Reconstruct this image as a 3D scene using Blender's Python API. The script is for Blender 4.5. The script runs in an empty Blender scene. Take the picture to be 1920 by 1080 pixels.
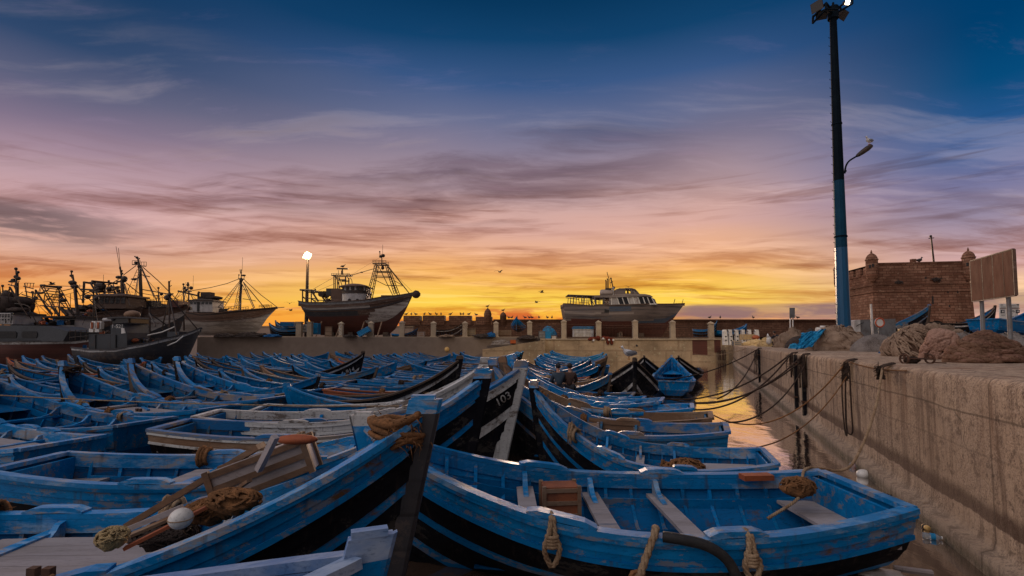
import bpy, math, random
from mathutils import Vector, Matrix, noise
from math import sin, cos, pi, radians, atan2, sqrt, hypot
R = random.Random(11)
SC = bpy.context.scene
COL = SC.collection
CAMZ, FPX, TILT = 2.6, 900.0, radians(3)
ST_, CT_ = sin(TILT), cos(TILT)

def W(px, py, Y):
    """the point at depth Y that stands where the survey of the photograph puts it"""
    u = (px - 960) / FPX; v = (593 - py) / FPX
    s = Y / (CT_ - v * ST_)
    return Vector((u * s, Y, CAMZ + s * (ST_ + v * CT_)))

def G(px, py, z=0.0):
    """the point at height z below the horizon"""
    u = (px - 960) / FPX; v = (593 - py) / FPX
    s = (z - CAMZ) / (ST_ + v * CT_)
    return Vector((u * s, s * (CT_ - v * ST_), z))

def smooth(x, a, b):
    t = max(0.0, min(1.0, (x - a) / (b - a))); return t * t * (3 - 2 * t)

def lerp(a, b, t): return a + (b - a) * t

def poly_at(pts, s):
    """point at fraction s along a polyline"""
    pts = [Vector(p) for p in pts]
    seg = [(pts[i + 1] - pts[i]).length for i in range(len(pts) - 1)]
    d = s * sum(seg)
    for i, l in enumerate(seg):
        if d <= l or i == len(seg) - 1:
            return pts[i].lerp(pts[i + 1], min(1, d / max(l, 1e-9)))
        d -= l

def spline(pts, n):
    pts = [Vector(p) for p in pts]
    if len(pts) < 3: return [pts[0].lerp(pts[-1], i / n) for i in range(n + 1)]
    P = [pts[0] * 2 - pts[1]] + pts + [pts[-1] * 2 - pts[-2]]
    out = []; m = len(pts) - 1
    for k in range(n + 1):
        t = k / n * m; i = min(int(t), m - 1); t -= i
        a, b, c, d = P[i:i + 4]
        out.append(0.5 * ((2 * b) + (c - a) * t + (2 * a - 5 * b + 4 * c - d) * t * t + (3 * b - a - 3 * c + d) * t ** 3))
    return out

class MB:
    def __init__(s): s.v = []; s.f = []; s.m = []
    def add(s, vs, fs, mi=0):
        o = len(s.v); s.v += [Vector(p) for p in vs]
        for f in fs: s.f.append([i + o for i in f]); s.m.append(mi)
    def box(s, c, size, rot=None, mi=0, taper=1.0):
        c = Vector(c); x, y, z = [q / 2 for q in size]
        vs = [Vector((sx * x * (taper if sz > 0 else 1), sy * y * (taper if sz > 0 else 1), sz * z)) for sz in (-1, 1) for sx, sy in ((-1, -1), (1, -1), (1, 1), (-1, 1))]
        if rot is not None:
            if not isinstance(rot, Matrix): rot = Matrix.Rotation(rot, 3, 'Z')
            vs = [rot @ p for p in vs]
        s.add([c + p for p in vs], [(3, 2, 1, 0), (4, 5, 6, 7), (0, 1, 5, 4), (1, 2, 6, 5), (2, 3, 7, 6), (3, 0, 4, 7)], mi)
    def tube(s, pts, r, seg=6, mi=0, closed=False):
        pts = [Vector(p) for p in pts]; n = len(pts)
        rs = r if isinstance(r, (list, tuple)) else [r] * n
        up = None; vs = []
        for i, p in enumerate(pts):
            if closed: t = pts[(i + 1) % n] - pts[i - 1]
            else: t = pts[min(i + 1, n - 1)] - pts[max(i - 1, 0)]
            if t.length < 1e-9: t = Vector((0, 0, 1))
            t.normalize()
            if up is None:
                up = Vector((0, 0, 1)) if abs(t.z) < .9 else Vector((1, 0, 0))
            a = t.cross(up)
            if a.length < 1e-6: a = t.orthogonal()
            a.normalize(); b = a.cross(t); up = b
            for k in range(seg):
                q = 2 * pi * k / seg
                vs.append(p + (a * cos(q) + b * sin(q)) * rs[i])
        fs = []
        for i in range(n if closed else n - 1):
            j = (i + 1) % n
            for k in range(seg):
                l = (k + 1) % seg
                fs.append((i * seg + k, i * seg + l, j * seg + l, j * seg + k))
        if not closed:
            fs.append(tuple(range(seg - 1, -1, -1))); fs.append(tuple((n - 1) * seg + k for k in range(seg)))
        s.add(vs, fs, mi)
    def rod(s, a, b, r, seg=6, mi=0, r2=None): s.tube([a, b], [r, r if r2 is None else r2], seg, mi)
    def ball(s, c, r, seg=12, rings=8, mi=0, jit=0, seed=0, rot=None):
        c = Vector(c); r = (r, r, r) if isinstance(r, (int, float)) else r
        vs = []; fs = []
        for i in range(rings + 1):
            t = pi * i / rings
            for k in range(seg):
                q = 2 * pi * k / seg
                d = Vector((sin(t) * cos(q), sin(t) * sin(q), cos(t)))
                e = 1 + (jit * noise.noise(d * 2.3 + Vector((seed, seed * 1.7, 0))) if jit else 0)
                p = Vector((d.x * r[0], d.y * r[1], d.z * r[2])) * e
                if rot is not None: p = rot @ p
                vs.append(c + p)
        for i in range(rings):
            for k in range(seg):
                l = (k + 1) % seg
                fs.append((i * seg + k, (i + 1) * seg + k, (i + 1) * seg + l, i * seg + l))
        s.add(vs, fs, mi)
    def lathe(s, prof, c, seg=16, mi=0, rot=None):
        c = Vector(c); vs = []; fs = []
        for r, z in prof:
            for k in range(seg):
                q = 2 * pi * k / seg
                p = Vector((r * cos(q), r * sin(q), z))
                if rot is not None: p = rot @ p
                vs.append(c + p)
        n = len(prof)
        for i in range(n - 1):
            for k in range(seg):
                l = (k + 1) % seg
                fs.append((i * seg + k, i * seg + l, (i + 1) * seg + l, (i + 1) * seg + k))
        fs.append(tuple(range(seg - 1, -1, -1))); fs.append(tuple((n - 1) * seg + k for k in range(seg)))
        s.add(vs, fs, mi)
    def grid(s, rows, mi=0, flip=False):
        """rows: list of equal length point lists; mi: int or f(i, j)"""
        n = len(rows); m = len(rows[0]); o = len(s.v)
        for r in rows: s.v += [Vector(p) for p in r]
        for i in range(n - 1):
            for j in range(m - 1):
                f = [o + i * m + j, o + i * m + j + 1, o + (i + 1) * m + j + 1, o + (i + 1) * m + j]
                s.f.append(f[::-1] if flip else f); s.m.append(mi(i, j) if callable(mi) else mi)
    def prism(s, pts, d, mi=0):
        """polygon pts (3d, planar) pushed along vector d"""
        pts = [Vector(p) for p in pts]; d = Vector(d); n = len(pts)
        s.add(pts + [p + d for p in pts], [tuple(range(n - 1, -1, -1)), tuple(range(n, 2 * n))] + [(i, (i + 1) % n, n + (i + 1) % n, n + i) for i in range(n)], mi)
    def sweep(s, pts, w, h, mi=0):
        """rectangular bar along a path, its width lying level"""
        pts = [Vector(p) for p in pts]; n = len(pts); vs = []
        for i, p in enumerate(pts):
            t = pts[min(i + 1, n - 1)] - pts[max(i - 1, 0)]; t.normalize()
            a = t.cross(Vector((0, 0, 1)))
            if a.length < 1e-6: a = Vector((1, 0, 0))
            a.normalize(); b = a.cross(t)
            for x, y in ((-1, -1), (1, -1), (1, 1), (-1, 1)): vs.append(p + a * x * w / 2 + b * y * h / 2)
        fs = [(3, 2, 1, 0), tuple((n - 1) * 4 + k for k in range(4))]
        for i in range(n - 1):
            for k in range(4):
                l = (k + 1) % 4; fs.append((i * 4 + k, i * 4 + l, i * 4 + 4 + l, i * 4 + 4 + k))
        s.add(vs, fs, mi)
    def build(s, name, mats, parent=None, smooth_=False, origin=None):
        me = bpy.data.meshes.new(name)
        off = Vector((0, 0, 0))
        if parent is not None: off = wloc(parent)
        if origin is not None: off = Vector(origin)
        me.from_pydata([tuple(p - off) for p in s.v], [], s.f)
        for m in (mats if isinstance(mats, (list, tuple)) else [mats]): me.materials.append(M[m] if isinstance(m, str) else m)
        me.polygons.foreach_set('material_index', s.m)
        if smooth_: me.polygons.foreach_set('use_smooth', [True] * len(me.polygons))
        me.update()
        o = bpy.data.objects.new(name, me); COL.objects.link(o)
        if parent is not None: o.parent = parent
        elif origin is not None: o.location = off
        return o

def wloc(o):
    l = Vector((0, 0, 0))
    while o is not None: l += o.location; o = o.parent
    return l

def tag(o, label=None, cat=None, group=None, kind=None):
    if label: o['label'] = label
    if cat: o['category'] = cat
    if group: o['group'] = group
    if kind: o['kind'] = kind
    return o

def thing(name, label, cat, loc=(0, 0, 0), group=None):
    o = bpy.data.objects.new(name, None); COL.objects.link(o); o.location = loc; o.empty_display_size = .2
    return tag(o, label, cat, group)

def copy_tree(o, kids, parent=None):
    c = o.copy(); COL.objects.link(c)
    if parent is not None: c.parent = parent
    for ch in kids.get(o.name, []): copy_tree(ch, kids, c)
    return c

ORD = 'first second third fourth fifth sixth seventh eighth ninth tenth eleventh twelfth thirteenth fourteenth fifteenth sixteenth seventeenth eighteenth nineteenth twentieth twenty-first twenty-second twenty-third twenty-fourth twenty-fifth twenty-sixth twenty-seventh twenty-eighth twenty-ninth thirtieth thirty-first thirty-second thirty-third thirty-fourth thirty-fifth thirty-sixth'.split()

# ------------------------------------------------------------------ materials
M = {}
class NT:
    def __init__(s, tree): s.t = tree; s.n = tree.nodes; s.l = tree.links
    def new(s, k, **kw):
        n = s.n.new(k)
        for a, b in kw.items(): setattr(n, a, b)
        return n
    def put(s, sock, v):
        if isinstance(v, bpy.types.NodeSocket): s.l.new(v, sock)
        elif isinstance(v, (tuple, list)) and sock.type == 'RGBA' and len(v) == 3: sock.default_value = (*v, 1)
        else: sock.default_value = v
    def math(s, op, a, b=0.0, c=0.0, clamp=False):
        n = s.new('ShaderNodeMath', operation=op, use_clamp=clamp)
        for i, v in enumerate((a, b, c)): s.put(n.inputs[i], v)
        return n.outputs[0]
    def mix(s, f, a, b, blend='MIX'):
        n = s.new('ShaderNodeMix', data_type='RGBA', blend_type=blend)
        s.put(n.inputs[0], f); s.put(n.inputs[6], a); s.put(n.inputs[7], b); return n.outputs[2]
    def ramp(s, f, stops, interp='LINEAR'):
        n = s.new('ShaderNodeValToRGB'); r = n.color_ramp; r.interpolation = interp
        while len(r.elements) < len(stops): r.elements.new(0.5)
        for e, (p, c) in zip(r.elements, stops):
            e.position = p; e.color = (*c, 1) if isinstance(c, (tuple, list)) else (c, c, c, 1)
        s.put(n.inputs[0], f); return n.outputs[0]
    def noise(s, vec, scale, detail=4, rough=.55, dist=0, out=0):
        n = s.new('ShaderNodeTexNoise'); s.put(n.inputs['Vector'], vec)
        n.inputs['Scale'].default_value = scale; n.inputs['Detail'].default_value = detail
        n.inputs['Roughness'].default_value = rough; n.inputs['Distortion'].default_value = dist
        return n.outputs[out]
    def map(s, vec, scale=(1, 1, 1), loc=(0, 0, 0), rot=(0, 0, 0)):
        n = s.new('ShaderNodeMapping'); s.put(n.inputs[0], vec)
        n.inputs['Scale'].default_value = scale; n.inputs['Location'].default_value = loc; n.inputs['Rotation'].default_value = rot
        return n.outputs[0]
    def sstep(s, x, a, b):
        n = s.new('ShaderNodeMapRange', interpolation_type='SMOOTHSTEP'); s.put(n.inputs[0], x)
        n.inputs[1].default_value = a; n.inputs[2].default_value = b; n.inputs[3].default_value = 0; n.inputs[4].default_value = 1
        return n.outputs[0]

def new_mat(name):
    m = bpy.data.materials.new(name); m.use_nodes = True; t = NT(m.node_tree); t.n.clear()
    out = t.new('ShaderNodeOutputMaterial'); b = t.new('ShaderNodeBsdfPrincipled'); t.l.new(b.outputs[0], out.inputs[0])
    M[name] = m; return m, t, b

def worn(name, a, b=None, c=None, scale=2.0, stretch=(1, 1, 1), lo=.45, hi=.62, rough=.6, bump=.25, fine=14, var=.25, c_lo=.6, c_hi=.7, metal=0, spec=.4, dist=.01, plank=0, chip=None):
    """paint or stuff a, worn to b in patches, stained with c; every object a little different"""
    m, t, p = new_mat(name)
    co = t.new('ShaderNodeTexCoord').outputs['Object']
    info = t.new('ShaderNodeObjectInfo')
    sh = t.new('ShaderNodeVectorMath', operation='ADD'); t.l.new(co, sh.inputs[0])
    rv = t.new('ShaderNodeVectorMath', operation='SCALE'); rv.inputs[0].default_value = (37, 17, 23); t.l.new(info.outputs['Random'], rv.inputs['Scale'])
    t.l.new(rv.outputs[0], sh.inputs[1])
    v = t.map(sh.outputs[0], stretch)
    n1 = t.noise(v, scale, 6, .62)
    n2 = t.noise(v, scale * fine / 3, 4, .6)
    n3 = t.noise(v, scale * .37, 3, .5)
    col = a
    if b is not None:
        f = t.ramp(t.math('ADD', t.math('MULTIPLY', n1, .72), t.math('MULTIPLY', n2, .28)), [(lo, 0), (hi, 1)])
        col = t.mix(f, a, b)
    if c is not None:
        f2 = t.ramp(t.math('ADD', t.math('MULTIPLY', n3, .6), t.math('MULTIPLY', n2, .4)), [(c_lo, 0), (c_hi, 1)])
        col = t.mix(f2, col, c)
    grit = t.noise(v, scale * fine * 1.6, 3, .7)
    col = t.mix(t.ramp(grit, [(.30, .55), (.46, 0)]), col, tuple(x * .35 for x in a))
    if chip:
        ch = t.ramp(t.math('ADD', t.math('MULTIPLY', t.noise(v, scale * 4.5, 9, .78), .6), t.math('MULTIPLY', n1, .4)), [(.535, 0), (.56, 1)])
        col = t.mix(t.math('MULTIPLY', ch, .85), col, chip)
        ru = t.noise(t.map(sh.outputs[0], (5, 5, .5)), 1.4, 5, .65); col = t.mix(t.math('MULTIPLY', t.ramp(ru, [(.56, 0), (.68, 1)]), .55), col, (.05, .035, .03))
    if plank:
        q = t.new('ShaderNodeSeparateXYZ'); t.l.new(co, q.inputs[0])
        fr = t.math('FRACT', t.math('DIVIDE', t.math('ADD', q.outputs[2], t.math('MULTIPLY', n3, .12)), plank))
        col = t.mix(t.math('MULTIPLY', t.math('SUBTRACT', 1.0, t.sstep(fr, .03, .16)), .7), col, tuple(x * .3 for x in a))
        row = t.new('ShaderNodeTexWhiteNoise', noise_dimensions='1D'); t.put(row.inputs['W'], t.math('FLOOR', t.math('DIVIDE', t.math('ADD', q.outputs[2], t.math('MULTIPLY', n3, .12)), plank)))
        col = t.mix(t.math('MULTIPLY', row.outputs[0], .45), col, tuple(min(.7, x * 1.7) for x in a))
    hv = t.new('ShaderNodeHueSaturation'); t.put(hv.inputs['Color'], col)
    t.put(hv.inputs['Value'], t.math('ADD', t.math('ADD', 1 - var * .9, t.math('MULTIPLY', info.outputs['Random'], var)), t.math('MULTIPLY', n2, var * .8)))
    t.l.new(hv.outputs[0], p.inputs['Base Color'])
    t.put(p.inputs['Roughness'], t.math('ADD', rough - .12, t.math('MULTIPLY', n2, .26)))
    p.inputs['Metallic'].default_value = metal; p.inputs['Specular IOR Level'].default_value = spec
    if bump:
        bn = t.new('ShaderNodeBump'); bn.inputs['Strength'].default_value = bump; bn.inputs['Distance'].default_value = dist
        t.put(bn.inputs['Height'], t.math('ADD', n2, t.math('MULTIPLY', n1, .6))); t.l.new(bn.outputs[0], p.inputs['Normal'])
    return m

BLUE = (.001, .140, .37); BLUE2 = (.001, .080, .22); LT = (.20, .36, .55); BRN = (.10, .055, .03)
worn('blue_paint', BLUE, (.006, .19, .44), BRN, scale=1.6, stretch=(.35, 1, 1), lo=.46, hi=.64, rough=.42, bump=.4, c_lo=.60, c_hi=.66, var=.45, spec=.07, chip=(0.16, 0.17, 0.2))
worn('blue_top', (.002, .19, .47), LT, (.2, .15, .12), scale=2.6, stretch=(.3, 1, 1), lo=.49, hi=.60, rough=.36, bump=.4, c_lo=.57, c_hi=.63, var=.4, spec=.35, chip=(0.3, 0.28, 0.28))
worn('blue_pale', (.10, .22, .46), (.34, .42, .55), (.2, .16, .14), scale=2.5, stretch=(.3, 1, 1), lo=.42, hi=.6, rough=.45, bump=.3)
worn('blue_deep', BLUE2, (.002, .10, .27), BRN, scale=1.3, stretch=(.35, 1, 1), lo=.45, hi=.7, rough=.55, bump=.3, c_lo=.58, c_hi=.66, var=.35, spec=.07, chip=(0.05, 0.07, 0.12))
worn('blue_faded', (.006, .13, .30), (.06, .155, .25), (.14, .09, .06), scale=1.5, stretch=(.3, 1, 1), lo=.42, hi=.62, rough=.6, c_lo=.54, c_hi=.64, var=.3, spec=.07, chip=(0.16, 0.12, 0.09))
worn('tar_black', (.006, .006, .009), (.014, .014, .018), (.035, .022, .016), scale=1.6, stretch=(.4, 1, 1), rough=.6, c_lo=.62, c_hi=.7, bump=.3, spec=.08, chip=(0.05, 0.045, 0.04))
worn('white_worn', (.62, .62, .60), (.36, .34, .32), (.18, .12, .08), scale=2, stretch=(.35, 1, 1), rough=.5, c_lo=.6, c_hi=.7, lo=.5, hi=.66, chip=(0.16, 0.12, 0.09))
worn('grey_plank', (.36, .32, .32), (.24, .205, .19), (.07, .11, .18), scale=1.6, stretch=(.25, 2.2, 1), rough=.6, c_lo=.58, c_hi=.7, lo=.45, hi=.65, bump=.4)
worn('brown_wood', (.20, .11, .06), (.30, .21, .14), (.07, .04, .025), scale=1.8, stretch=(.25, 2, 1), rough=.65, c_lo=.52, c_hi=.66, bump=.4)
worn('dark_wood', (.055, .035, .024), (.11, .075, .05), None, scale=1.8, stretch=(.3, 2, 1), rough=.65, bump=.4)
worn('basket_brown', (.34, .11, .045), (.20, .07, .035), (.09, .04, .02), scale=3, rough=.7, c_lo=.55, c_hi=.68, bump=.4)
worn('rust_orange', (.36, .09, .03), (.22, .065, .03), (.12, .05, .03), scale=2.2, rough=.7, c_lo=.58, c_hi=.7)
worn('rope_tan', (.34, .24, .15), (.20, .12, .07), None, scale=9, rough=.9, bump=.8, spec=.1, dist=.02)
worn('rope_brown', (.17, .085, .04), (.30, .14, .06), None, scale=9, rough=.95, bump=.8, spec=.1, dist=.02)
worn('rope_dark', (.045, .032, .026), (.08, .05, .035), None, scale=9, rough=.95, bump=.8, spec=.1, dist=.02)
worn('net_tan', (.36, .255, .18), (.24, .16, .11), (.13, .085, .06), scale=2.5, rough=.95, bump=1, fine=30, spec=.1, c_lo=.52, c_hi=.64, dist=.05)
worn('net_pink', (.27, .15, .105), (.20, .105, .07), (.12, .065, .045), scale=2.5, rough=.95, bump=1, fine=30, spec=.1, c_lo=.52, c_hi=.64, dist=.05)
worn('rail_mix', (.003, .15, .40), (.24, .205, .18), (.12, .075, .05), scale=1.9, stretch=(.3, 1, 1), lo=.47, hi=.56, rough=.45, bump=.4, c_lo=.56, c_hi=.64, var=.35, spec=.5)
worn('net_grey', (.27, .235, .21), (.19, .16, .14), (.10, .08, .07), scale=2.5, rough=.95, bump=1, fine=40, spec=.1, c_lo=.52, c_hi=.64, dist=.04)
worn('net_yellow', (.55, .40, .20), (.42, .30, .17), (.2, .14, .07), scale=4, rough=.95, bump=1, fine=30, spec=.1, dist=.04)
worn('net_rose', (.42, .255, .19), (.32, .18, .125), (.18, .10, .07), scale=2.5, rough=.95, bump=1, fine=30, spec=.1, c_lo=.52, c_hi=.64, dist=.05)
worn('net_brown', (.22, .125, .08), (.16, .09, .058), (.09, .05, .035), scale=2.5, rough=.95, bump=1, fine=30, spec=.1, c_lo=.52, c_hi=.64, dist=.05)
worn('net_umber', (.12, .07, .048), (.085, .05, .035), None, scale=3, rough=.95, bump=1, fine=30, spec=.1, dist=.04)
worn('net_blue', (.02, .13, .34), (.015, .07, .18), (.03, .03, .05), scale=4, rough=.9, bump=1, fine=30, spec=.15, dist=.04)
worn('net_dark', (.06, .047, .042), (.10, .075, .065), (.03, .025, .025), scale=3, rough=.95, bump=1, fine=30, spec=.1, dist=.04)
worn('net_red', (.20, .045, .025), (.12, .03, .02), None, scale=4, rough=.95, bump=1, fine=30, spec=.1, dist=.04)
worn('tarp_blue', (.005, .25, .48), (.005, .17, .36), None, scale=3, rough=.5, bump=.5, dist=.05)
worn('steel_dark', (.035, .03, .028), (.09, .05, .03), None, scale=3, rough=.55, metal=.3, bump=.15)
worn('steel_grey', (.22, .225, .23), (.14, .13, .125), (.16, .08, .04), scale=2.5, rough=.5, metal=.3, bump=.1, c_lo=.6, c_hi=.7)
worn('iron_rust', (.10, .045, .025), (.05, .028, .02), None, scale=5, rough=.85, bump=.6)
worn('mast_blue_half_shade', (.006, .045, .085), (.008, .055, .10), None, scale=1.2, rough=.6, bump=.05, var=.1, spec=.1)
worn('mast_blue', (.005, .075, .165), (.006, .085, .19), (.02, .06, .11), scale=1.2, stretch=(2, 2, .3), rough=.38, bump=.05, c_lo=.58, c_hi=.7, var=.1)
worn('mast_dark_shade', (.004, .009, .016), (.006, .013, .02), None, scale=2, rough=.7, bump=.05, spec=.06)
worn('trim_white', (.72, .70, .66), (.5, .46, .42), (.25, .14, .08), scale=2, rough=.45, c_lo=.62, c_hi=.72, bump=.1)
worn('cabin_white', (.46, .44, .43), (.28, .26, .25), (.2, .11, .07), scale=1.2, stretch=(1, 1, .4), rough=.5, c_lo=.58, c_hi=.7, bump=.15)
worn('hull_blue', (.045, .065, .10), (.09, .085, .09), (.05, .04, .035), scale=1.2, stretch=(.25, 1, 2.5), rough=.65, lo=.44, hi=.58, bump=.4, plank=.24)
worn('ship_grey', (.046, .054, .064), (.03, .036, .042), (.09, .05, .035), scale=.8, stretch=(.6, 1, .5), rough=.5, c_lo=.56, c_hi=.68, bump=.15)
worn('ship_dark', (.028, .028, .032), (.05, .042, .04), (.09, .045, .03), scale=.8, rough=.55, c_lo=.58, c_hi=.7, bump=.2, plank=0.3, chip=(0.1, 0.075, 0.06))
worn('ship_red', (.085, .026, .018), (.055, .02, .015), (.12, .05, .03), scale=.7, rough=.6, c_lo=.58, c_hi=.7, bump=.2, plank=0.3)
worn('ship_brown', (.10, .055, .036), (.065, .038, .028), (.17, .12, .10), scale=.8, stretch=(.3, 1, 1.5), rough=.6, c_lo=.6, c_hi=.68, bump=.3, plank=0.28, chip=(0.22, 0.17, 0.14))
worn('hull_white', (.46, .40, .36), (.20, .16, .14), (.07, .042, .03), scale=.9, stretch=(.28, 1, 2.2), rough=.55, lo=.42, hi=.6, c_lo=.55, c_hi=.62, bump=.4, plank=0.26, chip=(0.12, 0.07, 0.045))
worn('hull_weather', (.17, .135, .12), (.06, .05, .052), (.05, .075, .12), scale=.8, stretch=(.2, 1, 3.2), rough=.65, lo=.42, hi=.58, c_lo=.54, c_hi=.6, bump=.5, dist=.05, plank=0.24)
worn('hull_weather_light', (.30, .25, .22), (.12, .095, .085), (.05, .075, .12), scale=.9, stretch=(.2, 1, 3.5), rough=.65, lo=.42, hi=.58, c_lo=.55, c_hi=.61, bump=.5, dist=.05, plank=0.22)
worn('cloth_dark', (.02, .022, .028), (.03, .03, .036), None, scale=6, rough=.9, bump=.3)
worn('cloth_slate', (.04, .06, .085), (.05, .075, .10), None, scale=6, rough=.9, bump=.3)
worn('cloth_brown', (.075, .04, .03), (.05, .03, .025), None, scale=6, rough=.9, bump=.3)
worn('skin', (.38, .2, .13), None, None, rough=.55, bump=.05, var=.05)
worn('hair_dark', (.015, .012, .01), (.03, .022, .018), None, scale=20, rough=.7, bump=.5)
worn('gull_white', (.7, .7, .7), None, None, rough=.8, var=.08, bump=.1)
worn('gull_grey', (.25, .26, .28), (.2, .2, .22), None, scale=8, rough=.8, var=.08, bump=.1)
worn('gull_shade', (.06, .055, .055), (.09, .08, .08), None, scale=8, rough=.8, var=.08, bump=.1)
worn('beak_orange', (.55, .24, .04), None, None, rough=.5, var=.05, bump=0)
worn('sign_back', (.15, .05, .03), (.115, .038, .024), (.07, .025, .016), scale=1.4, stretch=(1, 1, .4), rough=.7, c_lo=.58, c_hi=.7, bump=.1, spec=.08)
worn('sign_red', (.5, .09, .03), None, None, rough=.45, var=.05, bump=0)
worn('sign_white', (.78, .76, .70), (.66, .63, .58), None, rough=.45, var=.05, bump=0)
worn('ink_dark', (.015, .018, .03), None, None, rough=.6, var=.05, bump=0)
worn('plastic_orange', (.55, .12, .02), (.42, .09, .02), None, rough=.4, var=.1, bump=.1)
worn('plastic_blue', (.004, .22, .46), (.004, .15, .33), None, rough=.4, var=.1, bump=.1)
worn('plastic_white', (.72, .70, .66), (.5, .46, .4), None, rough=.4, var=.1, bump=.1)
worn('plastic_yellow', (.75, .5, .2), (.6, .35, .1), None, rough=.45, var=.1, bump=.1)
worn('concrete_post', (.42, .33, .23), (.32, .25, .18), (.2, .14, .1), scale=1.6, rough=.85, bump=.5, c_lo=.56, c_hi=.68, dist=.02)
worn('rubber', (.015, .015, .016), (.03, .028, .026), None, scale=5, rough=.7, bump=.3)

def mat_glass_dark():
    m, t, p = new_mat('dark_glass'); p.inputs['Base Color'].default_value = (.02, .022, .026, 1); p.inputs['Roughness'].default_value = .12
    m, t, p = new_mat('clear_plastic'); p.inputs['Base Color'].default_value = (.6, .65, .7, 1); p.inputs['Roughness'].default_value = .15; p.inputs['Transmission Weight'].default_value = .7; p.inputs['IOR'].default_value = 1.2
mat_glass_dark()

def mat_emit(name, col, k):
    m, t, p = new_mat(name); p.inputs['Base Color'].default_value = (*col, 1)
    p.inputs['Emission Color'].default_value = (*col, 1); p.inputs['Emission Strength'].default_value = k
mat_emit('lamp_lit', (1, .86, .6), 14)
mat_emit('globe_lit', (1, .82, .50), 1.9)
def globe():
    t = NT(M['globe_lit'].node_tree); p = [n for n in t.n if n.type == 'BSDF_PRINCIPLED'][0]
    q = t.new('ShaderNodeSeparateXYZ'); t.l.new(t.new('ShaderNodeTexCoord').outputs['Generated'], q.inputs[0])
    f = t.math('ABSOLUTE', t.math('SUBTRACT', q.outputs[2], .5))
    t.l.new(t.ramp(f, [(0, (1, .95, .75)), (.28, (1, .86, .55)), (.42, (1, .6, .25)), (.5, (.8, .36, .1))]), p.inputs['Emission Color'])
globe()
mat_emit('lamp_lit_warm', (1, .72, .38), 9)

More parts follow.
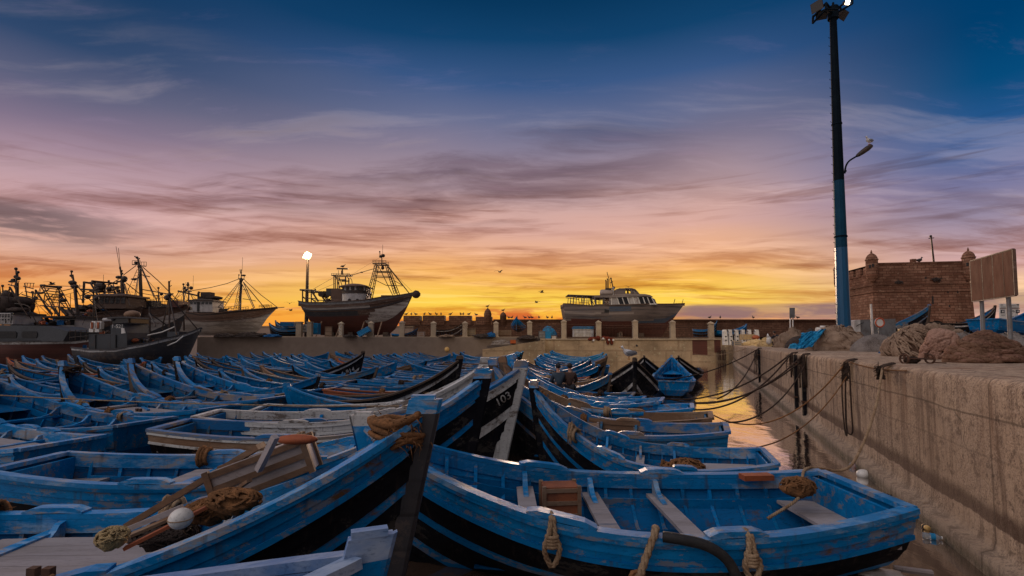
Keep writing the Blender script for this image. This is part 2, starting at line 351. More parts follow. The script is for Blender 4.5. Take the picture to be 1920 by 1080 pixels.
def mat_quay():
    m, t, p = new_mat('quay_concrete')
    geo = t.new('ShaderNodeNewGeometry'); pos = geo.outputs['Position']
    z = t.new('ShaderNodeSeparateXYZ'); t.l.new(pos, z.inputs[0]); zz = z.outputs[2]
    big = t.noise(pos, .55, 6, .6); fine = t.noise(pos, 14, 8, .75); mid = t.noise(pos, 2.6, 7, .68)
    streak = t.noise(t.map(pos, (2.6, 2.6, .22)), 2.2, 5, .6)
    col = t.mix(t.ramp(big, [(.3, 0), (.7, 1)]), (.44, .31, .21), (.56, .42, .30))
    col = t.mix(t.math('MULTIPLY', t.ramp(streak, [(.47, 0), (.63, 1)]), .8), col, (.15, .095, .065))
    col = t.mix(t.ramp(mid, [(.58, 0), (.72, .7)]), col, (.44, .33, .25))
    pit = t.ramp(fine, [(.32, 1), (.40, 0)])
    col = t.mix(t.math('MULTIPLY', pit, .6), col, (.08, .055, .04))
    gr = t.math('ADD', .5, t.math('MULTIPLY', t.math('SUBTRACT', t.noise(pos, 38, 4, .7), .5), t.ramp(t.noise(pos, .8, 4, .6), [(.35, .25), (.62, 1.1)])))
    col = t.mix(t.ramp(gr, [(.36, .8), (.5, 0)]), col, (.10, .068, .05)); col = t.mix(t.ramp(gr, [(.55, 0), (.68, .75)]), col, (.56, .46, .38)); col = t.mix(t.ramp(t.noise(pos, 5.5, 6, .75), [(.52, 0), (.62, .75)]), col, (.12, .078, .055))
    rustn = t.noise(t.map(pos, (1.1, 1.1, .12)), 1.3, 5, .6); col = t.mix(t.math('MULTIPLY', t.ramp(rustn, [(.56, 0), (.66, .7)]), t.sstep(zz, .7, 1.9)), col, (.20, .095, .05))
    # wet tide band, with an edge of its own
    edge = t.math('ADD', zz, t.math('MULTIPLY', t.math('SUBTRACT', mid, .5), .16))
    wet = t.math('MULTIPLY', t.sstep(edge, .50, .52), t.math('SUBTRACT', 1.0, t.sstep(edge, .64, .80)))
    col = t.mix(t.math('MULTIPLY', wet, .82), col, (.06, .028, .018))
    low = t.math('SUBTRACT', 1.0, t.sstep(edge, .16, .42))
    col = t.mix(t.math('MULTIPLY', low, .45), col, (.21, .18, .15))
    # formwork seams up the wall, no two lifts alike
    yy = z.outputs[1]
    sm = t.math('ABSOLUTE', t.math('SUBTRACT', t.math('FRACT', t.math('ADD', t.math('DIVIDE', yy, 3.7), t.math('MULTIPLY', t.math('SUBTRACT', mid, .5), .012))), .5))
    seam = t.math('SUBTRACT', 1.0, t.sstep(sm, .0015, .006))
    col = t.mix(t.math('MULTIPLY', seam, .6), col, (.07, .045, .032))
    lift = t.new('ShaderNodeTexWhiteNoise', noise_dimensions='1D'); t.put(lift.inputs['W'], t.math('FLOOR', t.math('ADD', t.math('DIVIDE', yy, 3.7), .5)))
    col = t.mix(t.math('MULTIPLY', lift.outputs[0], .28), col, (.20, .14, .10))
    alg = t.math('MULTIPLY', t.math('SUBTRACT', 1.0, t.sstep(edge, .02, .20)), t.ramp(fine, [(.4, 1), (.6, .3)]))
    col = t.mix(t.math('MULTIPLY', alg, .7), col, (.045, .05, .025))
    # pour joints
    for lv, k in ((1.72, .6), (1.27, .28)):
        d = t.math('ABSOLUTE', t.math('SUBTRACT', t.math('ADD', zz, t.math('MULTIPLY', t.math('SUBTRACT', big, .5), .10)), lv))
        col = t.mix(t.math('MULTIPLY', t.math('SUBTRACT', 1.0, t.sstep(d, .006, .02)), k), col, (.07, .045, .03))
    vor = t.new('ShaderNodeTexVoronoi', feature='DISTANCE_TO_EDGE'); vor.inputs['Scale'].default_value = .22
    t.l.new(t.map(pos, (1, 1, 1)), vor.inputs['Vector'])
    wv = t.new('ShaderNodeVectorMath', operation='ADD'); t.l.new(pos, wv.inputs[0])
    ns = t.new('ShaderNodeTexNoise'); ns.inputs['Scale'].default_value = 1.5; t.l.new(pos, ns.inputs[0]); t.l.new(ns.outputs[1], wv.inputs[1]); t.l.new(wv.outputs[0], vor.inputs['Vector'])
    crack = t.math('MULTIPLY', t.math('SUBTRACT', 1.0, t.sstep(vor.outputs[0], .0006, .004)), t.sstep(big, .48, .62))
    col = t.mix(t.math('MULTIPLY', crack, .45), col, (.05, .035, .025))
    t.l.new(col, p.inputs['Base Color']); p.inputs['Roughness'].default_value = .88; p.inputs['Specular IOR Level'].default_value = .25
    h = t.math('ADD', t.math('ADD', t.math('MULTIPLY', mid, .9), t.math('ADD', t.math('MULTIPLY', fine, .9), t.math('MULTIPLY', gr, .5))), t.math('MULTIPLY', t.math('ADD', pit, crack), -.8))
    bn = t.new('ShaderNodeBump'); bn.inputs['Strength'].default_value = .5; bn.inputs['Distance'].default_value = .045
    t.put(bn.inputs['Height'], h); t.l.new(bn.outputs[0], p.inputs['Normal'])
mat_quay()

def mat_stone(name, a, b, mortar, sc, bumpd=.06, rows=(1, 1, 1)):
    m, t, p = new_mat(name)
    geo = t.new('ShaderNodeNewGeometry'); pos = geo.outputs['Position']
    q = t.new('ShaderNodeSeparateXYZ'); t.l.new(pos, q.inputs[0])
    cx = t.new('ShaderNodeCombineXYZ'); t.put(cx.inputs[0], t.math('ADD', q.outputs[0], q.outputs[1])); t.put(cx.inputs[1], q.outputs[2])
    wob = t.new('ShaderNodeVectorMath', operation='ADD'); ns = t.new('ShaderNodeTexNoise'); ns.inputs['Scale'].default_value = 1.3
    t.l.new(pos, ns.inputs[0]); k = t.new('ShaderNodeVectorMath', operation='SCALE'); t.l.new(ns.outputs[1], k.inputs[0]); k.inputs['Scale'].default_value = .12
    t.l.new(cx.outputs[0], wob.inputs[0]); t.l.new(k.outputs[0], wob.inputs[1])
    br = t.new('ShaderNodeTexBrick'); t.l.new(wob.outputs[0], br.inputs['Vector'])
    br.inputs['Scale'].default_value = sc; br.inputs['Mortar Size'].default_value = .025; br.inputs['Bias'].default_value = -.2
    br.inputs['Color1'].default_value = (*a, 1); br.inputs['Color2'].default_value = (*b, 1); br.inputs['Mortar'].default_value = (*mortar, 1)
    br.inputs['Brick Width'].default_value = .7; br.inputs['Row Height'].default_value = .32
    big = t.noise(pos, .28, 5, .65); mid = t.noise(pos, 2.4, 5, .65)
    col = t.mix(t.ramp(big, [(.36, 0), (.62, .85)]), br.outputs[0], tuple(x * .5 for x in a))
    col = t.mix(t.ramp(mid, [(.58, 0), (.74, .55)]), col, tuple(min(.6, x * 1.7) for x in b))
    col = t.mix(t.ramp(t.noise(pos, 1.1, 4, .6), [(.58, 0), (.68, .6)]), col, tuple(x * .42 for x in a))
    t.l.new(col, p.inputs['Base Color']); p.inputs['Roughness'].default_value = .92; p.inputs['Specular IOR Level'].default_value = .2
    bn = t.new('ShaderNodeBump'); bn.inputs['Strength'].default_value = .8; bn.inputs['Distance'].default_value = bumpd
    t.put(bn.inputs['Height'], t.math('SUBTRACT', mid, br.outputs[1])); t.l.new(bn.outputs[0], p.inputs['Normal'])
mat_stone('fort_stone', (.25, .115, .07), (.44, .245, .16), (.10, .045, .028), .95)
mat_stone('rampart_stone', (.19, .095, .06), (.27, .15, .095), (.10, .05, .034), .8)
mat_stone('block_wall', (.44, .32, .20), (.50, .37, .24), (.36, .255, .16), .22, .02)

def mat_ground():
    m, t, p = new_mat('yard_ground')
    pos = t.new('ShaderNodeNewGeometry').outputs['Position']
    col = t.mix(t.noise(pos, 1.4, 6, .6), (.15, .11, .085), (.26, .20, .155)); t.l.new(col, p.inputs['Base Color']); p.inputs['Roughness'].default_value = .9
    m, t, p = new_mat('plaster_pale')
    pos = t.new('ShaderNodeNewGeometry').outputs['Position']
    col = t.mix(t.noise(pos, .6, 6, .6), (.30, .225, .19), (.42, .33, .28)); t.l.new(col, p.inputs['Base Color']); p.inputs['Roughness'].default_value = .9
mat_ground()

def mat_water():
    m, t, p = new_mat('harbour_water')
    pos = t.new('ShaderNodeNewGeometry').outputs['Position']
    p.inputs['Base Color'].default_value = (.052, .036, .027, 1); p.inputs['Roughness'].default_value = .09; p.inputs['IOR'].default_value = 2.8; p.inputs['Specular IOR Level'].default_value = 1.0
    v = t.map(pos, (1, .55, 1), rot=(0, 0, radians(-20)))
    h = t.math('ADD', t.noise(v, 1.6, 3, .5, .4), t.math('MULTIPLY', t.noise(v, 7, 3, .55, .3), .16))
    bn = t.new('ShaderNodeBump'); bn.inputs['Strength'].default_value = .16; bn.inputs['Distance'].default_value = .08
    t.put(bn.inputs['Height'], h); t.l.new(bn.outputs[0], p.inputs['Normal'])
    scum = t.ramp(t.noise(pos, 2.3, 6, .65), [(.55, 0), (.75, 1)])
    t.l.new(t.mix(t.math('MULTIPLY', scum, .5), (.058, .036, .025), (.10, .068, .05)), p.inputs['Base Color'])
    p.inputs['IOR'].default_value = 1.6
    lw = t.new('ShaderNodeLayerWeight'); lw.inputs[0].default_value = .5; t.l.new(bn.outputs[0], lw.inputs['Normal'])
    gl = t.new('ShaderNodeBsdfGlossy'); gl.inputs['Color'].default_value = (1, .97, .95, 1); gl.inputs['Roughness'].default_value = .07; t.l.new(bn.outputs[0], gl.inputs['Normal'])
    mx = t.new('ShaderNodeMixShader'); t.put(mx.inputs[0], t.math('MULTIPLY', t.sstep(lw.outputs['Facing'], .55, .88), .85)); t.l.new(p.outputs[0], mx.inputs[1]); t.l.new(gl.outputs[0], mx.inputs[2])
    out = [n for n in t.n if n.type == 'OUTPUT_MATERIAL'][0]; t.l.new(mx.outputs[0], out.inputs[0])
mat_water()
# ------------------------------------------------------------------ sky, camera, lamps
def lin(c): return tuple((x / 255 / 12.92) if x <= 10 else ((x / 255 + .055) / 1.055) ** 2.4 for x in c)

def make_world():
    w = bpy.data.worlds.new('World'); SC.world = w; w.use_nodes = True
    t = NT(w.node_tree); t.n.clear()
    out = t.new('ShaderNodeOutputWorld'); bg = t.new('ShaderNodeBackground'); t.l.new(bg.outputs[0], out.inputs[0])
    d = t.new('ShaderNodeTexCoord').outputs['Generated']
    s = t.new('ShaderNodeSeparateXYZ'); t.l.new(d, s.inputs[0]); x, y, z = s.outputs
    hz = t.math('MAXIMUM', t.math('SQRT', t.math('ADD', t.math('MULTIPLY', x, x), t.math('MULTIPLY', y, y))), .02)
    e = t.math('MAXIMUM', t.math('DIVIDE', z, hz), 0.0)
    az = t.math('MULTIPLY', t.math('ARCTAN2', x, y), 180 / pi)
    # soft drift of the bands so that no level reads as ruled
    pz = t.math('ADD', z, .10)
    cv = t.new('ShaderNodeCombineXYZ'); t.put(cv.inputs[0], t.math('DIVIDE', x, pz)); t.put(cv.inputs[1], t.math('DIVIDE', y, pz))
    drift = t.noise(t.map(cv.outputs[0], (.35, .8, 1)), 1.0, 3, .5)
    ew = t.math('MAXIMUM', t.math('ADD', e, t.math('MULTIPLY', t.math('MULTIPLY', t.math('SUBTRACT', drift, .5), .22), t.math('MINIMUM', t.math('MULTIPLY', e, 2.2), 1.0))), 0.0)
    f = t.math('DIVIDE', ew, .8)
    def R_(st): return t.ramp(f, [(k / .8, lin(c)) for k, c in st])
    mid = R_([(0, (244, 148, 56)), (.045, (251, 170, 56)), (.08, (255, 212, 80)), (.115, (252, 196, 86)), (.145, (246, 180, 106)), (.185, (236, 178, 140)), (.23, (220, 172, 158)), (.28, (202, 166, 163)), (.335, (176, 151, 159)), (.40, (142, 129, 148)), (.47, (106, 112, 144)), (.55, (58, 88, 134)), (.64, (18, 66, 108)), (.74, (8, 54, 92))])
    left = R_([(0, (244, 146, 54)), (.04, (249, 162, 62)), (.075, (246, 170, 86)), (.105, (234, 166, 114)), (.145, (216, 166, 146)), (.19, (206, 164, 164)), (.24, (190, 157, 165)), (.29, (162, 136, 152)), (.34, (128, 114, 137)), (.40, (92, 96, 124)), (.46, (48, 72, 108)), (.56, (22, 58, 96)), (.74, (4, 50, 90))])
    right = R_([(0, (212, 168, 172)), (.035, (222, 178, 172)), (.062, (248, 206, 148)), (.085, (242, 196, 152)), (.115, (216, 170, 164)), (.15, (186, 157, 166)), (.19, (148, 136, 160)), (.235, (114, 117, 158)), (.28, (82, 104, 152)), (.335, (36, 86, 140)), (.41, (6, 74, 122)), (.50, (0, 62, 108)), (.74, (0, 50, 94))])
    # invented sky behind the camera: an even, low fill for the foreground
    back = R_([(0, (226, 206, 200)), (.10, (240, 224, 220)), (.25, (244, 232, 232)), (.50, (234, 228, 238)), (.80, (214, 212, 230))])
    sv = t.new('ShaderNodeVectorMath', operation='SCALE'); t.l.new(back, sv.inputs[0]); sv.inputs['Scale'].default_value = .16; back = sv.outputs[0]
    col = t.mix(t.sstep(t.math('MULTIPLY', az, -1), 6, 45), mid, left)
    col = t.mix(t.sstep(az, 20, 46), col, right)
    col = t.mix(t.sstep(t.math('ABSOLUTE', az), 56, 105), col, back)
    col = t.mix(t.sstep(e, .80, 1.9), col, (.20, .20, .25))
    # soft fill light added to the unseen sky, high left and behind, out of frame
    dt = t.new('ShaderNodeVectorMath', operation='DOT_PRODUCT'); t.l.new(d, dt.inputs[0]); dt.inputs[1].default_value = Vector((-.66, -.30, .69)).normalized()
    lobe = t.math('MULTIPLY', t.math('POWER', t.math('MAXIMUM', dt.outputs['Value'], 0.0), 3.5), t.math('MAXIMUM', t.sstep(e, .78, 1.35), t.sstep(t.math('ABSOLUTE', az), 58, 100)))
    lv_ = t.new('ShaderNodeVectorMath', operation='SCALE'); lv_.inputs[0].default_value = (1.32, 1.18, 1.16); t.l.new(lobe, lv_.inputs['Scale'])
    col = t.mix(1.0, col, lv_.outputs[0], 'ADD')
    # high thin cloud seen in perspective: streaks flatten out towards the horizon
    warp = t.noise(cv.outputs[0], .8, 3, .5, out=1)
    wv = t.new('ShaderNodeVectorMath', operation='MULTIPLY_ADD'); t.l.new(warp, wv.inputs[0]); wv.inputs[1].default_value = (.9, .55, 0); t.l.new(cv.outputs[0], wv.inputs[2])
    c1 = t.noise(t.map(wv.outputs[0], (.42, 1.15, 1), loc=(3.1, 1.7, 0), rot=(0, 0, radians(10))), 1.0, 7, .56)
    c2 = t.noise(t.map(wv.outputs[0], (.30, 1.3, 1), loc=(8.3, 4.1, 0), rot=(0, 0, radians(-6))), 2.2, 7, .6)
    c3 = t.noise(t.map(wv.outputs[0], (.8, 2.8, 1), loc=(1.3, 9.2, 0)), 2.6, 8, .68)
    # fewer clouds high up and to the right
    thin = t.math('MULTIPLY', t.math('SUBTRACT', 1.0, t.sstep(e, .36, .56)), t.math('SUBTRACT', 1.0, t.math('MULTIPLY', t.sstep(az, 8, 34), t.sstep(e, .16, .30))))
    dark = t.math('MULTIPLY', t.sstep(t.math('ADD', t.math('MULTIPLY', c1, .74), t.math('MULTIPLY', c3, .26)), .485, .61), thin)
    dark = t.math('MULTIPLY', dark, .92)
    shade = t.ramp(t.math('DIVIDE', e, .5), [(0, (.80, .46, .34)), (.16, (.72, .52, .42)), (.4, (.66, .56, .52)), (.7, (.60, .55, .56)), (1, (.62, .58, .60))])
    col = t.mix(dark, col, t.mix(1.0, col, shade, 'MULTIPLY'))
    pat = t.math('MULTIPLY', t.math('MULTIPLY', t.sstep(t.math('ADD', t.math('MULTIPLY', c2, .6), t.math('MULTIPLY', c1, .4)), .48, .60), t.math('MULTIPLY', t.sstep(e, .20, .28), t.math('SUBTRACT', 1.0, t.sstep(e, .38, .48)))), t.math('SUBTRACT', 1.0, t.sstep(az, -2, 22)))
    col = t.mix(t.math('MULTIPLY', pat, .92), col, t.mix(1.0, col, (.56, .52, .58), 'MULTIPLY'))
    lite = t.math('MULTIPLY', t.sstep(c2, .50, .64), t.math('SUBTRACT', 1.0, t.sstep(e, .40, .6)))
    col = t.mix(t.math('MULTIPLY', lite, .62), col, t.mix(1.0, col, (.15, .115, .095), 'ADD'))
    wisp = t.math('MULTIPLY', t.sstep(c3, .54, .70), t.math('MULTIPLY', t.sstep(e, .15, .25), t.math('SUBTRACT', 1.0, t.sstep(e, .5, .7))))
    col = t.mix(t.math('MULTIPLY', wisp, .28), col, t.mix(1.0, col, (.10, .06, .09), 'ADD'))
    # cloud banks low on the horizon, streaked along it
    lv = t.new('ShaderNodeCombineXYZ'); t.put(lv.inputs[0], t.math('MULTIPLY', az, .10)); t.put(lv.inputs[1], t.math('MULTIPLY', e, 26.0))
    b1 = t.noise(lv.outputs[0], 1.0, 6, .6, .25)
    b2 = t.noise(t.map(lv.outputs[0], (.55, 1.6, 1), loc=(4, 2, 0)), 1.25, 6, .6, .2)
    def win(v, a, b, c, d_): return t.math('MULTIPLY', t.sstep(v, a, b), t.math('SUBTRACT', 1.0, t.sstep(v, c, d_)))
    streak = t.math('MULTIPLY', t.math('MULTIPLY', t.sstep(b2, .48, .64), t.sstep(c1, .34, .60)), win(e, .062, .10, .26, .38))
    col = t.mix(t.math('MULTIPLY', streak, .72), col, t.mix(1.0, col, (.62, .50, .46), 'MULTIPLY'))
    bank = t.math('MULTIPLY', t.math('MULTIPLY', t.sstep(t.math('ADD', b1, t.math('MULTIPLY', b2, .4)), .56, .74), win(e, .135, .165, .19, .22)), t.math('SUBTRACT', 1.0, t.sstep(az, -45, -34)))
    col = t.mix(t.math('MULTIPLY', bank, .8), col, lin((104, 88, 92)))
    red = t.math('MULTIPLY', t.math('MULTIPLY', t.sstep(b1, .46, .56), win(e, .022, .036, .055, .078)), win(az, -26, -10, 8, 13))
    col = t.mix(t.math('MULTIPLY', red, .85), col, lin((205, 84, 48)))
    lit = t.math('MULTIPLY', t.math('ADD', .62, t.math('MULTIPLY', t.sstep(b1, .40, .55), .38)), t.math('MULTIPLY', win(t.math('ADD', e, t.math('MULTIPLY', t.math('SUBTRACT', b2, .5), .035)), .036, .046, .060, .076), win(az, 14, 21, 60, 75)))
    col = t.mix(t.math('MULTIPLY', lit, .92), col, lin((138, 108, 112)))
    peach = t.math('MULTIPLY', win(e, -.01, .0, .032, .045), win(az, 15, 22, 60, 75))
    col = t.mix(t.math('MULTIPLY', peach, .75), col, t.mix(t.sstep(b1, .48, .6), lin((222, 150, 128)), lin((250, 184, 120))))
    t.l.new(col, bg.inputs[0]); bg.inputs[1].default_value = 1.0
    return w
make_world()

cam = bpy.data.cameras.new('camera'); cam_o = bpy.data.objects.new('camera', cam); COL.objects.link(cam_o)
cam_o.location = (0, 0, CAMZ); cam_o.rotation_euler = (radians(90) + TILT, 0, 0)
cam.sensor_width = 36; cam.lens = FPX / 1920 * 36; cam.shift_y = 53 / 1920; cam.clip_end = 6000; cam.clip_start = .05
SC.camera = cam_o

# the last of the sun, down on the horizon behind the thin cloud
sd = bpy.data.lights.new('sun', 'SUN'); sd.energy = 2.0; sd.angle = radians(14); sd.color = (1, .68, .46)
so = bpy.data.objects.new('sun', sd); COL.objects.link(so)
a_ = radians(4); e_ = radians(7)
dirv = Vector((sin(a_) * cos(e_), cos(a_) * cos(e_), sin(e_)))
so.rotation_euler = dirv.to_track_quat('Z', 'Y').to_euler()

def lamp(kind, name, loc, power, col, size=.3, target=None, spot=None):
    l = bpy.data.lights.new(name, kind); l.energy = power; l.color = col; l.shadow_soft_size = size
    o = bpy.data.objects.new(name, l); COL.objects.link(o); o.location = loc
    if target is not None: o.rotation_euler = (Vector(target) - Vector(loc)).to_track_quat('-Z', 'Y').to_euler()
    if spot: l.spot_size = radians(spot); l.spot_blend = .6
    return o

SC.view_settings.view_transform = 'Standard'; SC.view_settings.look = 'None'
SC.view_settings.exposure = 0; SC.view_settings.gamma = 1
SC.cycles.use_denoising = True
SC.cycles.max_bounces = 6; SC.cycles.diffuse_bounces = 3; SC.cycles.glossy_bounces = 4
SC.cycles.sample_clamp_indirect = 6
# ------------------------------------------------------------------ the setting: water, quay, yard
QZ = 2.18
def QX(Y): return 3.26 + .398 * Y          # the quay's edge
def Qp(px, dz=0.0, out=0.0):
    """point on the quay's edge seen at column px"""
    u = (px - 960) / FPX; Y = 3.26 / (u - .398)
    return Vector((QX(Y) - out, Y + out * .398, QZ + dz))

b = MB(); b.add([(-2500, -400, 0), (2500, -400, 0), (2500, 4000, 0), (-2500, 4000, 0)], [(0, 1, 2, 3)])
tag(b.build('water', 'harbour_water'), kind='structure')

# quay: a worn concrete wall with a footing, its lip rounded and chipped
def quay():
    b = MB()
    Ys = [-8 + i * .16 for i in range(int((24 + 8) / .16))] + [24 + i * .6 for i in range(40)]
    Ys = [y for y in Ys if y < 47.4] + [47.4]
    prof = [(-.16, -1.2), (-.16, .10), (-.155, .22), (-.03, .25), (0, .34), (0, .9), (0, 1.4), (0, 1.8), (.004, 2.06), (.014, 2.12), (.035, 2.155), (.075, 2.174), (.5, 2.18), (1.4, 2.182), (3.2, 2.186), (90, 2.2)]
    n = Vector((1, -.398, 0)).normalized()
    rows = []
    for y in Ys:
        r = []
        for i, (o, z) in enumerate(prof):
            p = Vector((QX(y), y, z))
            q = p * 1.0
            k = noise.noise(Vector((y * 1.9, z * 2.3, 3))) * .5 + noise.noise(Vector((y * 5.1, z * 5, 7))) * .5
            amp = .022 if 8 <= i <= 11 else .004
            if i < 12: p += n * (o + k * amp); p.z += (k * .02 if i >= 8 else 0)
            elif i < 15: p += n * o; p.z += k * .012
            else: p = Vector((120, y, z))
            r.append(p)
        rows.append(r)
    b.grid(rows, flip=True)
    # the far end and the ground beyond it
    e = rows[-1]
    far = [Vector((p.x + 6.5 * 1.0, p.y + 15, p.z)) if i < 15 else Vector((120, 62.4, p.z)) for i, p in enumerate(e)]
    b.grid([e, far], flip=True)
    return tag(b.build('quay_pavement', 'quay_concrete', smooth_=True), kind='structure')
quay()
# ground behind the far walls
b = MB()
b.add([(-41, 62.6, 3.15), (27.5, 62.6, 3.15), (27.5, 62.6, -1), (-41, 62.6, -1), (-60, 96, 3.15), (150, 96, 3.15), (150, 62.6, 3.15)], [(0, 1, 5, 4), (0, 3, 2, 1), (1, 6, 5)])
tag(b.build('yard_ground', 'yard_ground'), kind='structure')

# far harbour wall in three lengths
WY = 62.0
def wall(name, label, x0, x1, y, z1, mat, z0=-1.0, th=.7, cope=.16, lug=0):
    t = thing(name, label, 'wall', ((x0 + x1) / 2, y, z0))
    b = MB(); b.box(((x0 + x1) / 2, y + th / 2, (z0 + z1) / 2), (x1 - x0, th, z1 - z0)); b.build('wall_body', mat, t)
    if cope:
        b = MB(); n = max(1, int((x1 - x0) / 3))
        for i in range(n):
            a, c = lerp(x0, x1, i / n), lerp(x0, x1, (i + 1) / n)
            b.box(((a + c) / 2, y + th / 2 - .06, z1 + cope / 2 + .002), (c - a - .02, th + .16, cope + R.uniform(-.02, .02)))
        b.build('coping_slab', 'concrete_post', t)
    return t
xk = W(1012, 640, WY).x; xl = W(368, 640, WY).x; xr = W(1365, 640, WY).x
wall('harbour_wall', 'long brown concrete harbour wall behind the packed blue boats, below the trawler ashore', xl, xk, WY + .8, 3.05, 'block_wall')
wr = wall('harbour_wall', 'pale block harbour wall below the weathered yacht, with rusty stains', xk + .02, xr, WY - .6, 2.80, 'block_wall')
b = MB(); b.tube([W(1194, 648, WY - .7) , W(1194, 648, WY - .58)], .14, 10); b.build('drain_hole', 'rubber', wr)
for px, w_, h_ in ((1312, 1.9, 1.9), (1345, .8, 1.6)):
    p = W(px, 640, WY - .6); b = MB(); b.box((p.x, p.y - .015, 2.78 - h_ / 2), (w_, .03, h_)); b.build('rust_stain', 'ship_red', wr)
p = W(1352, 650, WY - .7); b = MB()
for k in (-.35, 0, .35): b.tube(spline([(p.x + k - .1, p.y - .12, .2), (p.x + k - .1, p.y - .12, 1.3), (p.x + k, p.y - .2, 1.5), (p.x + k + .1, p.y - .12, 1.3), (p.x + k + .1, p.y - .12, .2)], 10), .05)
b.build('ladder_hoop', 'iron_rust', wr)
b = MB(); p = W(1372, 650, WY - .6); b.prism([(xr, p.y, -.5), (xr + .95, p.y, -.5), (xr + .1, p.y, 2.7), (xr, p.y, 2.7)], (0, .6, 0)); b.build('buttress', 'block_wall', wr)
# slip ramp rising along the wall
t = thing('boat_ramp', 'concrete slip ramp rising along the harbour wall under the orange crate', 'ramp', (xk, WY - 2, 0))
b = MB(); x0, x1 = W(905, 640, WY - 2).x, W(1022, 640, WY - 2).x
b.prism([(x0, WY - 2.2, -1), (x1, WY - 2.2, -1), (x1, WY - 2.2, 2.75), (x0, WY - 2.2, 1.6)], (0, 1.5, 0)); b.build('ramp_body', 'block_wall', t)
# bridge slab over the dark passage at the wall's end
t = thing('bridge_slab', 'concrete slab bridging the dark passage at the end of the pale harbour wall', 'bridge', (xr + 1, WY, 2))
b = MB(); b.box((xr + 3.2, WY + .4, 2.62), (6.2, 2, .34)); b.build('slab', 'block_wall', t)
b = MB(); b.box((xr + 3.4, WY + 1.6, .8), (5, .2, 3.2)); b.build('passage_back', 'rubber', t)

# fence of square pillars along the wall top, capped at the yacht's end
fp = [(640, 605), (696, 604), (754, 603), (813, 604), (872, 604), (930, 604), (993, 603), (1057, 601), (1122, 602.5), (1190.5, 601), (1260.5, 602), (1332.5, 604.5)]
kids_rail = 0
for i, (px, py) in enumerate(fp):
    Yp = WY + 1.15 if px < 1000 else WY - .25
    p = W(px, py, Yp); z0 = 3.05 if px < 1000 else 2.80
    t = thing('fence_pillar', f'square concrete fence pillar on the far harbour wall, {ORD[i]} one counted from the lit lamp towards the fort', 'pillar', (p.x, Yp, z0), 'fence pillars along the far harbour wall')
    h = p.z - z0; b = MB()
    b.box((p.x, Yp, z0 + h / 2 - .1), (.62 if i > 0 else .5, .55, h - .2)); b.box((p.x, Yp, z0 + .12), (.8, .7, .24)); b.build('shaft', 'concrete_post', t)
    b = MB(); b.box((p.x, Yp, p.z - .16), (.72, .66, .12)); b.box((p.x, Yp, p.z + .02), (.66, .6, .24), taper=.05); b.build('cap', 'concrete_post', t)
    if i == 0:
        b = MB(); y_ = Yp - .29
        b.tube(spline([(p.x - .16, y_, 4.9), (p.x, y_, 5.02), (p.x + .16, y_, 4.85), (p.x - .1, y_, 4.45), (p.x - .16, y_, 4.3), (p.x + .17, y_, 4.28)], 16), .03)
        b.tube(spline([(p.x + .16, y_, 4.1), (p.x - .02, y_, 4.16), (p.x - .16, y_, 3.98), (p.x + .12, y_, 3.72), (p.x + .1, y_, 3.5), (p.x - .16, y_, 3.46)], 16), .03)
        b.build('painted_number', 'trim_white', t)
    if i < len(fp) - 1 and (2 <= i):
        q = W(fp[i + 1][0], fp[i + 1][1], WY + 1.15 if fp[i + 1][0] < 1000 else WY - .25)
        g = thing('iron_railing', f'rusty iron bar railing on the harbour wall, hung from the {ORD[i]} fence pillar', 'railing', ((p.x + q.x) / 2, Yp, z0), 'iron railings along the far harbour wall')
        b = MB(); n = 22
        for z in (z0 + .35, p.z - .55, p.z - .85): b.rod((p.x + .32, Yp, z), (q.x - .32, q.y, z), .035, 4)
        b.build('railing_frame', 'iron_rust', g)
        b = MB()
        for k in range(1, n):
            x = lerp(p.x + .3, q.x - .3, k / n); yy = lerp(Yp, q.y, k / n); b.rod((x, yy, z0 + .2), (x, yy, p.z - .35 + (.1 if k % 2 else 0)), .018, 4)
        b.build('grille', 'iron_rust', g)

# sea rampart behind the yard
RY = 86.0
def zt(py, Y): return W(960, py, Y).z
def rampart():
    t = thing('sea_rampart', 'long brown stone sea rampart closing the yard below the sunset', 'wall', (10, RY, 3))
    b = MB(); x0, x1 = W(757, 600, RY).x, W(1700, 600, RY).x
    b.box(((x0 + x1) / 2, RY + 1, zt(601, RY) / 2), (x1 - x0, 2, zt(601, RY))); b.build('wall_body', 'rampart_stone', t)
    b = MB(); xa = W(925, 600, RY).x
    b.box(((xa + x1) / 2, RY + .9, zt(600, RY)), (x1 - xa, 2.5, .22)); b.build('coping', 'rampart_stone', t)
    for a, c, top in ((757, 788, 592), (793, 833.5, 591.5), (842, 884, 592), (892, 923, 594)):
        b = MB(); q0, q1 = W(a, 600, RY).x, W(c, 600, RY).x; z1 = zt(top, RY); b.box(((q0 + q1) / 2, RY + .8, (z1 + 5.5) / 2), (q1 - q0, 2.2, z1 - 5.5)); b.build('merlon', 'rampart_stone', t)
    for px, base, top, r in ((914.5, 598, 577, .66), (943.5, 598, 584.5, .58)):
        c = W(px, base, RY); z1 = zt(top, RY); h = z1 - c.z
        b = MB(); b.lathe([(r, -1.2), (r, .3 * h), (r * 1.06, .34 * h), (r * .98, .5 * h), (r * .82, .68 * h), (r * .5, .84 * h), (r * .16, .93 * h), (r * .14, h)], (c.x, RY, c.z), 16)
        b.build('turret', 'rampart_stone', t, smooth_=True)
    return t
rampart()
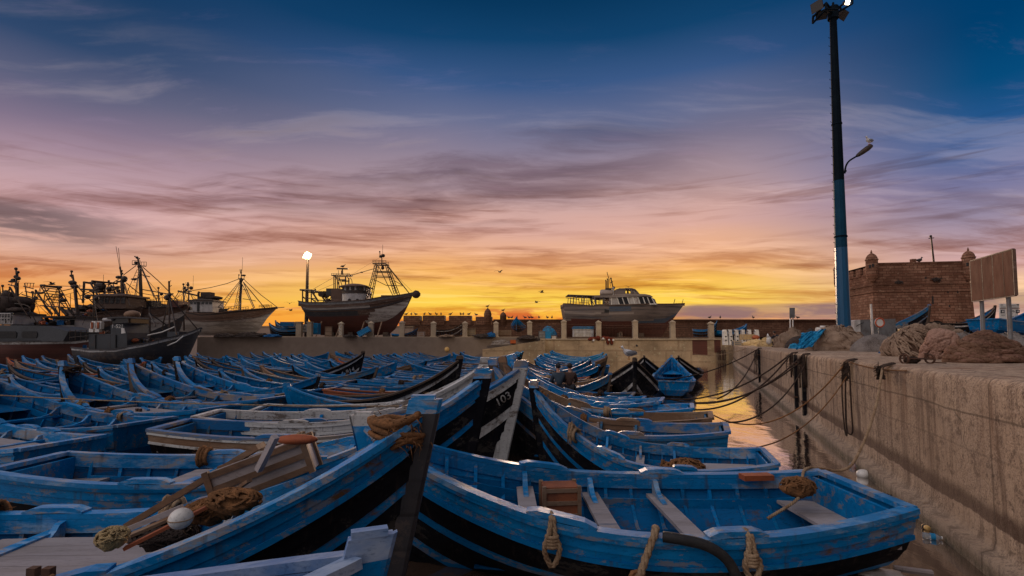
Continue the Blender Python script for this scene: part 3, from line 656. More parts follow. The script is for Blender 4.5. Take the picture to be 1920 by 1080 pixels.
for (a, c, y, Y, lab) in ((-900, 775, 613, 83, 'low pale plastered wall behind the wooden fishing boat and the lamp'), (1835, 2600, 600, 88, 'low brown stone wall beyond the brick fort and the direction board')):
    x0, x1 = W(a, y, Y).x, W(c, y, Y).x; z1 = W(960, y, Y).z
    t = thing('yard_wall', lab, 'wall', ((x0 + x1) / 2, Y, 0)); b = MB(); b.box(((x0 + x1) / 2, Y + .5, z1 / 2), (x1 - x0, 1, z1)); b.build('wall_body', 'plaster_pale' if a < 0 else 'rampart_stone', t)
    b = MB(); b.box(((x0 + x1) / 2, Y + .5, z1 + .08), (x1 - x0, 1.2, .16)); b.build('coping', 'concrete_post' if a < 0 else 'rampart_stone', t)

# ------------------------------------------------------------------ brick fort
def fort():
    C0 = Vector((W(1641, 640, 60).x, 60, 0)); u = Vector((10.75, -1.62, 0)); n = Vector((-u.y, u.x, 0)).normalized()   # u along the broad face, n into the building
    L = u.length; ud = u.normalized(); D = 8.2
    t = thing('brick_fort', 'square brown brick fort tower with domed corner turrets beside the blue lamp mast', 'fort', C0)
    H = 12.3; zs = 9.6
    def P(a, d, z): return C0 + ud * a + n * d + Vector((0, 0, z))
    def bat(z): return (1 - z / zs) * .35
    b = MB()
    # body with slightly battered faces
    z0 = 1.5
    lo = [P(-bat(z0), -bat(z0), z0), P(L + bat(z0), -bat(z0), z0), P(L + bat(z0), D, z0), P(-bat(z0), D, z0)]
    hi = [P(0, 0, zs), P(L, 0, zs), P(L, D, zs), P(0, D, zs)]
    b.add(lo + hi, [(0, 1, 5, 4), (1, 2, 6, 5), (2, 3, 7, 6), (3, 0, 4, 7)])
    # upper storey, set in above the string course
    b.add([P(.06, .06, zs), P(L - .06, .06, zs), P(L - .06, D, zs), P(.06, D, zs), P(.06, .06, H), P(L - .06, .06, H), P(L - .06, D, H), P(.06, D, H)], [(0, 1, 5, 4), (1, 2, 6, 5), (2, 3, 7, 6), (4, 5, 6, 7)])
    # the notched parapet on the narrow face
    b.add([P(.06, .06, zs), P(.06, D, zs), P(.06, D, 11.2), P(.06, .06, 11.2)], [(0, 1, 2, 3)])
    b.build('wall', 'fort_stone', t)
    for k in range(5):
        a = .9 + k * 1.75; b = MB(); b.prism([P(-.03, a, 11.0), P(-.03, a + 1.05, 11.0), P(-.03, a + 1.05, 12.1), P(-.03, a, 12.1)], ud * .6); b.build('merlon', 'fort_stone', t)
    for z in (9.62, 8.75):
        b = MB(); b.prism([P(-.12, -.12, z), P(L + .12, -.12, z), P(L + .12, -.12, z + .18), P(-.12, -.12, z + .18)], n * .2); b.prism([P(-.12, .085, z), P(-.12, D, z), P(-.12, D, z + .18), P(-.12, .085, z + .18)], ud * .2)
        b.build('string_course', 'fort_stone', t)
    b = MB(); b.prism([P(-.05, -.05, H + .002), P(L + .05, -.05, H + .002), P(L + .05, -.05, H + .16), P(-.05, -.05, H + .16)], n * .7); b.build('coping', 'fort_stone', t)
    for a, d in ((-.1, -.1), (L - .2, -.1), (.1, D)):
        c = P(a, d, 0); tb = MB(); r = .64
        tb.lathe([(.12, 9.9), (.35, 10.2), (.58, 10.6), (r, 10.8), (r, 12.75), (r * 1.1, 12.78), (r * 1.1, 12.9), (r * .98, 12.93), (r * .92, 13.15), (r * .72, 13.4), (r * .42, 13.58), (r * .18, 13.68), (.08, 13.7), (.12, 13.8), (.08, 13.9), (.03, 14.1)], (c.x, c.y, 0), 20)
        tu = tb.build('turret', 'fort_stone', t, smooth_=False)
        for k in (0, 2):
            q = atan2(-ud.y - n.y * (1 + k), -ud.x - n.x * (1 + k)); wb = MB(); wb.box((c.x + cos(q) * r, c.y + sin(q) * r, 11.95 + k * .05), (.12, .2, .4), q); wb.build('loophole', 'rubber', tu)
    def opening(a, z, w_, h_, face='u', arch=False, name='window', mat='rubber'):
        pts = []
        if arch:
            for k in range(13):
                q = pi * k / 12; pts.append((a + cos(q) * w_ / 2, z + h_ - w_ / 2 + sin(q) * w_ / 2))
            pts = [(a + w_ / 2, z)] + pts + [(a - w_ / 2, z)]
        else: pts = [(a - w_ / 2, z), (a + w_ / 2, z), (a + w_ / 2, z + h_), (a - w_ / 2, z + h_)]
        b = MB()
        if face == 'u': b.prism([P(x, -bat(zz) - .015, zz) for x, zz in pts], n * .05)
        else: b.prism([P(-bat(zz) - .015, x, zz) for x, zz in pts], ud * .05)
        return b.build(name, mat, t)
    for px, z, w_, h_ in ((1753, 7.2, .18, .95), (1782.5, 8.5, .15, .28), (1800.5, 8.5, .15, .28), (1783, 6.8, .15, .26), (1794, 4.45, .15, .55), (1743, 10.35, .2, .2)):
        opening((px - 1641) / 185 * L, z, w_, h_)
    da = (1757 - 1641) / 185 * L
    ab = MB(); pts = []
    for k in range(15):
        q = pi * k / 14; pts.append((q, 1.3, 1.0))
    for i in range(14):
        q0, q1 = pts[i][0] + .01, pts[i + 1][0] - .01
        z = 4.15
        ab.prism([P(da + cos(q0) * 1.0, -.30, z + sin(q0) * 1.0), P(da + cos(q0) * 1.35, -.30, z + sin(q0) * 1.35), P(da + cos(q1) * 1.35, -.30, z + sin(q1) * 1.35), P(da + cos(q1) * 1.0, -.30, z + sin(q1) * 1.0)], n * .22)
    dr = opening(da, 2.3, 1.9, 2.85, 'u', True, 'doorway'); ab.build('arch_stone', 'fort_stone', dr)
    b = MB(); b.box(P(da, -.33, 3.4), (.5, .06, 2.2), atan2(ud.y, ud.x)); b.build('door_leaf', 'rust_orange', dr)
    opening(4.6, 2.3, 1.5, 2.9, 'n', True, 'doorway')
    for px, z in ((1760, 10.25), (1690, 9.95)):
        a = (px - 1641) / 185 * L; b = MB(); c = P(a, -.1, z); rr = random.Random(px)
        b.ball(c, (.4, .25, .2), 10, 7, jit=.6, seed=px)
        for k in range(40):
            d = Vector((rr.gauss(0, .26), -abs(rr.gauss(0, .14)), rr.gauss(0, .12))); b.ball(c + d, .09 if px == 1760 else .05, 5, 4, jit=.4, seed=k)
        b.build('weed_tuft', 'net_dark', t)
    # mast on the roof
    c = W(1750, 640, 62); b = MB(); q = W(1751.5, 497, 62); q2 = W(1745.5, 441, 62)
    b.rod((q.x, 62, H), q2, .12, 8, 0, .08); b.rod(W(1741.5, 447, 62), W(1751, 446, 62), .06); b.ball(W(1745, 443, 62), .16, 8, 6); b.build('roof_mast', 'steel_dark', t)
    q = P((1724 - 1641) / 185 * L, .4, H); b = MB(); b.box(q + Vector((0, 0, .35)), (.5, .4, .5)); b.build('roof_block', 'fort_stone', t)
    return t
fort()
# ------------------------------------------------------------------ the small blue boats
BL, BB = 6.2, 2.06
def b_f(s):
    if s < .42: return .66 + .34 * sin(pi / 2 * s / .42)
    q = min(1.0, (s - .42) / .58); return max(.022, (1 - q ** 2.3) ** .92)
HULL = [.74, 1.30]; SHAPE = {}
def b_z(s): return HULL[0] + (.14 * ((.34 - s) / .34) ** 2 if s < .34 else HULL[1] * ((s - .34) / .66) ** 2.7)
def b_k(s): return -.32 + .30 * max(0, (s - .84) / .16) ** 2 + .12 * max(0, (.15 - s) / .15)
def hullp(s, t, side=1, inset=0.0):
    zr, zk = b_z(s), b_k(s); p = 2.5 - 1.25 * smooth(s, .45, 1)
    y = BB / 2 * b_f(s) * (1 - (1 - t) ** p)
    x = -BL / 2 + BL * s + (t - .5) * .42 * smooth(s, .72, 1) - (t - .5) * .14 * smooth(1 - s, .8, 1)
    if inset: y = max(0, y - inset)
    return Vector((x, side * y, zk + (zr - zk) * t))
def t_at(s, z): return max(0, min(1, (z - b_k(s)) / (b_z(s) - b_k(s))))
def inner_y(s, z): return max(.01, hullp(s, t_at(s, z), 1, .05).y)

SCHEMES = {
 # name: (bands from the rail down, gunwale, inside top, inside low, stem, thwart, wording)
 'blue':    ([(.25, 'blue_paint'), (.56, 'tar_black'), (.67, 'blue_paint'), (1.0, 'tar_black'), (1.14, 'blue_paint'), (9, 'tar_black')], 'blue_top', 'blue_paint', 'blue_deep', 'tar_black', 'grey_plank', 'blue boat banded black'),
 'allblue': ([(.50, 'blue_paint'), (.80, 'blue_deep'), (9, 'tar_black')], 'blue_top', 'blue_paint', 'blue_deep', 'blue_paint', 'blue_paint', 'all-blue boat'),
 'faded':   ([(.26, 'blue_faded'), (.60, 'tar_black'), (.70, 'blue_faded'), (9, 'tar_black')], 'rail_mix', 'blue_faded', 'blue_deep', 'dark_wood', 'grey_plank', 'faded grey-blue boat'),
 'brown':   ([(.20, 'brown_wood'), (.60, 'dark_wood'), (9, 'tar_black')], 'brown_wood', 'blue_faded', 'blue_deep', 'dark_wood', 'brown_wood', 'blue boat with bare brown rails'),
 'black':   ([(.12, 'tar_black'), (.25, 'white_worn'), (.86, 'tar_black'), (1.02, 'white_worn'), (9, 'tar_black')], 'dark_wood', 'blue_paint', 'blue_deep', 'tar_black', 'grey_plank', 'black boat with white stripes'),
 'white':   ([(.20, 'white_worn'), (.60, 'tar_black'), (.74, 'white_worn'), (9, 'tar_black')], 'white_worn', 'blue_paint', 'blue_deep', 'white_worn', 'grey_plank', 'blue boat with white rails'),
 'mixed':   ([(.20, 'white_worn'), (.76, 'tar_black'), (1.0, 'white_worn'), (9, 'tar_black')], 'rail_mix', 'blue_faded', 'blue_deep', 'white_worn', 'grey_plank', 'blue boat with white strakes'),
 'orange':  ([(.22, 'rust_orange'), (.60, 'tar_black'), (.72, 'blue_paint'), (9, 'tar_black')], 'rust_orange', 'blue_paint', 'blue_deep', 'dark_wood', 'brown_wood', 'blue boat with rust-orange rails'),
}

def boat_proto(scheme, near, deck=False):
    bands, gun, in_top, in_low, stem, thw, wording = SCHEMES[scheme]
    root = thing('rowing_boat', wording + ' in the harbour', 'boat')
    mats = []
    def mi(n):
        if n not in mats: mats.append(n)
        return mats.index(n)
    NS = 30 if near else 16
    # planking rows run parallel to the rail, so many metres below it
    ds = sorted({0.0, 3.0, 1.4} | {q for q, _ in bands if q < 9} | ({.06, .15, .42, .84, 1.26, 1.7} if near else {.42}))
    def tt(s, d): return max(0.0, 1 - d / (b_z(s) - b_k(s)))
    S = [i / NS for i in range(NS + 1)]
    b = MB()
    def bandmat(j, s=1.0):
        tm = (ds[j] + ds[j + 1]) / 2
        for t, n in bands:
            if tm <= t: return mi({'white_worn': 'brown_wood' if tm < .3 else 'blue_faded'}.get(n, n) if scheme == 'mixed' and s < .74 else n)
    for side in (1, -1):
        if not near: b.grid([[hullp(s, tt(s, q), side) for q in ds] for s in S], lambda i, j: bandmat(j, S[i]), flip=(side == -1))
        else:       # strakes, each lapping a few millimetres over the next
            for k in range(len(ds) - 1):
                lap = Vector((0, side * .009, 0))
                b.grid([[hullp(s, tt(s, ds[k]), side), hullp(s, tt(s, ds[k + 1]), side) + lap, hullp(s, tt(s, ds[k + 1]), side)] for s in S], lambda i, j, k=k: bandmat(k, S[i]), flip=(side == -1))
    # inside skin and bilge
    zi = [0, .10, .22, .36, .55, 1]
    for side in (1, -1):
        rows = []
        for s in S[:-1] + [.985]:
            zr = b_z(s); zf = max(.03, b_k(s) + .12)
            r = []
            for q in zi:
                z = zr - .015 - (zr - zf) * q; r.append(Vector((hullp(s, t_at(s, z)).x, side * inner_y(s, z), z)))
            r.append(Vector((r[-1].x, 0, zf)))
            rows.append(r)
        rows = [[Vector((max(p.x, -BL / 2 + .05), p.y, p.z)) for p in r] for r in rows]
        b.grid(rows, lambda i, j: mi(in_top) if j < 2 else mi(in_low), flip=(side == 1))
    # transom, inside and out
    tr = [hullp(0, tt(0, q)) for q in ds]
    b.grid([[p for p in tr], [Vector((p.x, -p.y, p.z)) for p in tr]], lambda i, j: bandmat(j, 0), flip=False)
    b.build('hull', mats, root, smooth_=False)
    b = MB(); zr = b_z(0) - .03
    zs_ = [.03, .2, .45, zr]
    b.prism([(-BL / 2 + .055, inner_y(.01, z), z) for z in zs_[::-1]] + [(-BL / 2 + .055, -inner_y(.01, z), z) for z in zs_], (.05, 0, 0)); b.build('transom', in_top, root)
    # gunwale: both sides and across the stern
    SS = [i / (NS * 1.3) for i in range(int(NS * 1.3) + 1) if i / (NS * 1.3) <= .985] + [.985]
    b = MB()
    for side in (1, -1):
        b.sweep([hullp(s, 1, side, .035) + Vector((0, 0, .028)) for s in SS], .13, .055)
        if near: b.sweep([hullp(s, 1, side, .085) + Vector((0, 0, -.075)) for s in SS if .02 < s < .95], .03, .145)
    b.sweep([(-BL / 2 - .06, -BB / 2 * .66 + .04, b_z(0) + .026), (-BL / 2 - .06, BB / 2 * .66 - .04, b_z(0) + .026)], .14, .055)
    b.build('gunwale', gun, root)
    # rubbing strakes
    b = MB()
    for side in (1, -1):
        for t_ in ((bands[0][0], .02) if near else (bands[0][0],)):
            b.sweep([hullp(s, tt(s, t_), side) + Vector((0, side * .012, 0)) for s in SS], .035, .045)
    b.build('rubbing_strake', bands[0][1] if scheme not in ('black',) else 'tar_black', root)
    # stem post rising above the rails, its head painted like the rails
    pts = []
    line = [hullp(1, t) for t in (0, .2, .4, .6, .8, 1)]
    d = (line[-1] - line[-2]).normalized(); line.append(line[-1] + d * (.13 if near else .08))
    w_ = .052; sp = None
    for part, lo_, hi_, mt in (('stem_post', 0, 5, stem), ('stem_head', 5, 6, gun)):
        b = MB()
        for i in range(lo_, hi_):
            p, q = line[i], line[i + 1]
            b.prism([(p.x - .17, -w_, p.z), (p.x + .09, -w_ * .6, p.z), (q.x + .09, -w_ * .6, q.z), (q.x - .17, -w_, q.z)], (0, w_ * 1.9, 0))
            b.prism([(p.x + .09, -w_ * .6, p.z), (p.x + .115, 0, p.z), (q.x + .115, 0, q.z), (q.x + .09, -w_ * .6, q.z)], (0, w_ * 1.1, 0)) if near else None
        if part == 'stem_head': b.box((line[-1].x - .05, 0, line[-1].z + .015), (.21, .09, .04))
        sp = b.build(part, mt, root)
    # ribs
    n = 15 if near else 11
    ribs = MB()
    for k in range(n):
        s = .05 + .88 * k / (n - 1)
        rb = MB() if near else ribs
        zf = max(.05, b_k(s) + .14); zr = b_z(s) - .06
        arm = [(inner_y(s, lerp(zr, zf, q)) - .012, lerp(zr, zf, q)) for q in (0, .2, .4, .6, .8, 1)]
        x = -BL / 2 + BL * s
        rb.sweep([Vector((x, y, z)) for y, z in arm] + [Vector((x, 0, zf - .01))] + [Vector((x, -y, z)) for y, z in arm[::-1]], .05, .045)
        if near: rb.build('rib', in_top, root)
    if not near: ribs.build('rib', in_top, root)
    # stringers inside
    for side in (1, -1):
        b = MB(); b.sweep([Vector((-BL / 2 + BL * s, side * (inner_y(s, b_z(s) - .34) - .03), b_z(s) - .34)) for s in SS if .03 < s < .88], .03, .14)
        b.build('stringer', in_top, root)
    # floor boards
    b = MB()
    for k in range(-2, 3):
        ss = [s for s in SS if .06 < s < .80]
        pts = [Vector((-BL / 2 + BL * s, k * .2 * min(1, b_f(s) * 1.1), .075 + abs(k) * .012)) for s in ss]; b.sweep(pts, .175, .02)
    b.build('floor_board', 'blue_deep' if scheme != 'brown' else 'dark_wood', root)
    # thwarts and knees
    for q, s in enumerate((.37, .53, .69)):
        z = b_z(s) - .24; y = inner_y(s, z) - .01; x = -BL / 2 + BL * s
        b = MB(); b.box((x, 0, z), (.24, 2 * y, .045)); b.build('thwart', thw, root)
        if near:
            for side in (1, -1):
                yy = inner_y(s, b_z(s) - .05) - .04; prof = [(yy, b_z(s) - .01), (yy - .08, b_z(s) - .03), (yy - .11, z + .16), (yy - .2, z + .08), (yy - .42, z + .026), (yy - .02, z + .024)]
                b = MB(); b.prism([(x - .035, side * p[0], p[1]) for p in prof], (.07, 0, 0)); b.build('knee', gun if scheme in ('blue', 'allblue') else in_top, root)
    # fore deck and stern sheets
    b = MB(); rows = []
    for s in (.80, .85, .90, .95, .975):
        z = b_z(.80) - .30 + (s - .8) * 1.2; y = inner_y(s, z); x = -BL / 2 + BL * s; rows.append([(x, y, z), (x, -y, z)])
    b.grid(rows); b.build('foredeck', in_top, root)
    b = MB()
    z = b_z(.06) - .33; b.box((-BL / 2 + .34, 0, z), (.52, 2 * inner_y(.06, z) - .02, .04)); b.build('stern_seat', thw if near else in_top, root)
    if near:
        for side in (1, -1):
            for s0, s1 in ((.30, .40), (.585, .70)):
                b = MB(); b.sweep([hullp(lerp(s0, s1, k / 6), 1, side, .035) + Vector((0, 0, .05 + .045 * min(1, 2.6 * min(k, 6 - k) / 3))) for k in range(7)], .125, .06); b.build('oar_pad', gun, root)
    if deck:
        b = MB(); z = b_z(.45) - .15
        for k in range(-3, 4):
            pts = [(-BL / 2 + BL * s, k * .215 * b_f(s), z + (.12 * (s - .34))) for s in (.30, .42, .54, .64, .74)]; b.sweep(pts, .208, .03)
        b.build('deck', 'grey_plank', root)
        b = MB(); b.box((-BL / 2 + BL * .36, 0, z - .01), (.12, 1.9, .1)); b.box((-BL / 2 + BL * .55, -.5, z + .045), (.08, .9, .06), radians(64)); b.build('deck_beam', 'blue_top', root)
        for dx in (0, .13): 
            b = MB(); b.box((-.05 + dx, -.1, z + .08), (.075, .06, .08)); b.build('cleat', 'iron_rust', root)
    return root

BK = []      # every boat: (root, row, index)
PROTO = {}
def place_boat(scheme, near, bow, stern, label, group=None, deck=False, z=0, roll=0, pitch=0, wide=1.0, high=1.0, shape=(.74, 1.30)):
    HULL[:] = shape; key = (scheme, near, deck, shape)
    if key not in PROTO:
        PROTO[key] = [boat_proto(scheme, near, deck), False, None]
    pr = PROTO[key]
    if not pr[1]:
        o = pr[0]; pr[1] = True
    else:
        if pr[2] is None:
            pr[2] = {}
            def walk(q):
                pr[2][q.name] = list(q.children)
                for c in q.children: walk(c)
            walk(pr[0])
        o = copy_tree(pr[0], pr[2])
    bow, stern = Vector((bow[0], bow[1], 0)), Vector((stern[0], stern[1], 0))
    d = bow - stern; L = d.length
    o.location = ((bow + stern) / 2 - d.normalized() * .06); o.location.z = z
    o.rotation_euler = (roll, pitch, atan2(d.y, d.x)); sc = L / (BL + .1)
    o.scale = (sc, wide, high); o['label'] = label; SHAPE[o.name] = shape; HULL[:] = (.74, 1.30)
    if group: o['group'] = group
    elif 'group' in o: del o['group']
    return o

FLEET = 'blue rowing boats packed in the harbour'
def inboat(o, s, y, z):
    """world point in the boat o: s along it, y across (share of the half beam), z above its waterline"""
    m = Matrix.LocRotScale(o.location, o.rotation_euler, o.scale)
    return m @ Vector((-BL / 2 + BL * s, y * BB / 2 * b_f(s), z))
def rail(o, s, side): 
    m = Matrix.LocRotScale(o.location, o.rotation_euler, o.scale)
    HULL[:] = SHAPE[o.name]; q = hullp(s, 1, side, .03) + Vector((0, 0, .05)); HULL[:] = (.74, 1.30)
    return m @ q

def solid(o):
    dg = bpy.context.evaluated_depsgraph_get(); me = bpy.data.meshes.new_from_object(o.evaluated_get(dg)); n = bpy.data.objects.new('lettering', me)
    COL.objects.link(n); n.parent = o.parent; n.matrix_local = o.matrix_local.copy(); bpy.data.objects.remove(o); n.name = 'lettering'; return n
def lettering(parent, txt, s, t, size, side=-1, mat='trim_white', inset=0.0):
    """painted letters lying on the hull's planking"""
    c = bpy.data.curves.new('lettering', 'FONT'); c.body = txt; c.size = size; c.align_x = 'CENTER'; c.align_y = 'CENTER'; c.extrude = .004
    c.materials.append(M[mat]); o = bpy.data.objects.new('lettering', c); COL.objects.link(o); o.parent = parent
    p = hullp(s, t, side); ds = hullp(s + .02, t, side) - hullp(s - .02, t, side); dt = hullp(s, t + .03, side) - hullp(s, t - .03, side)
    X = ds.normalized() * (1 if side < 0 else -1); N = X.cross(dt.normalized()).normalized(); Yv = N.cross(X)
    o.matrix_local = Matrix.Translation(p + N * .018) @ Matrix((X, Yv, N)).transposed().to_4x4()
    return solid(o)

NEAR = {}
def nb(key, *a, **k): NEAR[key] = place_boat(*a, **k); return NEAR[key]
# middle row: bows pointing towards the channel, one behind another
nb('B0', 'blue', True, (-.84, 4.2), (-7.0, 4.3), 'large banded blue boat with heaped fishing gear and rope wrapped bow', FLEET, deck=True, high=.97)
nb('B1', 'blue', True, (-.52, 7.25), (-6.75, 6.85), 'blue boat whose tall dark bow stands just behind the rope wrapped bow', FLEET, roll=radians(-2), deck=True, wide=.95)
nb('B2', 'mixed', True, (0.10, 10.3), (-6.9, 9.9), 'white straked boat with the number 103 painted on its bow', FLEET, wide=.95)
nb('B3', 'white', True, (-0.75, 12.0), (-7.1, 11.4), 'white railed boat beyond the boat numbered 103, stern amid the blue boats', FLEET, wide=.88)
# boat at the very front, only its bow in the frame
nb('F0', 'allblue', True, (-0.8, 2.52), (-5.9, 0.55), 'blue boat with whitened stem post cut off by the bottom of the picture', FLEET, wide=.62, shape=(1.25, .22))
# channel row: bows into the crowd, sterns on the open water
nb('C0', 'blue', True, (-1.72, 5.86), (4.20, 5.98), 'open blue boat by the quay with three worn thwarts and an orange basket', FLEET, wide=1.15, shape=(.64, .95))
nb('C1', 'blue', True, (.42, 8.82), (4.02, 7.75), 'banded blue boat directly behind the open blue boat with the orange basket', FLEET, wide=.86, high=.86)
nb('C2', 'faded', True, (-0.4, 11.35), (4.15, 9.55), 'faded boat with a tan box, third from the front along the channel', FLEET, wide=.84)
nb('C3', 'brown', True, (-0.2, 12.9), (4.5, 11.15), 'brown railed boat fourth from the front along the channel', FLEET, wide=.8)
nb('C4', 'allblue', True, (0, 14.4), (4.65, 12.7), 'all-blue boat fifth from the front along the channel', FLEET, wide=.8)
nb('C5', 'blue', True, (0.1, 15.8), (4.3, 14.1), 'banded blue boat sixth from the front along the channel', FLEET, wide=.8)
# trawler side row: sterns towards the middle, bows away
A_H = Vector((-.945, .327, 0))
def abow(st, L=6.25): return (st[0] + A_H.x * L, st[1] + A_H.y * L)
for i, (sch, sx, sy) in enumerate((('blue', -7.6, 8.2), ('allblue', -7.8, 10.3), ('blue', -7.6, 12.5), ('faded', -7.2, 14.6), ('blue', -7.0, 16.6))):
    st = (sx, sy); lab = ['blue boat with grey floor deck at the photo edge, behind the boat of fishing gear', 'all-blue boat with its bow to the trawlers, second in the trawler-side row', 'banded boat whose rope lashed bow points to the trawlers, third in the trawler-side row', 'faded boat fourth from the front in the trawler-side row', 'banded blue boat fifth from the front in the trawler-side row'][i]
    nb(f'A{i}', sch, True, abow(st), st, lab, FLEET, deck=(i in (0, 2, 4)), wide=.94, shape=(.74, 1.12))
# boats lying end-on at the channel mouth
nb('D0', 'black', True, (4.72, 18.6), (5.35, 24.4), 'black boat with white stripes, bow on to the camera, a gull perched on it', FLEET, wide=1.35, high=.90)
nb('D1', 'allblue', True, (9.35, 28.2), (7.55, 22.6), 'all-blue boat lying stern on beside the black striped boat at the channel mouth', FLEET, wide=1.05, high=.82)
nb('D2', 'black', False, (9.9, 28.6), (12.5, 34.2), 'black striped boat with a rounded bow behind the stern-on blue boat', FLEET, wide=1.1, high=.82)
nb('D3', 'black', False, (7.3, 26.6), (9.2, 32.5), 'dark boat directly behind the black boat where the gull stands', FLEET, wide=1.1, high=.85)

# the rest of the fleet, row behind row
RS = random.Random(5)
cnt = 0
def fill(rowname, bowf, sternf, ys, weights, mark):
    global cnt
    got = []
    for k, y in enumerate(ys):
        bx, by = bowf(y); sx, sy = sternf(y)
        j = RS.uniform(-.35, .35); jy = RS.uniform(-.2, .2)
        if RS.random() < .17: bx, by, sx, sy = sx, sy, bx, by
        sch = RS.choices(list(weights), list(weights.values()))[0]
        wd = SCHEMES[sch][6]
        o = place_boat(sch, False, (bx + j, by + jy), (sx + j, sy + jy + RS.uniform(-.15, .15)), f'{wd}, {ORD[k + mark]} from the front in the {rowname} row', FLEET, roll=radians(RS.uniform(-4.5, 4.5)), pitch=radians(RS.uniform(-1.2, 1.2)), high=RS.uniform(.84, .98), shape=(.74, .74), wide=RS.uniform(.60, .74))
        BK.append(o); cnt += 1; got.append(o)
    return got
def rng(a, b, st):
    out = []
    while a < b: out.append(a); a += st
    return out
wts = dict(blue=5, allblue=4, faded=3.2, brown=.8, black=1.2, white=.6, orange=.35)
fill('middle', lambda y: (-1.2 + .05 * (y - 14), y), lambda y: (-7.0 + .05 * (y - 14), y - .2), rng(13.5, 56, 1.36), wts, 4)
CH = fill('channel-side', lambda y: (.1, y + .9), lambda y: (4.0, y - .8), [16.0, 17.2], wts, 6)
CH += fill('channel-side', lambda y: (-.1 + .10 * (y - 18), y + .9), lambda y: (min(5.3, 3.3 + .09 * (y - 18)) + .02 * (y - 18), y - .7), rng(18.8, 35, 1.34), wts, 8)
fill('channel-side', lambda y: (1.8 + .15 * (y - 36), y), lambda y: (7.0 + .17 * (y - 36), y - .6), rng(36.2, 58, 1.6), wts, 21)
fill('trawler-side', lambda y: (-12.7 + .05 * (y - 19), y + 1.3), lambda y: (-7.2 + .06 * (y - 19), y - .1), rng(18.4, 56, 1.4), wts, 5)
fill('second trawler-side', lambda y: (-19.4 + .03 * (y - 15), y + 1.2), lambda y: (-13.8 + .05 * (y - 15), y), rng(13.0, 54, 1.38), wts, 0)
fill('third trawler-side', lambda y: (-25.8, y + 1.1), lambda y: (-20.2, y), rng(19.5, 53, 1.45), wts, 0)
fill('fourth trawler-side', lambda y: (-32.2, y + 1.0), lambda y: (-26.6, y), rng(26, 50, 1.5), wts, 0)
fill('outermost trawler-side', lambda y: (-38.6, y + .9), lambda y: (-33.0, y), rng(34.0, 43, 1.7), wts, 0)
print('fleet', cnt)

lettering(NEAR['B2'], '103', .955, .79, .25, mat='white_worn')
bt = place_boat('black', False, (-1.72, 15.4), (-7.3, 15.6), 'black boat with an orange name on its bow beyond the rope wrapped stem', FLEET, wide=.7)
lettering(bt, 'ETOINE II', .86, .66, .30, mat='rust_orange')
bs = place_boat('black', False, (-8.9, 28.6), (-14.6, 27.6), 'dark boat with white registration figures on its bow in the middle distance', FLEET, high=.95, wide=.75)
lettering(bs, '6 814', .88, .66, .38)

# ---------------------------------------------------------------- ropes, gear and people aboard
def rope_knot(p, seed, mat, r=.11, along=(1, 0, 0), drop=.25):
    """turns of hairy rope lashed round a rail, with loose ends"""
    q = random.Random(seed); b = MB(); p = Vector(p); a = Vector(along).normalized()
    side = Vector((-a.y, a.x, 0)); up = Vector((0, 0, 1))
    for k in range(4):
        o = a * (k - 1.5) * .035; rr = r * q.uniform(.8, 1.15); t0 = q.uniform(-.2, .2)
        b.tube([p + o + side * cos(t + t0) * rr + up * (sin(t + t0) * rr * .9 - .03) for t in [2 * pi * i / 10 for i in range(10)]], .026, 6, closed=True)
    for k in range(3):
        e = p + side * q.uniform(-.16, .16) + a * q.uniform(-.2, .2); 
        b.tube(spline([p + up * .06, p + up * q.uniform(.02, .12) + (e - p) * .6, e - up * drop * q.uniform(.3, 1)], 8), [.024] * 6 + [.017, .012, .006], 5)
    for k in range(46):
        d = Vector((q.gauss(0, 1), q.gauss(0, 1), q.gauss(0, 1))).normalized(); s = p + d * r * .9; 
        b.tube([s, s + d * q.uniform(.03, .08) + a * q.uniform(-.05, .05)], [.004, .0015], 3)
    return b.build('rope_lashing', mat, None, True, origin=p)

def lash(key, s, side, mat, label, r=.11, drop=.25, seed=None):
    o = NEAR[key]; p = rail(o, s, side); q = rail(o, s + .02, side)
    return tag(rope_knot(p, seed or int(s * 1000) + len(key), mat, r, q - p, drop), label, 'rope', 'rope lashings on the boats')

# bow of the front boat: thick hairy turns round the stem
def bow_wrap(o, mat, label, s=.965, n=9, rr=.17):
    b = MB(); q = random.Random(n); m = Matrix.LocRotScale(o.location, o.rotation_euler, o.scale)
    c = Vector((hullp(s, 1).x, 0, b_z(s) + .02))
    for k in range(n):
        tilt = q.uniform(-.25, .25); dz = q.uniform(-.09, .10); dx = q.uniform(-.1, .1)
        b.tube([m @ (c + Vector((cos(t) * rr * 1.15 + dx, sin(t) * rr * q.uniform(.9, 1.0), dz + sin(t + q.uniform(0, 6)) * .02 + cos(t) * tilt * .3))) for t in [2 * pi * i / 14 for i in range(14)]], q.uniform(.02, .036), 6, closed=True)
    for k in range(130):
        t = q.uniform(0, 2 * pi); p = m @ (c + Vector((cos(t) * rr * 1.25, sin(t) * rr * 1.1, q.uniform(-.13, .14)))); d = Vector((q.gauss(0, 1), q.gauss(0, 1), q.gauss(-.6, .8)))
        b.tube([p, p + d * .03, p + d * .05 + Vector((0, 0, -.03))], [.006, .004, .0015], 3)
    return tag(b.build('rope_wrapping', mat, None, True, origin=m @ c), label, 'rope', 'rope wrappings round boat stems')
bow_wrap(NEAR['B0'], 'rope_brown', 'thick hairy brown rope wrapped round the tall bow of the front boat')
bow_wrap(NEAR['A1'], 'rope_tan', 'tan rope wrapped round the bow of the all-blue boat by the trawlers', .95, 6, .16)
bow_wrap(NEAR['A2'], 'rope_dark', 'dark rope wrapped round the bow of the third trawler-side boat', .93, 6, .17)
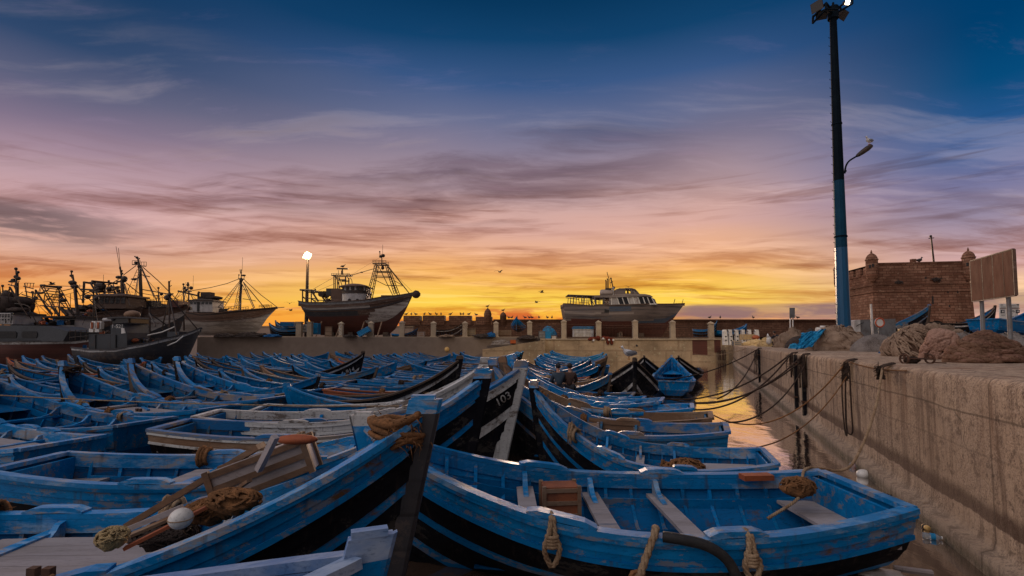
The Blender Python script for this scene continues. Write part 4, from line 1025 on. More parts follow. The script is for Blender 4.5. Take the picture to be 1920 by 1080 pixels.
lash('B0', .56, 1, 'rope_tan', 'frayed tan lashing on the far rail of the boat of fishing gear', .13, .4, 3)
lash('B0', .24, 1, 'rope_brown', 'brown rope bunch on the far rail at the picture edge', .14, .3, 4)
lash('C1', .80, 1, 'rope_tan', 'tan knotted rope hung on the worn boat behind the basket boat', .12, .3)
lash('C1', .42, 1, 'rope_brown', 'brown rope dropping inside the boat behind the orange basket', .1, .6)
lash('C2', .70, 1, 'rope_tan', 'tan lump of rope lashed on the near rail of the faded channel boat', .12, .3)
lash('C2', .80, -1, 'rope_brown', 'brown knot on the far rail of the faded channel boat', .12, .25)
lash('C3', .72, 1, 'rope_tan', 'pale rope knot on the rail of the fourth channel boat', .13, .2)
lash('C3', .55, 1, 'rope_brown', 'brown rope knot amidships on the fourth channel boat', .12, .3)
lash('C4', .66, 1, 'rope_brown', 'brown rope turns on the near rail of the fifth channel boat', .13, .2)
lash('C4', .42, 1, 'rope_tan', 'tan rope turns on the near rail of the fifth channel boat', .12, .2)
lash('C5', .60, 1, 'rope_brown', 'brown knot on the sixth channel boat near the black bow', .13, .2)
lash('B1', .30, 1, 'rope_brown', 'bushy orange-brown rope bunch inside the second boat of the middle row', .15, .35)
lash('B2', .42, -1, 'rope_tan', 'tan rope ball on the white rail of the numbered boat', .12, .15)
lash('A0', .45, 1, 'rope_brown', 'bushy brown rope over the rail of the grey decked boat', .16, .5)
lash('A1', .35, -1, 'rope_tan', 'tan rope knot on the stern rail of the second trawler-side boat', .11, .3)
lash('A2', .62, 1, 'rope_tan', 'long tan rope tail hanging from the third trawler-side boat', .12, .8)
lash('A2', .42, 1, 'rope_brown', 'brown lashing amidships on the third trawler-side boat', .11, .5)
lash('A3', .50, 1, 'rope_brown', 'brown rope bunch on the faded trawler-side boat', .13, .4)
lash('A4', .45, 1, 'rope_tan', 'tan rope bunch on the fifth trawler-side boat', .13, .4)
for k, o in enumerate(BK):
    if o.location.y < 30 and RS.random() < .75:
        s = RS.uniform(.2, .8); sd = RS.choice((-1, 1)); p = rail(o, s, sd)
        tag(rope_knot(p, k + 50, RS.choice(('rope_tan', 'rope_brown', 'rope_dark')), .13, rail(o, s + .02, sd) - p, .25), 'rope knot on boat ' + o['label'].split(', ')[1], 'rope', 'rope lashings on the boats')

def oar(o, s0, s1, y0, y1, z, label):
    a, c = inboat(o, s0, y0, z), inboat(o, s1, y1, z + .08); b = MB(); d = (c - a).normalized(); b.tube([a, c], .022, 6); b.sweep([c - d * .05, c + d * .55], .12, .02)
    return tag(b.build('oar', 'brown_wood', None, origin=a), label, 'oar', 'oars lying in the boats')

def strands(b, pts, r, pitch=7.0):
    """three strands laid up round a path"""
    P = [Vector(p) for p in pts]; L = sum((P[i + 1] - P[i]).length for i in range(len(P) - 1)); m = min(400, max(12, int(L / (r * 1.5)))); Q = [poly_at(P, i / m) for i in range(m + 1)]
    out = [[], [], []]; up = Vector((.31, .17, .93)); l = 0
    for i, p in enumerate(Q):
        t = (Q[min(i + 1, m)] - Q[max(i - 1, 0)]).normalized(); a = t.cross(up).normalized(); c = a.cross(t); up = c
        if i: l += (Q[i] - Q[i - 1]).length
        for k in range(3):
            q = l / (r * pitch) * 2 * pi + k * 2 * pi / 3; out[k].append(p + (a * cos(q) + c * sin(q)) * r * .52)
    for k in range(3): b.tube(out[k], r * .58, 5)
def line(name, pts, r, mat, label, cat='rope', n=24, group=None, seg=6):
    b = MB()
    if r >= .018 and Vector(pts[0]).y < 9: strands(b, spline(pts, n), r)
    else: b.tube(spline(pts, n), r, seg)
    return tag(b.build(name, mat, None, True, origin=pts[0]), label, cat, group)
def sag(a, b_, d, n=6):
    a, b_ = Vector(a), Vector(b_); return [a.lerp(b_, i / n) - Vector((0, 0, d * 4 * (i / n) * (1 - i / n))) for i in range(n + 1)]
# ropes over the near sides
b0 = NEAR['B0']
p = rail(b0, .635, -1); line('hanging_rope', [p + Vector((.04, .1, .02)), p + Vector((0, -.02, .06)), p + Vector((-.02, -.09, -.1)), p + Vector((-.02, -.12, -.5)), p + Vector((-.05, -.12, -.95))], .045, 'rope_brown', 'thick frayed brown rope hanging down the side of the boat of fishing gear')
c0 = NEAR['C0']
def fender(s, label, L=.42, r=.03):
    p = rail(c0, s, 1); b = MB(); w = .075
    strands(b, spline([p + Vector((0, .05, .05)), p + Vector((0, -.07, .05)), p + Vector((-w * .4, -.13, -.1)), p + Vector((-w, -.14, -L * .6)), p + Vector((0, -.14, -L)), p + Vector((w, -.14, -L * .6)), p + Vector((w * .4, -.12, -.1)), p + Vector((0.02, -.07, .05))], 26), r)
    for k in range(4): b.tube([p + Vector((cos(t) * .055, -.12 + sin(t) * .045, -.12 - k * .03)) for t in [2 * pi * i / 8 for i in range(8)]], .02, 6, closed=True)
    return tag(b.build('rope_fender', 'rope_tan', None, True, origin=p), label, 'rope fender', 'rope fenders over the open boat side')
fender(.66, 'looped tan rope fender hung over the side by the first thwart of the basket boat', .40, .028)
fender(.335, 'tan rope fender hung over the side by the stern thwart of the basket boat', .36, .03)
p = rail(c0, .49, 1)
line('mooring_rope', [p + Vector((.05, .12, .03)), p + Vector((0, -.05, .06)), p + Vector((-.10, -.12, -.12)), p + Vector((-.3, -.28, -.42)), p + Vector((-.75, -.6, -.78)), p + Vector((-1.3, -.9, -.95))], .038, 'rope_tan', 'thick tan rope led from the basket boat rail down into the corner between bows')
b = MB(); q = p + Vector((-.22, -.22, -.33))
for k in range(5): b.tube([q + Vector((cos(t) * .07 + k * .02, sin(t) * .06, sin(t) * .07 - k * .022)) for t in [2 * pi * i / 9 for i in range(9)]], .022, 6, closed=True)
tag(b.build('rope_knot', 'rope_brown', None, True, origin=q), 'brown knot bound on the thick tan rope beside the basket boat', 'rope')
b = MB(); p = rail(c0, .44, 1); b.tube(spline([p + Vector((-.22, -.06, .03)), p + Vector((-.1, -.11, .03)), p + Vector((.16, -.14, -.02)), p + Vector((.36, -.15, -.16)), p + Vector((.48, -.15, -.42))], 20), .05, 10)
tag(b.build('tyre_fender', 'rubber', None, True, origin=p), 'black curved rubber fender on the side of the basket boat', 'fender')
line('mooring_rope', sag(rail(NEAR['A0'], .95, -1) + Vector((0, 0, -.1)), rail(NEAR['B2'], .75, 1), .12), .014, 'rope_tan', 'long thin line stretched over the boats from the grey decked boat', group='mooring ropes')
# basket and odds in the open boat
def wbox(c, size, rot, mats, label, cat, name, slats=0):
    t = thing(name, label, cat, c); b = MB(); b.box(c, size, rot); b.build('box_body', mats[0], t)
    b = MB(); x, y, z = size; m = Matrix.Rotation(rot, 3, 'Z') if not isinstance(rot, Matrix) else rot
    for sx in (-1, 1):
        for sy in (-1, 1): b.box(Vector(c) + m @ Vector((sx * x / 2, sy * y / 2, 0)), (.05, .05, z + .03), rot)
    for sz in (-.5, 0, .5):
        for sy in (-1, 1): b.box(Vector(c) + m @ Vector((0, sy * (y / 2 + .008), sz * z * .8)), (x, .02, .05), rot)
    b.build('box_frame', mats[1], t); return t
pc = inboat(c0, .612, -.55, .50)
wbox(pc, (.46, .30, .40), radians(5), ('basket_brown', 'brown_wood'), 'weathered orange-brown fish basket standing between thwarts of the open blue boat', 'basket', 'fish_basket')
p = inboat(c0, .14, -.80, .73); b = MB(); b.box(p, (.42, .16, .07), radians(4)); tag(b.build('float_board', 'rust_orange', None, origin=p), 'orange painted float board on the far rail of the basket boat', 'board')
def heap(c, r, mat, seed, n=60, rad=.012, label=None, cat='net', name='net_heap', base=True, flat=.6, group=None):
    """a heap of netting or cord: a lumpy core covered with turns of cord"""
    q = random.Random(seed); b = MB(); c = Vector(c); r = Vector(r)
    if base: b.ball(c, (r.x * .9, r.y * .9, r.z * .9), 18, 10, jit=.5, seed=seed)
    rad *= .62; n = int(n * 1.9)
    for k in range(n):
        th = q.uniform(0, 2 * pi); ph = q.uniform(.1, 1.5); ln = q.uniform(.4, 1.1); dr = q.uniform(0, 2 * pi); pts = []
        for i in range(6):
            a = th + cos(dr) * ln * (i / 5 - .5); h = ph + sin(dr) * ln * (i / 5 - .5) + q.uniform(-.06, .06)
            k_ = 1 + .12 * noise.noise(Vector((a * 2, h * 2, seed)))
            pts.append(c + Vector((cos(a) * sin(h) * r.x, sin(a) * sin(h) * r.y, cos(h) * r.z)) * k_)
        b.tube(spline(pts, 8), rad * q.uniform(.7, 1.3), 5)
    o = b.build(name, mat, None, True, origin=c)
    return tag(o, label, cat, group)
heap(inboat(c0, .09, -.35, .72), (.22, .16, .13), 'rope_brown', 5, 40, .018, 'brown rope heap on the stern seat of the basket boat', 'rope', 'rope_heap')
p = inboat(NEAR['C2'], .62, -.55, .55); wbox(p, (.8, .35, .36), radians(170), ('brown_wood', 'grey_plank'), 'tan wooden box inside the faded channel boat', 'box', 'wooden_box')
heap(inboat(NEAR['C1'], .33, .1, .62), (.3, .2, .14), 'rope_brown', 8, 40, .02, 'brown rope coil on the boards of the boat behind the basket boat', 'rope', 'rope_heap')
p = inboat(NEAR['C1'], .20, 0, .56); b = MB(); b.box(p, (1.5, .9, .04), radians(174)); tag(b.build('loose_board', 'grey_plank', None, origin=p), 'pale loose boards lying at the stern of the banded boat behind the basket boat', 'board')

for k, o in enumerate(BK):
    y = o.location.y; X = o['label'].split(', ')[1]
    if y < 40 and RS.random() < .45: oar(o, .22, RS.uniform(.6, .72), RS.uniform(-.5, .5), RS.uniform(-.5, .5), .60, 'bare wooden oar lying in boat ' + X)
    q_ = RS.random()
    if y < 42 and q_ < .30: heap(inboat(o, RS.uniform(.25, .75), RS.uniform(-.3, .3), .62), (RS.uniform(.3, .6), .35, RS.uniform(.2, .34)), RS.choice(('net_tan', 'net_dark', 'net_pink', 'rope_brown', 'net_grey')), 900 + k, 26, .03, 'net heap lying in boat ' + X, 'net', 'net_heap', True, .6, 'net heaps lying in the boats')
    elif y < 42 and q_ < .40: p = inboat(o, RS.uniform(.3, .7), RS.uniform(-.3, .3), .62); wbox(p, (.5, .34, .26), RS.uniform(0, 3), (RS.choice(('basket_brown', 'grey_plank', 'plastic_blue', 'plastic_white')),) * 2, 'fish crate standing in boat ' + X, 'crate', 'fish_crate')['group'] = 'fish crates standing in the boats'
# fishing gear heaped in the front boat
g = lambda s, y, z: inboat(b0, s, y, z)
p = g(.79, .25, 1.50); wbox(p, (.80, .34, .30), Matrix.Rotation(radians(-20), 3, 'Y') @ Matrix.Rotation(radians(12), 3, 'Z'), ('grey_plank', 'brown_wood'), 'planked wooden fish crate tipped on the gear in the front boat', 'crate', 'fish_crate')
for i, (a, c, w_, mt, lb) in enumerate(((g(.60, .1, 1.02), g(.785, .2, 1.72), .15, 'brown_wood', 'long brown plank leaning along the gear in the front boat'), (g(.80, -.1, 1.55), g(.83, -.25, 1.86), .05, 'grey_plank', 'pale upright batten standing out of the gear in the front boat'), (g(.60, -.25, 1.0), g(.71, -.25, 1.28), .04, 'grey_plank', 'grey pole lying over the gear by the deck of the front boat'))):
    b = MB(); b.sweep([a, c], w_, .05 if i == 0 else w_); tag(b.build('loose_plank' if i < 2 else 'pole', mt, None, origin=a), lb, 'plank' if i < 2 else 'pole')
for i, (a, c, w_, mt, lb) in enumerate(((g(.62, -.1, .98), g(.74, .35, 1.28), .09, 'brown_wood', 'short brown plank crossing the gear behind the float in the front boat'), (g(.66, -.45, 1.02), g(.77, -.2, 1.36), .06, 'rust_orange', 'rusty red slat among the gear along the near rail of the front boat'), (g(.70, .05, 1.1), g(.80, -.3, 1.5), .05, 'brown_wood', 'brown stick poking up beside the fish crate in the front boat'), (g(.60, .4, .95), g(.72, .1, 1.2), .07, 'grey_plank', 'grey slat lying behind the long brown plank in the front boat'))):
    b = MB(); b.sweep([a, c], w_, .025); tag(b.build('loose_plank', mt, None, origin=a), lb, 'plank')
def buoy(c, r, mat, label, name='net_float', eyes=False):
    t = thing(name, label, 'float', c); b = MB(); b.ball(c, (r, r, r * .92), 18, 12); b.build('float_body', mat, t, True)
    b = MB(); b.tube([Vector(c) + Vector((cos(q) * r * 1.01, sin(q) * r * 1.01, 0)) for q in [2 * pi * i / 18 for i in range(18)]], r * .05, 5, closed=True); b.build('float_seam', 'rope_tan', t)
    if eyes:
        for dx in (-.4, .4): b = MB(); b.tube([Vector(c) + Vector((dx * r - .0, -r * .78, r * .2)), Vector(c) + Vector((dx * r * .9, -r * .94, r * .2))], r * .17, 8); b.build('float_eye', 'ink_dark', t)
    return t
buoy(g(.735, -.55, 1.27), .085, 'plastic_white', 'grubby white plastic float low in the gear of the front boat')
heap(g(.645, -.45, 1.10), (.12, .10, .085), 'net_yellow', 31, 50, .014, 'yellow-tan bundle of netting beside the rail of the front boat')
heap(g(.66, .05, .94), (.26, .20, .10), 'net_dark', 32, 70, .018, 'dark tangled nets filling the fore part of the front boat')
heap(g(.73, -.05, 1.18), (.22, .16, .10), 'rope_brown', 33, 70, .018, 'tangle of brown rope under the planks in the front boat', 'rope', 'rope_heap')
heap(g(.79, -.45, 1.36), (.22, .10, .10), 'rope_brown', 38, 60, .016, 'pale net end beside the rail below the fish crate')
p = g(.84, .2, 1.78); b = MB(); b.ball(p, (.19, .08, .045), 14, 8); tag(b.build('orange_float', 'rust_orange', None, True, origin=p), 'flat orange float behind the fish crate in the front boat', 'float')
for ch in c0.children:
    if ch.name.startswith('stem_'): ch.data = ch.data.copy(); ch.data.materials[0] = M['white_worn' if 'head' in ch.name else 'blue_top']
for ch in b0.children:
    if ch.name.startswith('stem_post'): ch.data = ch.data.copy(); ch.data.materials[0] = M['ship_dark']
for ch in NEAR['F0'].children:
    if ch.name.startswith(('stem_head', 'gunwale')): ch.data = ch.data.copy(); ch.data.materials[0] = M['blue_pale']
heap(g(.20, -.85, .88), (.22, .16, .10), 'rope_brown', 36, 60, .014, 'hairy brown rope heap on the near rail of the front boat at the picture corner', 'rope', 'rope_heap')
heap(rail(b0, .52, -1) + Vector((.0, -.10, -.10)), (.2, .08, .12), 'net_grey', 37, 80, .010, 'bunch of grey netting hung outside the front boat above the white stem')
p = G(262, 1050, 1.0); heap(Vector((-1.9, 2.9, 1.08)), (.2, .1, .08), 'net_grey', 41, 60, .010, 'grey netting wad lying on the rail of the boat cut off below')

# ---------------------------------------------------------------- gulls
def gull_mesh(pose, mats):
    b = MB()
    if pose == 'stand':
        prof = [(-.25, .015, .06), (-.2, .035, .07), (-.1, .075, .08), (.0, .095, .085), (.08, .08, .11), (.12, .05, .16), (.135, .04, .20), (.15, .048, .235), (.18, .035, .24), (.21, .012, .235), (.255, .005, .228)]
        rows = []
        for x, r, z in prof: rows.append([Vector((x, cos(q) * r * .85, z + sin(q) * r)) for q in [2 * pi * k / 8 for k in range(9)]])
        b.grid(rows, lambda i, j: 2 if i > 8 else 0)
        for s in (1, -1):
            b.ball((-.06, s * .075, .095), (.16, .022, .06), 8, 6, 1); b.rod((-.02, s * .03, .01), (-.02, s * .03, -.09), .007, 4, 2); b.box((.0, s * .03, -.09), (.06, .04, .008), mi=2)
    else:
        rows = [[Vector((x, cos(q) * r, sin(q) * r)) for q in [2 * pi * k / 8 for k in range(9)]] for x, r in ((-.26, .01), (-.18, .05), (-.05, .075), (.08, .065), (.15, .04), (.2, .045), (.24, .02), (.29, .004))]
        b.grid(rows, 0)
        for s in (1, -1):
            up = .16 if pose == 'fly' else -.05
            w = [((-.08, s * .05, .03), (.10, s * .05, .03)), ((-.06, s * .26, .03 + up), (.12, s * .28, .03 + up)), ((-.16, s * .48, .03 + up * .9), (-.02, s * .5, .04 + up * .9)), ((-.30, s * .66, .02 + up * .6), (-.27, s * .66, .02 + up * .6))]
            b.grid([[Vector(p), Vector(q), Vector(q) - Vector((0, 0, .012)), Vector(p) - Vector((0, 0, .012))] for p, q in w], 1)
    return b
GM = {}
def gull(p, face, pose, tone, label, group=None, scale=1.0):
    key = (pose, tone)
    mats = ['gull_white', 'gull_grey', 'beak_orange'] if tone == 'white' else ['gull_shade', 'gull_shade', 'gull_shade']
    if key not in GM:
        o = gull_mesh(pose, mats).build('seagull', mats, None, True); GM[key] = o.data
    else:
        o = bpy.data.objects.new('seagull', GM[key]); COL.objects.link(o)
    o.location = p; o.rotation_euler = (0, 0, face); o.scale = (scale,) * 3
    return tag(o, label, 'seagull', group)
d0 = NEAR['D0']; p = inboat(d0, .97, 0, 2.2)
gull(W(1178, 668, 19.0), radians(190), 'stand', 'white', 'white gull standing on the stem of the black striped boat', None, 1.5)

# ---------------------------------------------------------------- people
def skin_mesh(name, nodes, edges, mat, parent, sub=1, root=0):
    """one continuous body grown over a skeleton: nodes = [(point, radius)]"""
    me = bpy.data.meshes.new(name); off = wloc(parent)
    me.from_pydata([tuple(Vector(p) - off) for p, _ in nodes], edges, []); me.materials.append(M[mat])
    o = bpy.data.objects.new(name, me); COL.objects.link(o); o.parent = parent
    m = o.modifiers.new('skin', 'SKIN'); m.use_smooth_shade = True
    for i, (p, r) in enumerate(nodes):
        sv = me.skin_vertices[0].data[i]; rr = r if isinstance(r, tuple) else (r, r); sv.radius = rr; sv.use_root = (i == root)
    s = o.modifiers.new('sub', 'SUBSURF'); s.levels = s.render_levels = sub
    return o
def person(label, J, cloth, trousers, face_dir, cap=None, loc=None, scale=1.0):
    """J: joints in metres round the hips, x across, y forward (faces +y), z up"""
    loc = Vector(loc); rm = Matrix.Rotation(face_dir, 3, 'Z')
    t = thing('person', label, 'person', loc)
    T = {k: loc + rm @ (Vector(v) * scale) for k, v in J.items()}
    names = ['pelvis', 'belly', 'chest', 'neck', 'head0', 'head1', 'lsh', 'lel', 'lwr', 'rsh', 'rel', 'rwr', 'lhip', 'lkn', 'lan', 'lto', 'rhip', 'rkn', 'ran', 'rto']
    rad = dict(pelvis=.12, belly=.12, chest=.13, neck=.052, head0=.075, head1=.085, lsh=.055, lel=.042, lwr=.028, lhip=.085, lkn=.055, lan=.04, lto=.035)
    for k in ('sh', 'el', 'wr', 'hip', 'kn', 'an', 'to'): rad['r' + k] = rad['l' + k]
    E = [('pelvis', 'belly'), ('belly', 'chest'), ('chest', 'neck'), ('neck', 'head0'), ('head0', 'head1'), ('chest', 'lsh'), ('lsh', 'lel'), ('lel', 'lwr'), ('chest', 'rsh'), ('rsh', 'rel'), ('rel', 'rwr'), ('pelvis', 'lhip'), ('lhip', 'lkn'), ('lkn', 'lan'), ('lan', 'lto'), ('pelvis', 'rhip'), ('rhip', 'rkn'), ('rkn', 'ran'), ('ran', 'rto')]
    nodes = [(T[k], rad[k] * scale) for k in names]; edges = [(names.index(a), names.index(c)) for a, c in E]
    f = rm @ Vector((0, 1, 0))
    # nose and fingers grow out of the same skin
    i = len(nodes); nodes += [(T['head0'] + f * .085 * scale + Vector((0, 0, .02)), .018 * scale)]; edges.append((names.index('head0'), i))
    for sd in 'lr':
        w = T[sd + 'wr']; d = (w - T[sd + 'el']).normalized(); a = d.cross(Vector((0, 0, 1))).normalized(); palm = len(nodes)
        nodes.append((w + d * .07 * scale, .03 * scale)); edges.append((names.index(sd + 'wr'), palm))
        for k in range(4):
            q = len(nodes); base = w + d * .09 * scale + a * (k - 1.5) * .02; ln = (.075, .085, .08, .06)[k]
            nodes += [(base, .011), (base + d * ln * .6 - Vector((0, 0, .008)), .009), (base + d * ln * .9 - Vector((0, 0, .03)), .008)]; edges += [(palm, q), (q, q + 1), (q + 1, q + 2)]
        q = len(nodes); nodes += [(w + d * .05 - a * .045, .012), (w + d * .09 - a * .06, .009)]; edges += [(palm, q), (q, q + 1)]
    skin_mesh('body', nodes, edges, 'skin', t)
    jn = ['pelvis', 'belly', 'chest', 'neck', 'lsh', 'lel', 'lwr', 'rsh', 'rel', 'rwr']; jr = dict(pelvis=.15, belly=.15, chest=.165, neck=.085, lsh=.085, lel=.068, lwr=.045)
    for k in ('sh', 'el', 'wr'): jr['r' + k] = jr['l' + k]
    je = [('pelvis', 'belly'), ('belly', 'chest'), ('chest', 'neck'), ('chest', 'lsh'), ('lsh', 'lel'), ('lel', 'lwr'), ('chest', 'rsh'), ('rsh', 'rel'), ('rel', 'rwr')]
    nk = dict(T); nk['neck'] = T['chest'].lerp(T['neck'], .75)
    skin_mesh('jacket', [(nk[k], jr[k] * scale) for k in jn], [(jn.index(a), jn.index(c)) for a, c in je], cloth, t)
    tn = ['pelvis', 'lhip', 'lkn', 'lan', 'rhip', 'rkn', 'ran']; tr = dict(pelvis=.14, lhip=.105, lkn=.075, lan=.055, rhip=.105, rkn=.075, ran=.055)
    skin_mesh('trousers', [(T[k], tr[k] * scale) for k in tn], [(0, 1), (1, 2), (2, 3), (0, 4), (4, 5), (5, 6)], trousers, t)
    h = T['head1']; b = MB(); b.ball(h - f * .02 * scale + Vector((0, 0, .025)), (.102 * scale, .112 * scale, .10 * scale), 14, 9, jit=.12, seed=3)
    if cap: b.box(h + f * .11 * scale + Vector((0, 0, .01)), (.14, .1, .015), face_dir)
    b.build('cap' if cap else 'hair', cap or 'hair_dark', t, True)
    for sd in 'lr':
        b = MB(); an, to = T[sd + 'an'], T[sd + 'to']; b.tube([an + Vector((0, 0, -.01)), an.lerp(to, .5) + Vector((0, 0, -.01)), to], [.055, .05, .04], 8); b.build('shoe', 'rubber', t, True)
    return t
SIT = dict(pelvis=(0, 0, .1), belly=(0, .03, .30), chest=(0, .07, .50), neck=(0, .10, .66), head0=(0, .14, .75), head1=(0, .13, .84), lsh=(-.19, .06, .55), lel=(-.24, .16, .30), lwr=(-.12, .36, .24), rsh=(.19, .06, .55), rel=(.24, .16, .30), rwr=(.12, .36, .24), lhip=(-.1, .02, .08), lkn=(-.13, .44, .12), lan=(-.12, .42, -.30), lto=(-.13, .57, -.35), rhip=(.1, .02, .08), rkn=(.13, .44, .12), ran=(.12, .42, -.30), rto=(.13, .57, -.35))
KNEEL = dict(pelvis=(0, 0, .42), belly=(0, .06, .60), chest=(0, .18, .80), neck=(0, .30, .94), head0=(0, .38, 1.0), head1=(0, .37, 1.09), lsh=(-.19, .18, .85), lel=(-.22, .42, .66), lwr=(-.1, .62, .60), rsh=(.19, .18, .85), rel=(.22, .42, .66), rwr=(.1, .62, .60), lhip=(-.1, .02, .40), lkn=(-.14, .36, .10), lan=(-.14, -.04, .06), lto=(-.14, -.2, .04), rhip=(.1, .02, .40), rkn=(.14, .40, .42), ran=(.14, .30, .06), rto=(.14, .46, .04))
for (px, py, Y, cl, lb) in ((1048, 722, 17.6, 'cloth_slate', 'person in a slate jacket sitting in a boat, back to the camera'), (1068, 722, 17.7, 'cloth_brown', 'person in a dark brown jacket sitting beside the slate jacketed one')):
    p = W(px, py, Y); p.z = .84
    person(lb, SIT, cl, 'cloth_dark', radians(8 if px < 1060 else -12), 'cloth_dark' if px < 1060 else None, p, 1.0)
# ------------------------------------------------------------------ trawlers and the yacht
class Ship:
    def __init__(s, name, label, cat, Y, px, base_z, group=None):
        s.Y = Y; p = W(px, 640, Y); s.t = thing(name, label, cat, (p.x, Y, base_z), group)
    def p(s, x, y, d=0): 
        q = W(x, y, s.Y); q.y += d; return q
    def part(s, name, mat, fn, smooth_=False, parent=None):
        b = MB(); fn(b); return b.build(name, mat, parent or s.t, smooth_)
    def rods(s, name, mat, segs, r=.05, parent=None):
        """segs: ((x, y, d), (x, y, d)[, r])"""
        b = MB()
        for q in segs:
            rr = q[2] if len(q) > 2 and not isinstance(q[2], tuple) else r
            pts = [k for k in q if isinstance(k, tuple)]
            b.tube([s.p(*k) for k in pts], rr, 5)
        return b.build(name, mat, parent or s.t)
    def box(s, name, mat, x0, y0, x1, y1, d0, d1, bev=0, parent=None, top=None):
        a, c = s.p(x0, y0), s.p(x1, y1); b = MB()
        cx, cz = (a.x + c.x) / 2, (a.z + c.z) / 2; w, h = abs(c.x - a.x), abs(a.z - c.z)
        b.box((cx, s.Y + (d0 + d1) / 2, cz), (w, d1 - d0, h), taper=top or 1.0)
        return b.build(name, mat, parent or s.t)
    def hull(s, sheer, keel, hb, band, mats, bow=1, n=44, deck=.86, bowfull=.5, stern_w=.72, name='hull'):
        """loft between a sheer line and a keel line (pixel survey), hb metres half beam"""
        m = 14; b = MB(); sh = [s.p(*q) for q in sheer]; ke = [s.p(*q) for q in keel]
        def wid(u):
            if bow < 0: u = 1 - u
            return lerp(stern_w, 1, smooth(u, 0, .3)) * (1 - smooth(u, bowfull, 1.0) ** 1.25 * .985) * hb
        def pt(u, t, side):
            a, c = poly_at(sh, u), poly_at(ke, u); uu = u if bow > 0 else 1 - u
            ex = lerp(2.3, 1.05, smooth(uu, .5, 1)); y = wid(u) * (1 - (1 - t) ** ex) if t < 1 else wid(u)
            q = c.lerp(a, t); q.y += side * y; return q
        for side in (-1, 1):
            rows = [[pt(i / n, 1 - j / m, side) for j in range(m + 1)] for i in range(n + 1)]
            b.grid(rows, lambda i, j: band((i + .5) / n, 1 - (j + .5) / m), flip=(side > 0))
        # bulwark inside and deck
        rows = []
        for i in range(n + 1):
            u = i / n; w1 = max(.03, wid(u) - .12); a = poly_at(sh, u); dk = poly_at(ke, u).lerp(a, deck)
            rows.append([Vector((a.x, a.y - w1, a.z)), Vector((a.x, a.y - w1, dk.z)), Vector((a.x, a.y + w1, dk.z)), Vector((a.x, a.y + w1, a.z))])
        b.grid(rows, lambda i, j: len(mats) - 1)
        # stern plate
        e = 0 if bow > 0 else 1
        b.grid([[pt(e, 1 - j / m, sd) for j in range(m + 1)] for sd in (-1, 1)], lambda i, j: band(e, 1 - (j + .5) / m))
        h = b.build(name, mats, s.t)
        b = MB()
        for side in (-1, 1): b.sweep([pt(i / n, 1, side) + Vector((0, 0, .04)) for i in range(n + 1)], .22, .10)
        b.build('cap_rail', mats[-1], s.t)
        s.pt = pt; return h
    def ladder(s, name, a, c, gap, r=.05, rungs=12, mat='steel_dark', gx=0):
        A, C = s.p(*a), s.p(*c); b = MB(); g = Vector((gx, gap, 0)) / 2
        b.rod(A - g, C - g, r, 5); b.rod(A + g, C + g, r, 5)
        for k in range(1, rungs): q = A.lerp(C, k / rungs); b.rod(q - g, q + g, r * .7, 4)
        return b.build(name, mat, s.t)
    def wheelhouse(s, x0, x1, yt, yb, d, mat='cabin_white', win=(5, .12, .55), roof=4, lean=0, roofmat='steel_dark'):
        """cabin with a band of windows and an overhanging roof"""
        a, c = s.p(x0, yb), s.p(x1, yt); t = s.t; b = MB()
        z0, z1 = a.z, c.z; x0w, x1w = a.x, c.x; h = z1 - z0
        b.prism([(x0w, s.Y - d, z0), (x1w, s.Y - d, z0), (x1w + lean, s.Y - d, z1), (x0w, s.Y - d, z1)], (0, 2 * d, 0)); cab = b.build('wheelhouse', mat, t)
        n, q0, q1 = win; wz0, wz1 = z0 + h * (1 - q1), z1 - h * q0
        for k in range(n):
            u0, u1 = (k + .14) / n, (k + .86) / n; b = MB()
            b.prism([(lerp(x0w, x1w, u0), s.Y - d - .03, wz0), (lerp(x0w, x1w, u1), s.Y - d - .03, wz0), (lerp(x0w, x1w, u1), s.Y - d - .03, wz1), (lerp(x0w, x1w, u0), s.Y - d - .03, wz1)], (0, .05, 0)); b.build('window', 'dark_glass', cab)
        b = MB(); b.box(((x0w + x1w + lean) / 2, s.Y, z1 + .09), (x1w - x0w + .5 + abs(lean), 2 * d + .5, .18)); b.box(((x0w + x1w + lean) / 2, s.Y, z1 + .26), (x1w - x0w - .2, 2 * d - .3, .17), taper=.8)
        b.build('roof', roofmat, cab); return cab
    def clutter(s, x0, x1, yb, d, n, seed, hmax=9, mats=('net_dark', 'ship_dark', 'steel_dark', 'rust_orange', 'net_blue')):
        q = random.Random(seed)
        for k in range(n):
            x = q.uniform(x0, x1); h = q.uniform(.35, 1) * hmax; c = s.p(x, yb - h / 2, q.uniform(-d, d)); m = q.choice(mats); hh = h / FPX * s.Y; b = MB()
            kind = q.random()
            if kind < .4: b.ball(c, (hh * q.uniform(.5, 1), hh * .6, hh * .5), 10, 7, jit=.5, seed=k); nm = 'net_bundle'
            elif kind < .7: b.box(c, (hh * q.uniform(.6, 1.4), hh * .8, hh), q.uniform(0, 1)); b.box(c + Vector((0, 0, hh * .52)), (hh * .7, hh * .9, .06), q.uniform(0, 1)); nm = 'deck_locker'
            else:
                b.tube([c + Vector((-hh * .5, 0, 0)), c + Vector((hh * .5, 0, 0))], hh * .3, 10)
                for e in (-.5, .5): b.tube([c + Vector((e * hh, 0, 0)), c + Vector((e * hh + .06, 0, 0))], hh * .5, 12)
                nm = 'winch_drum'
            b.build(nm, m, s.t)
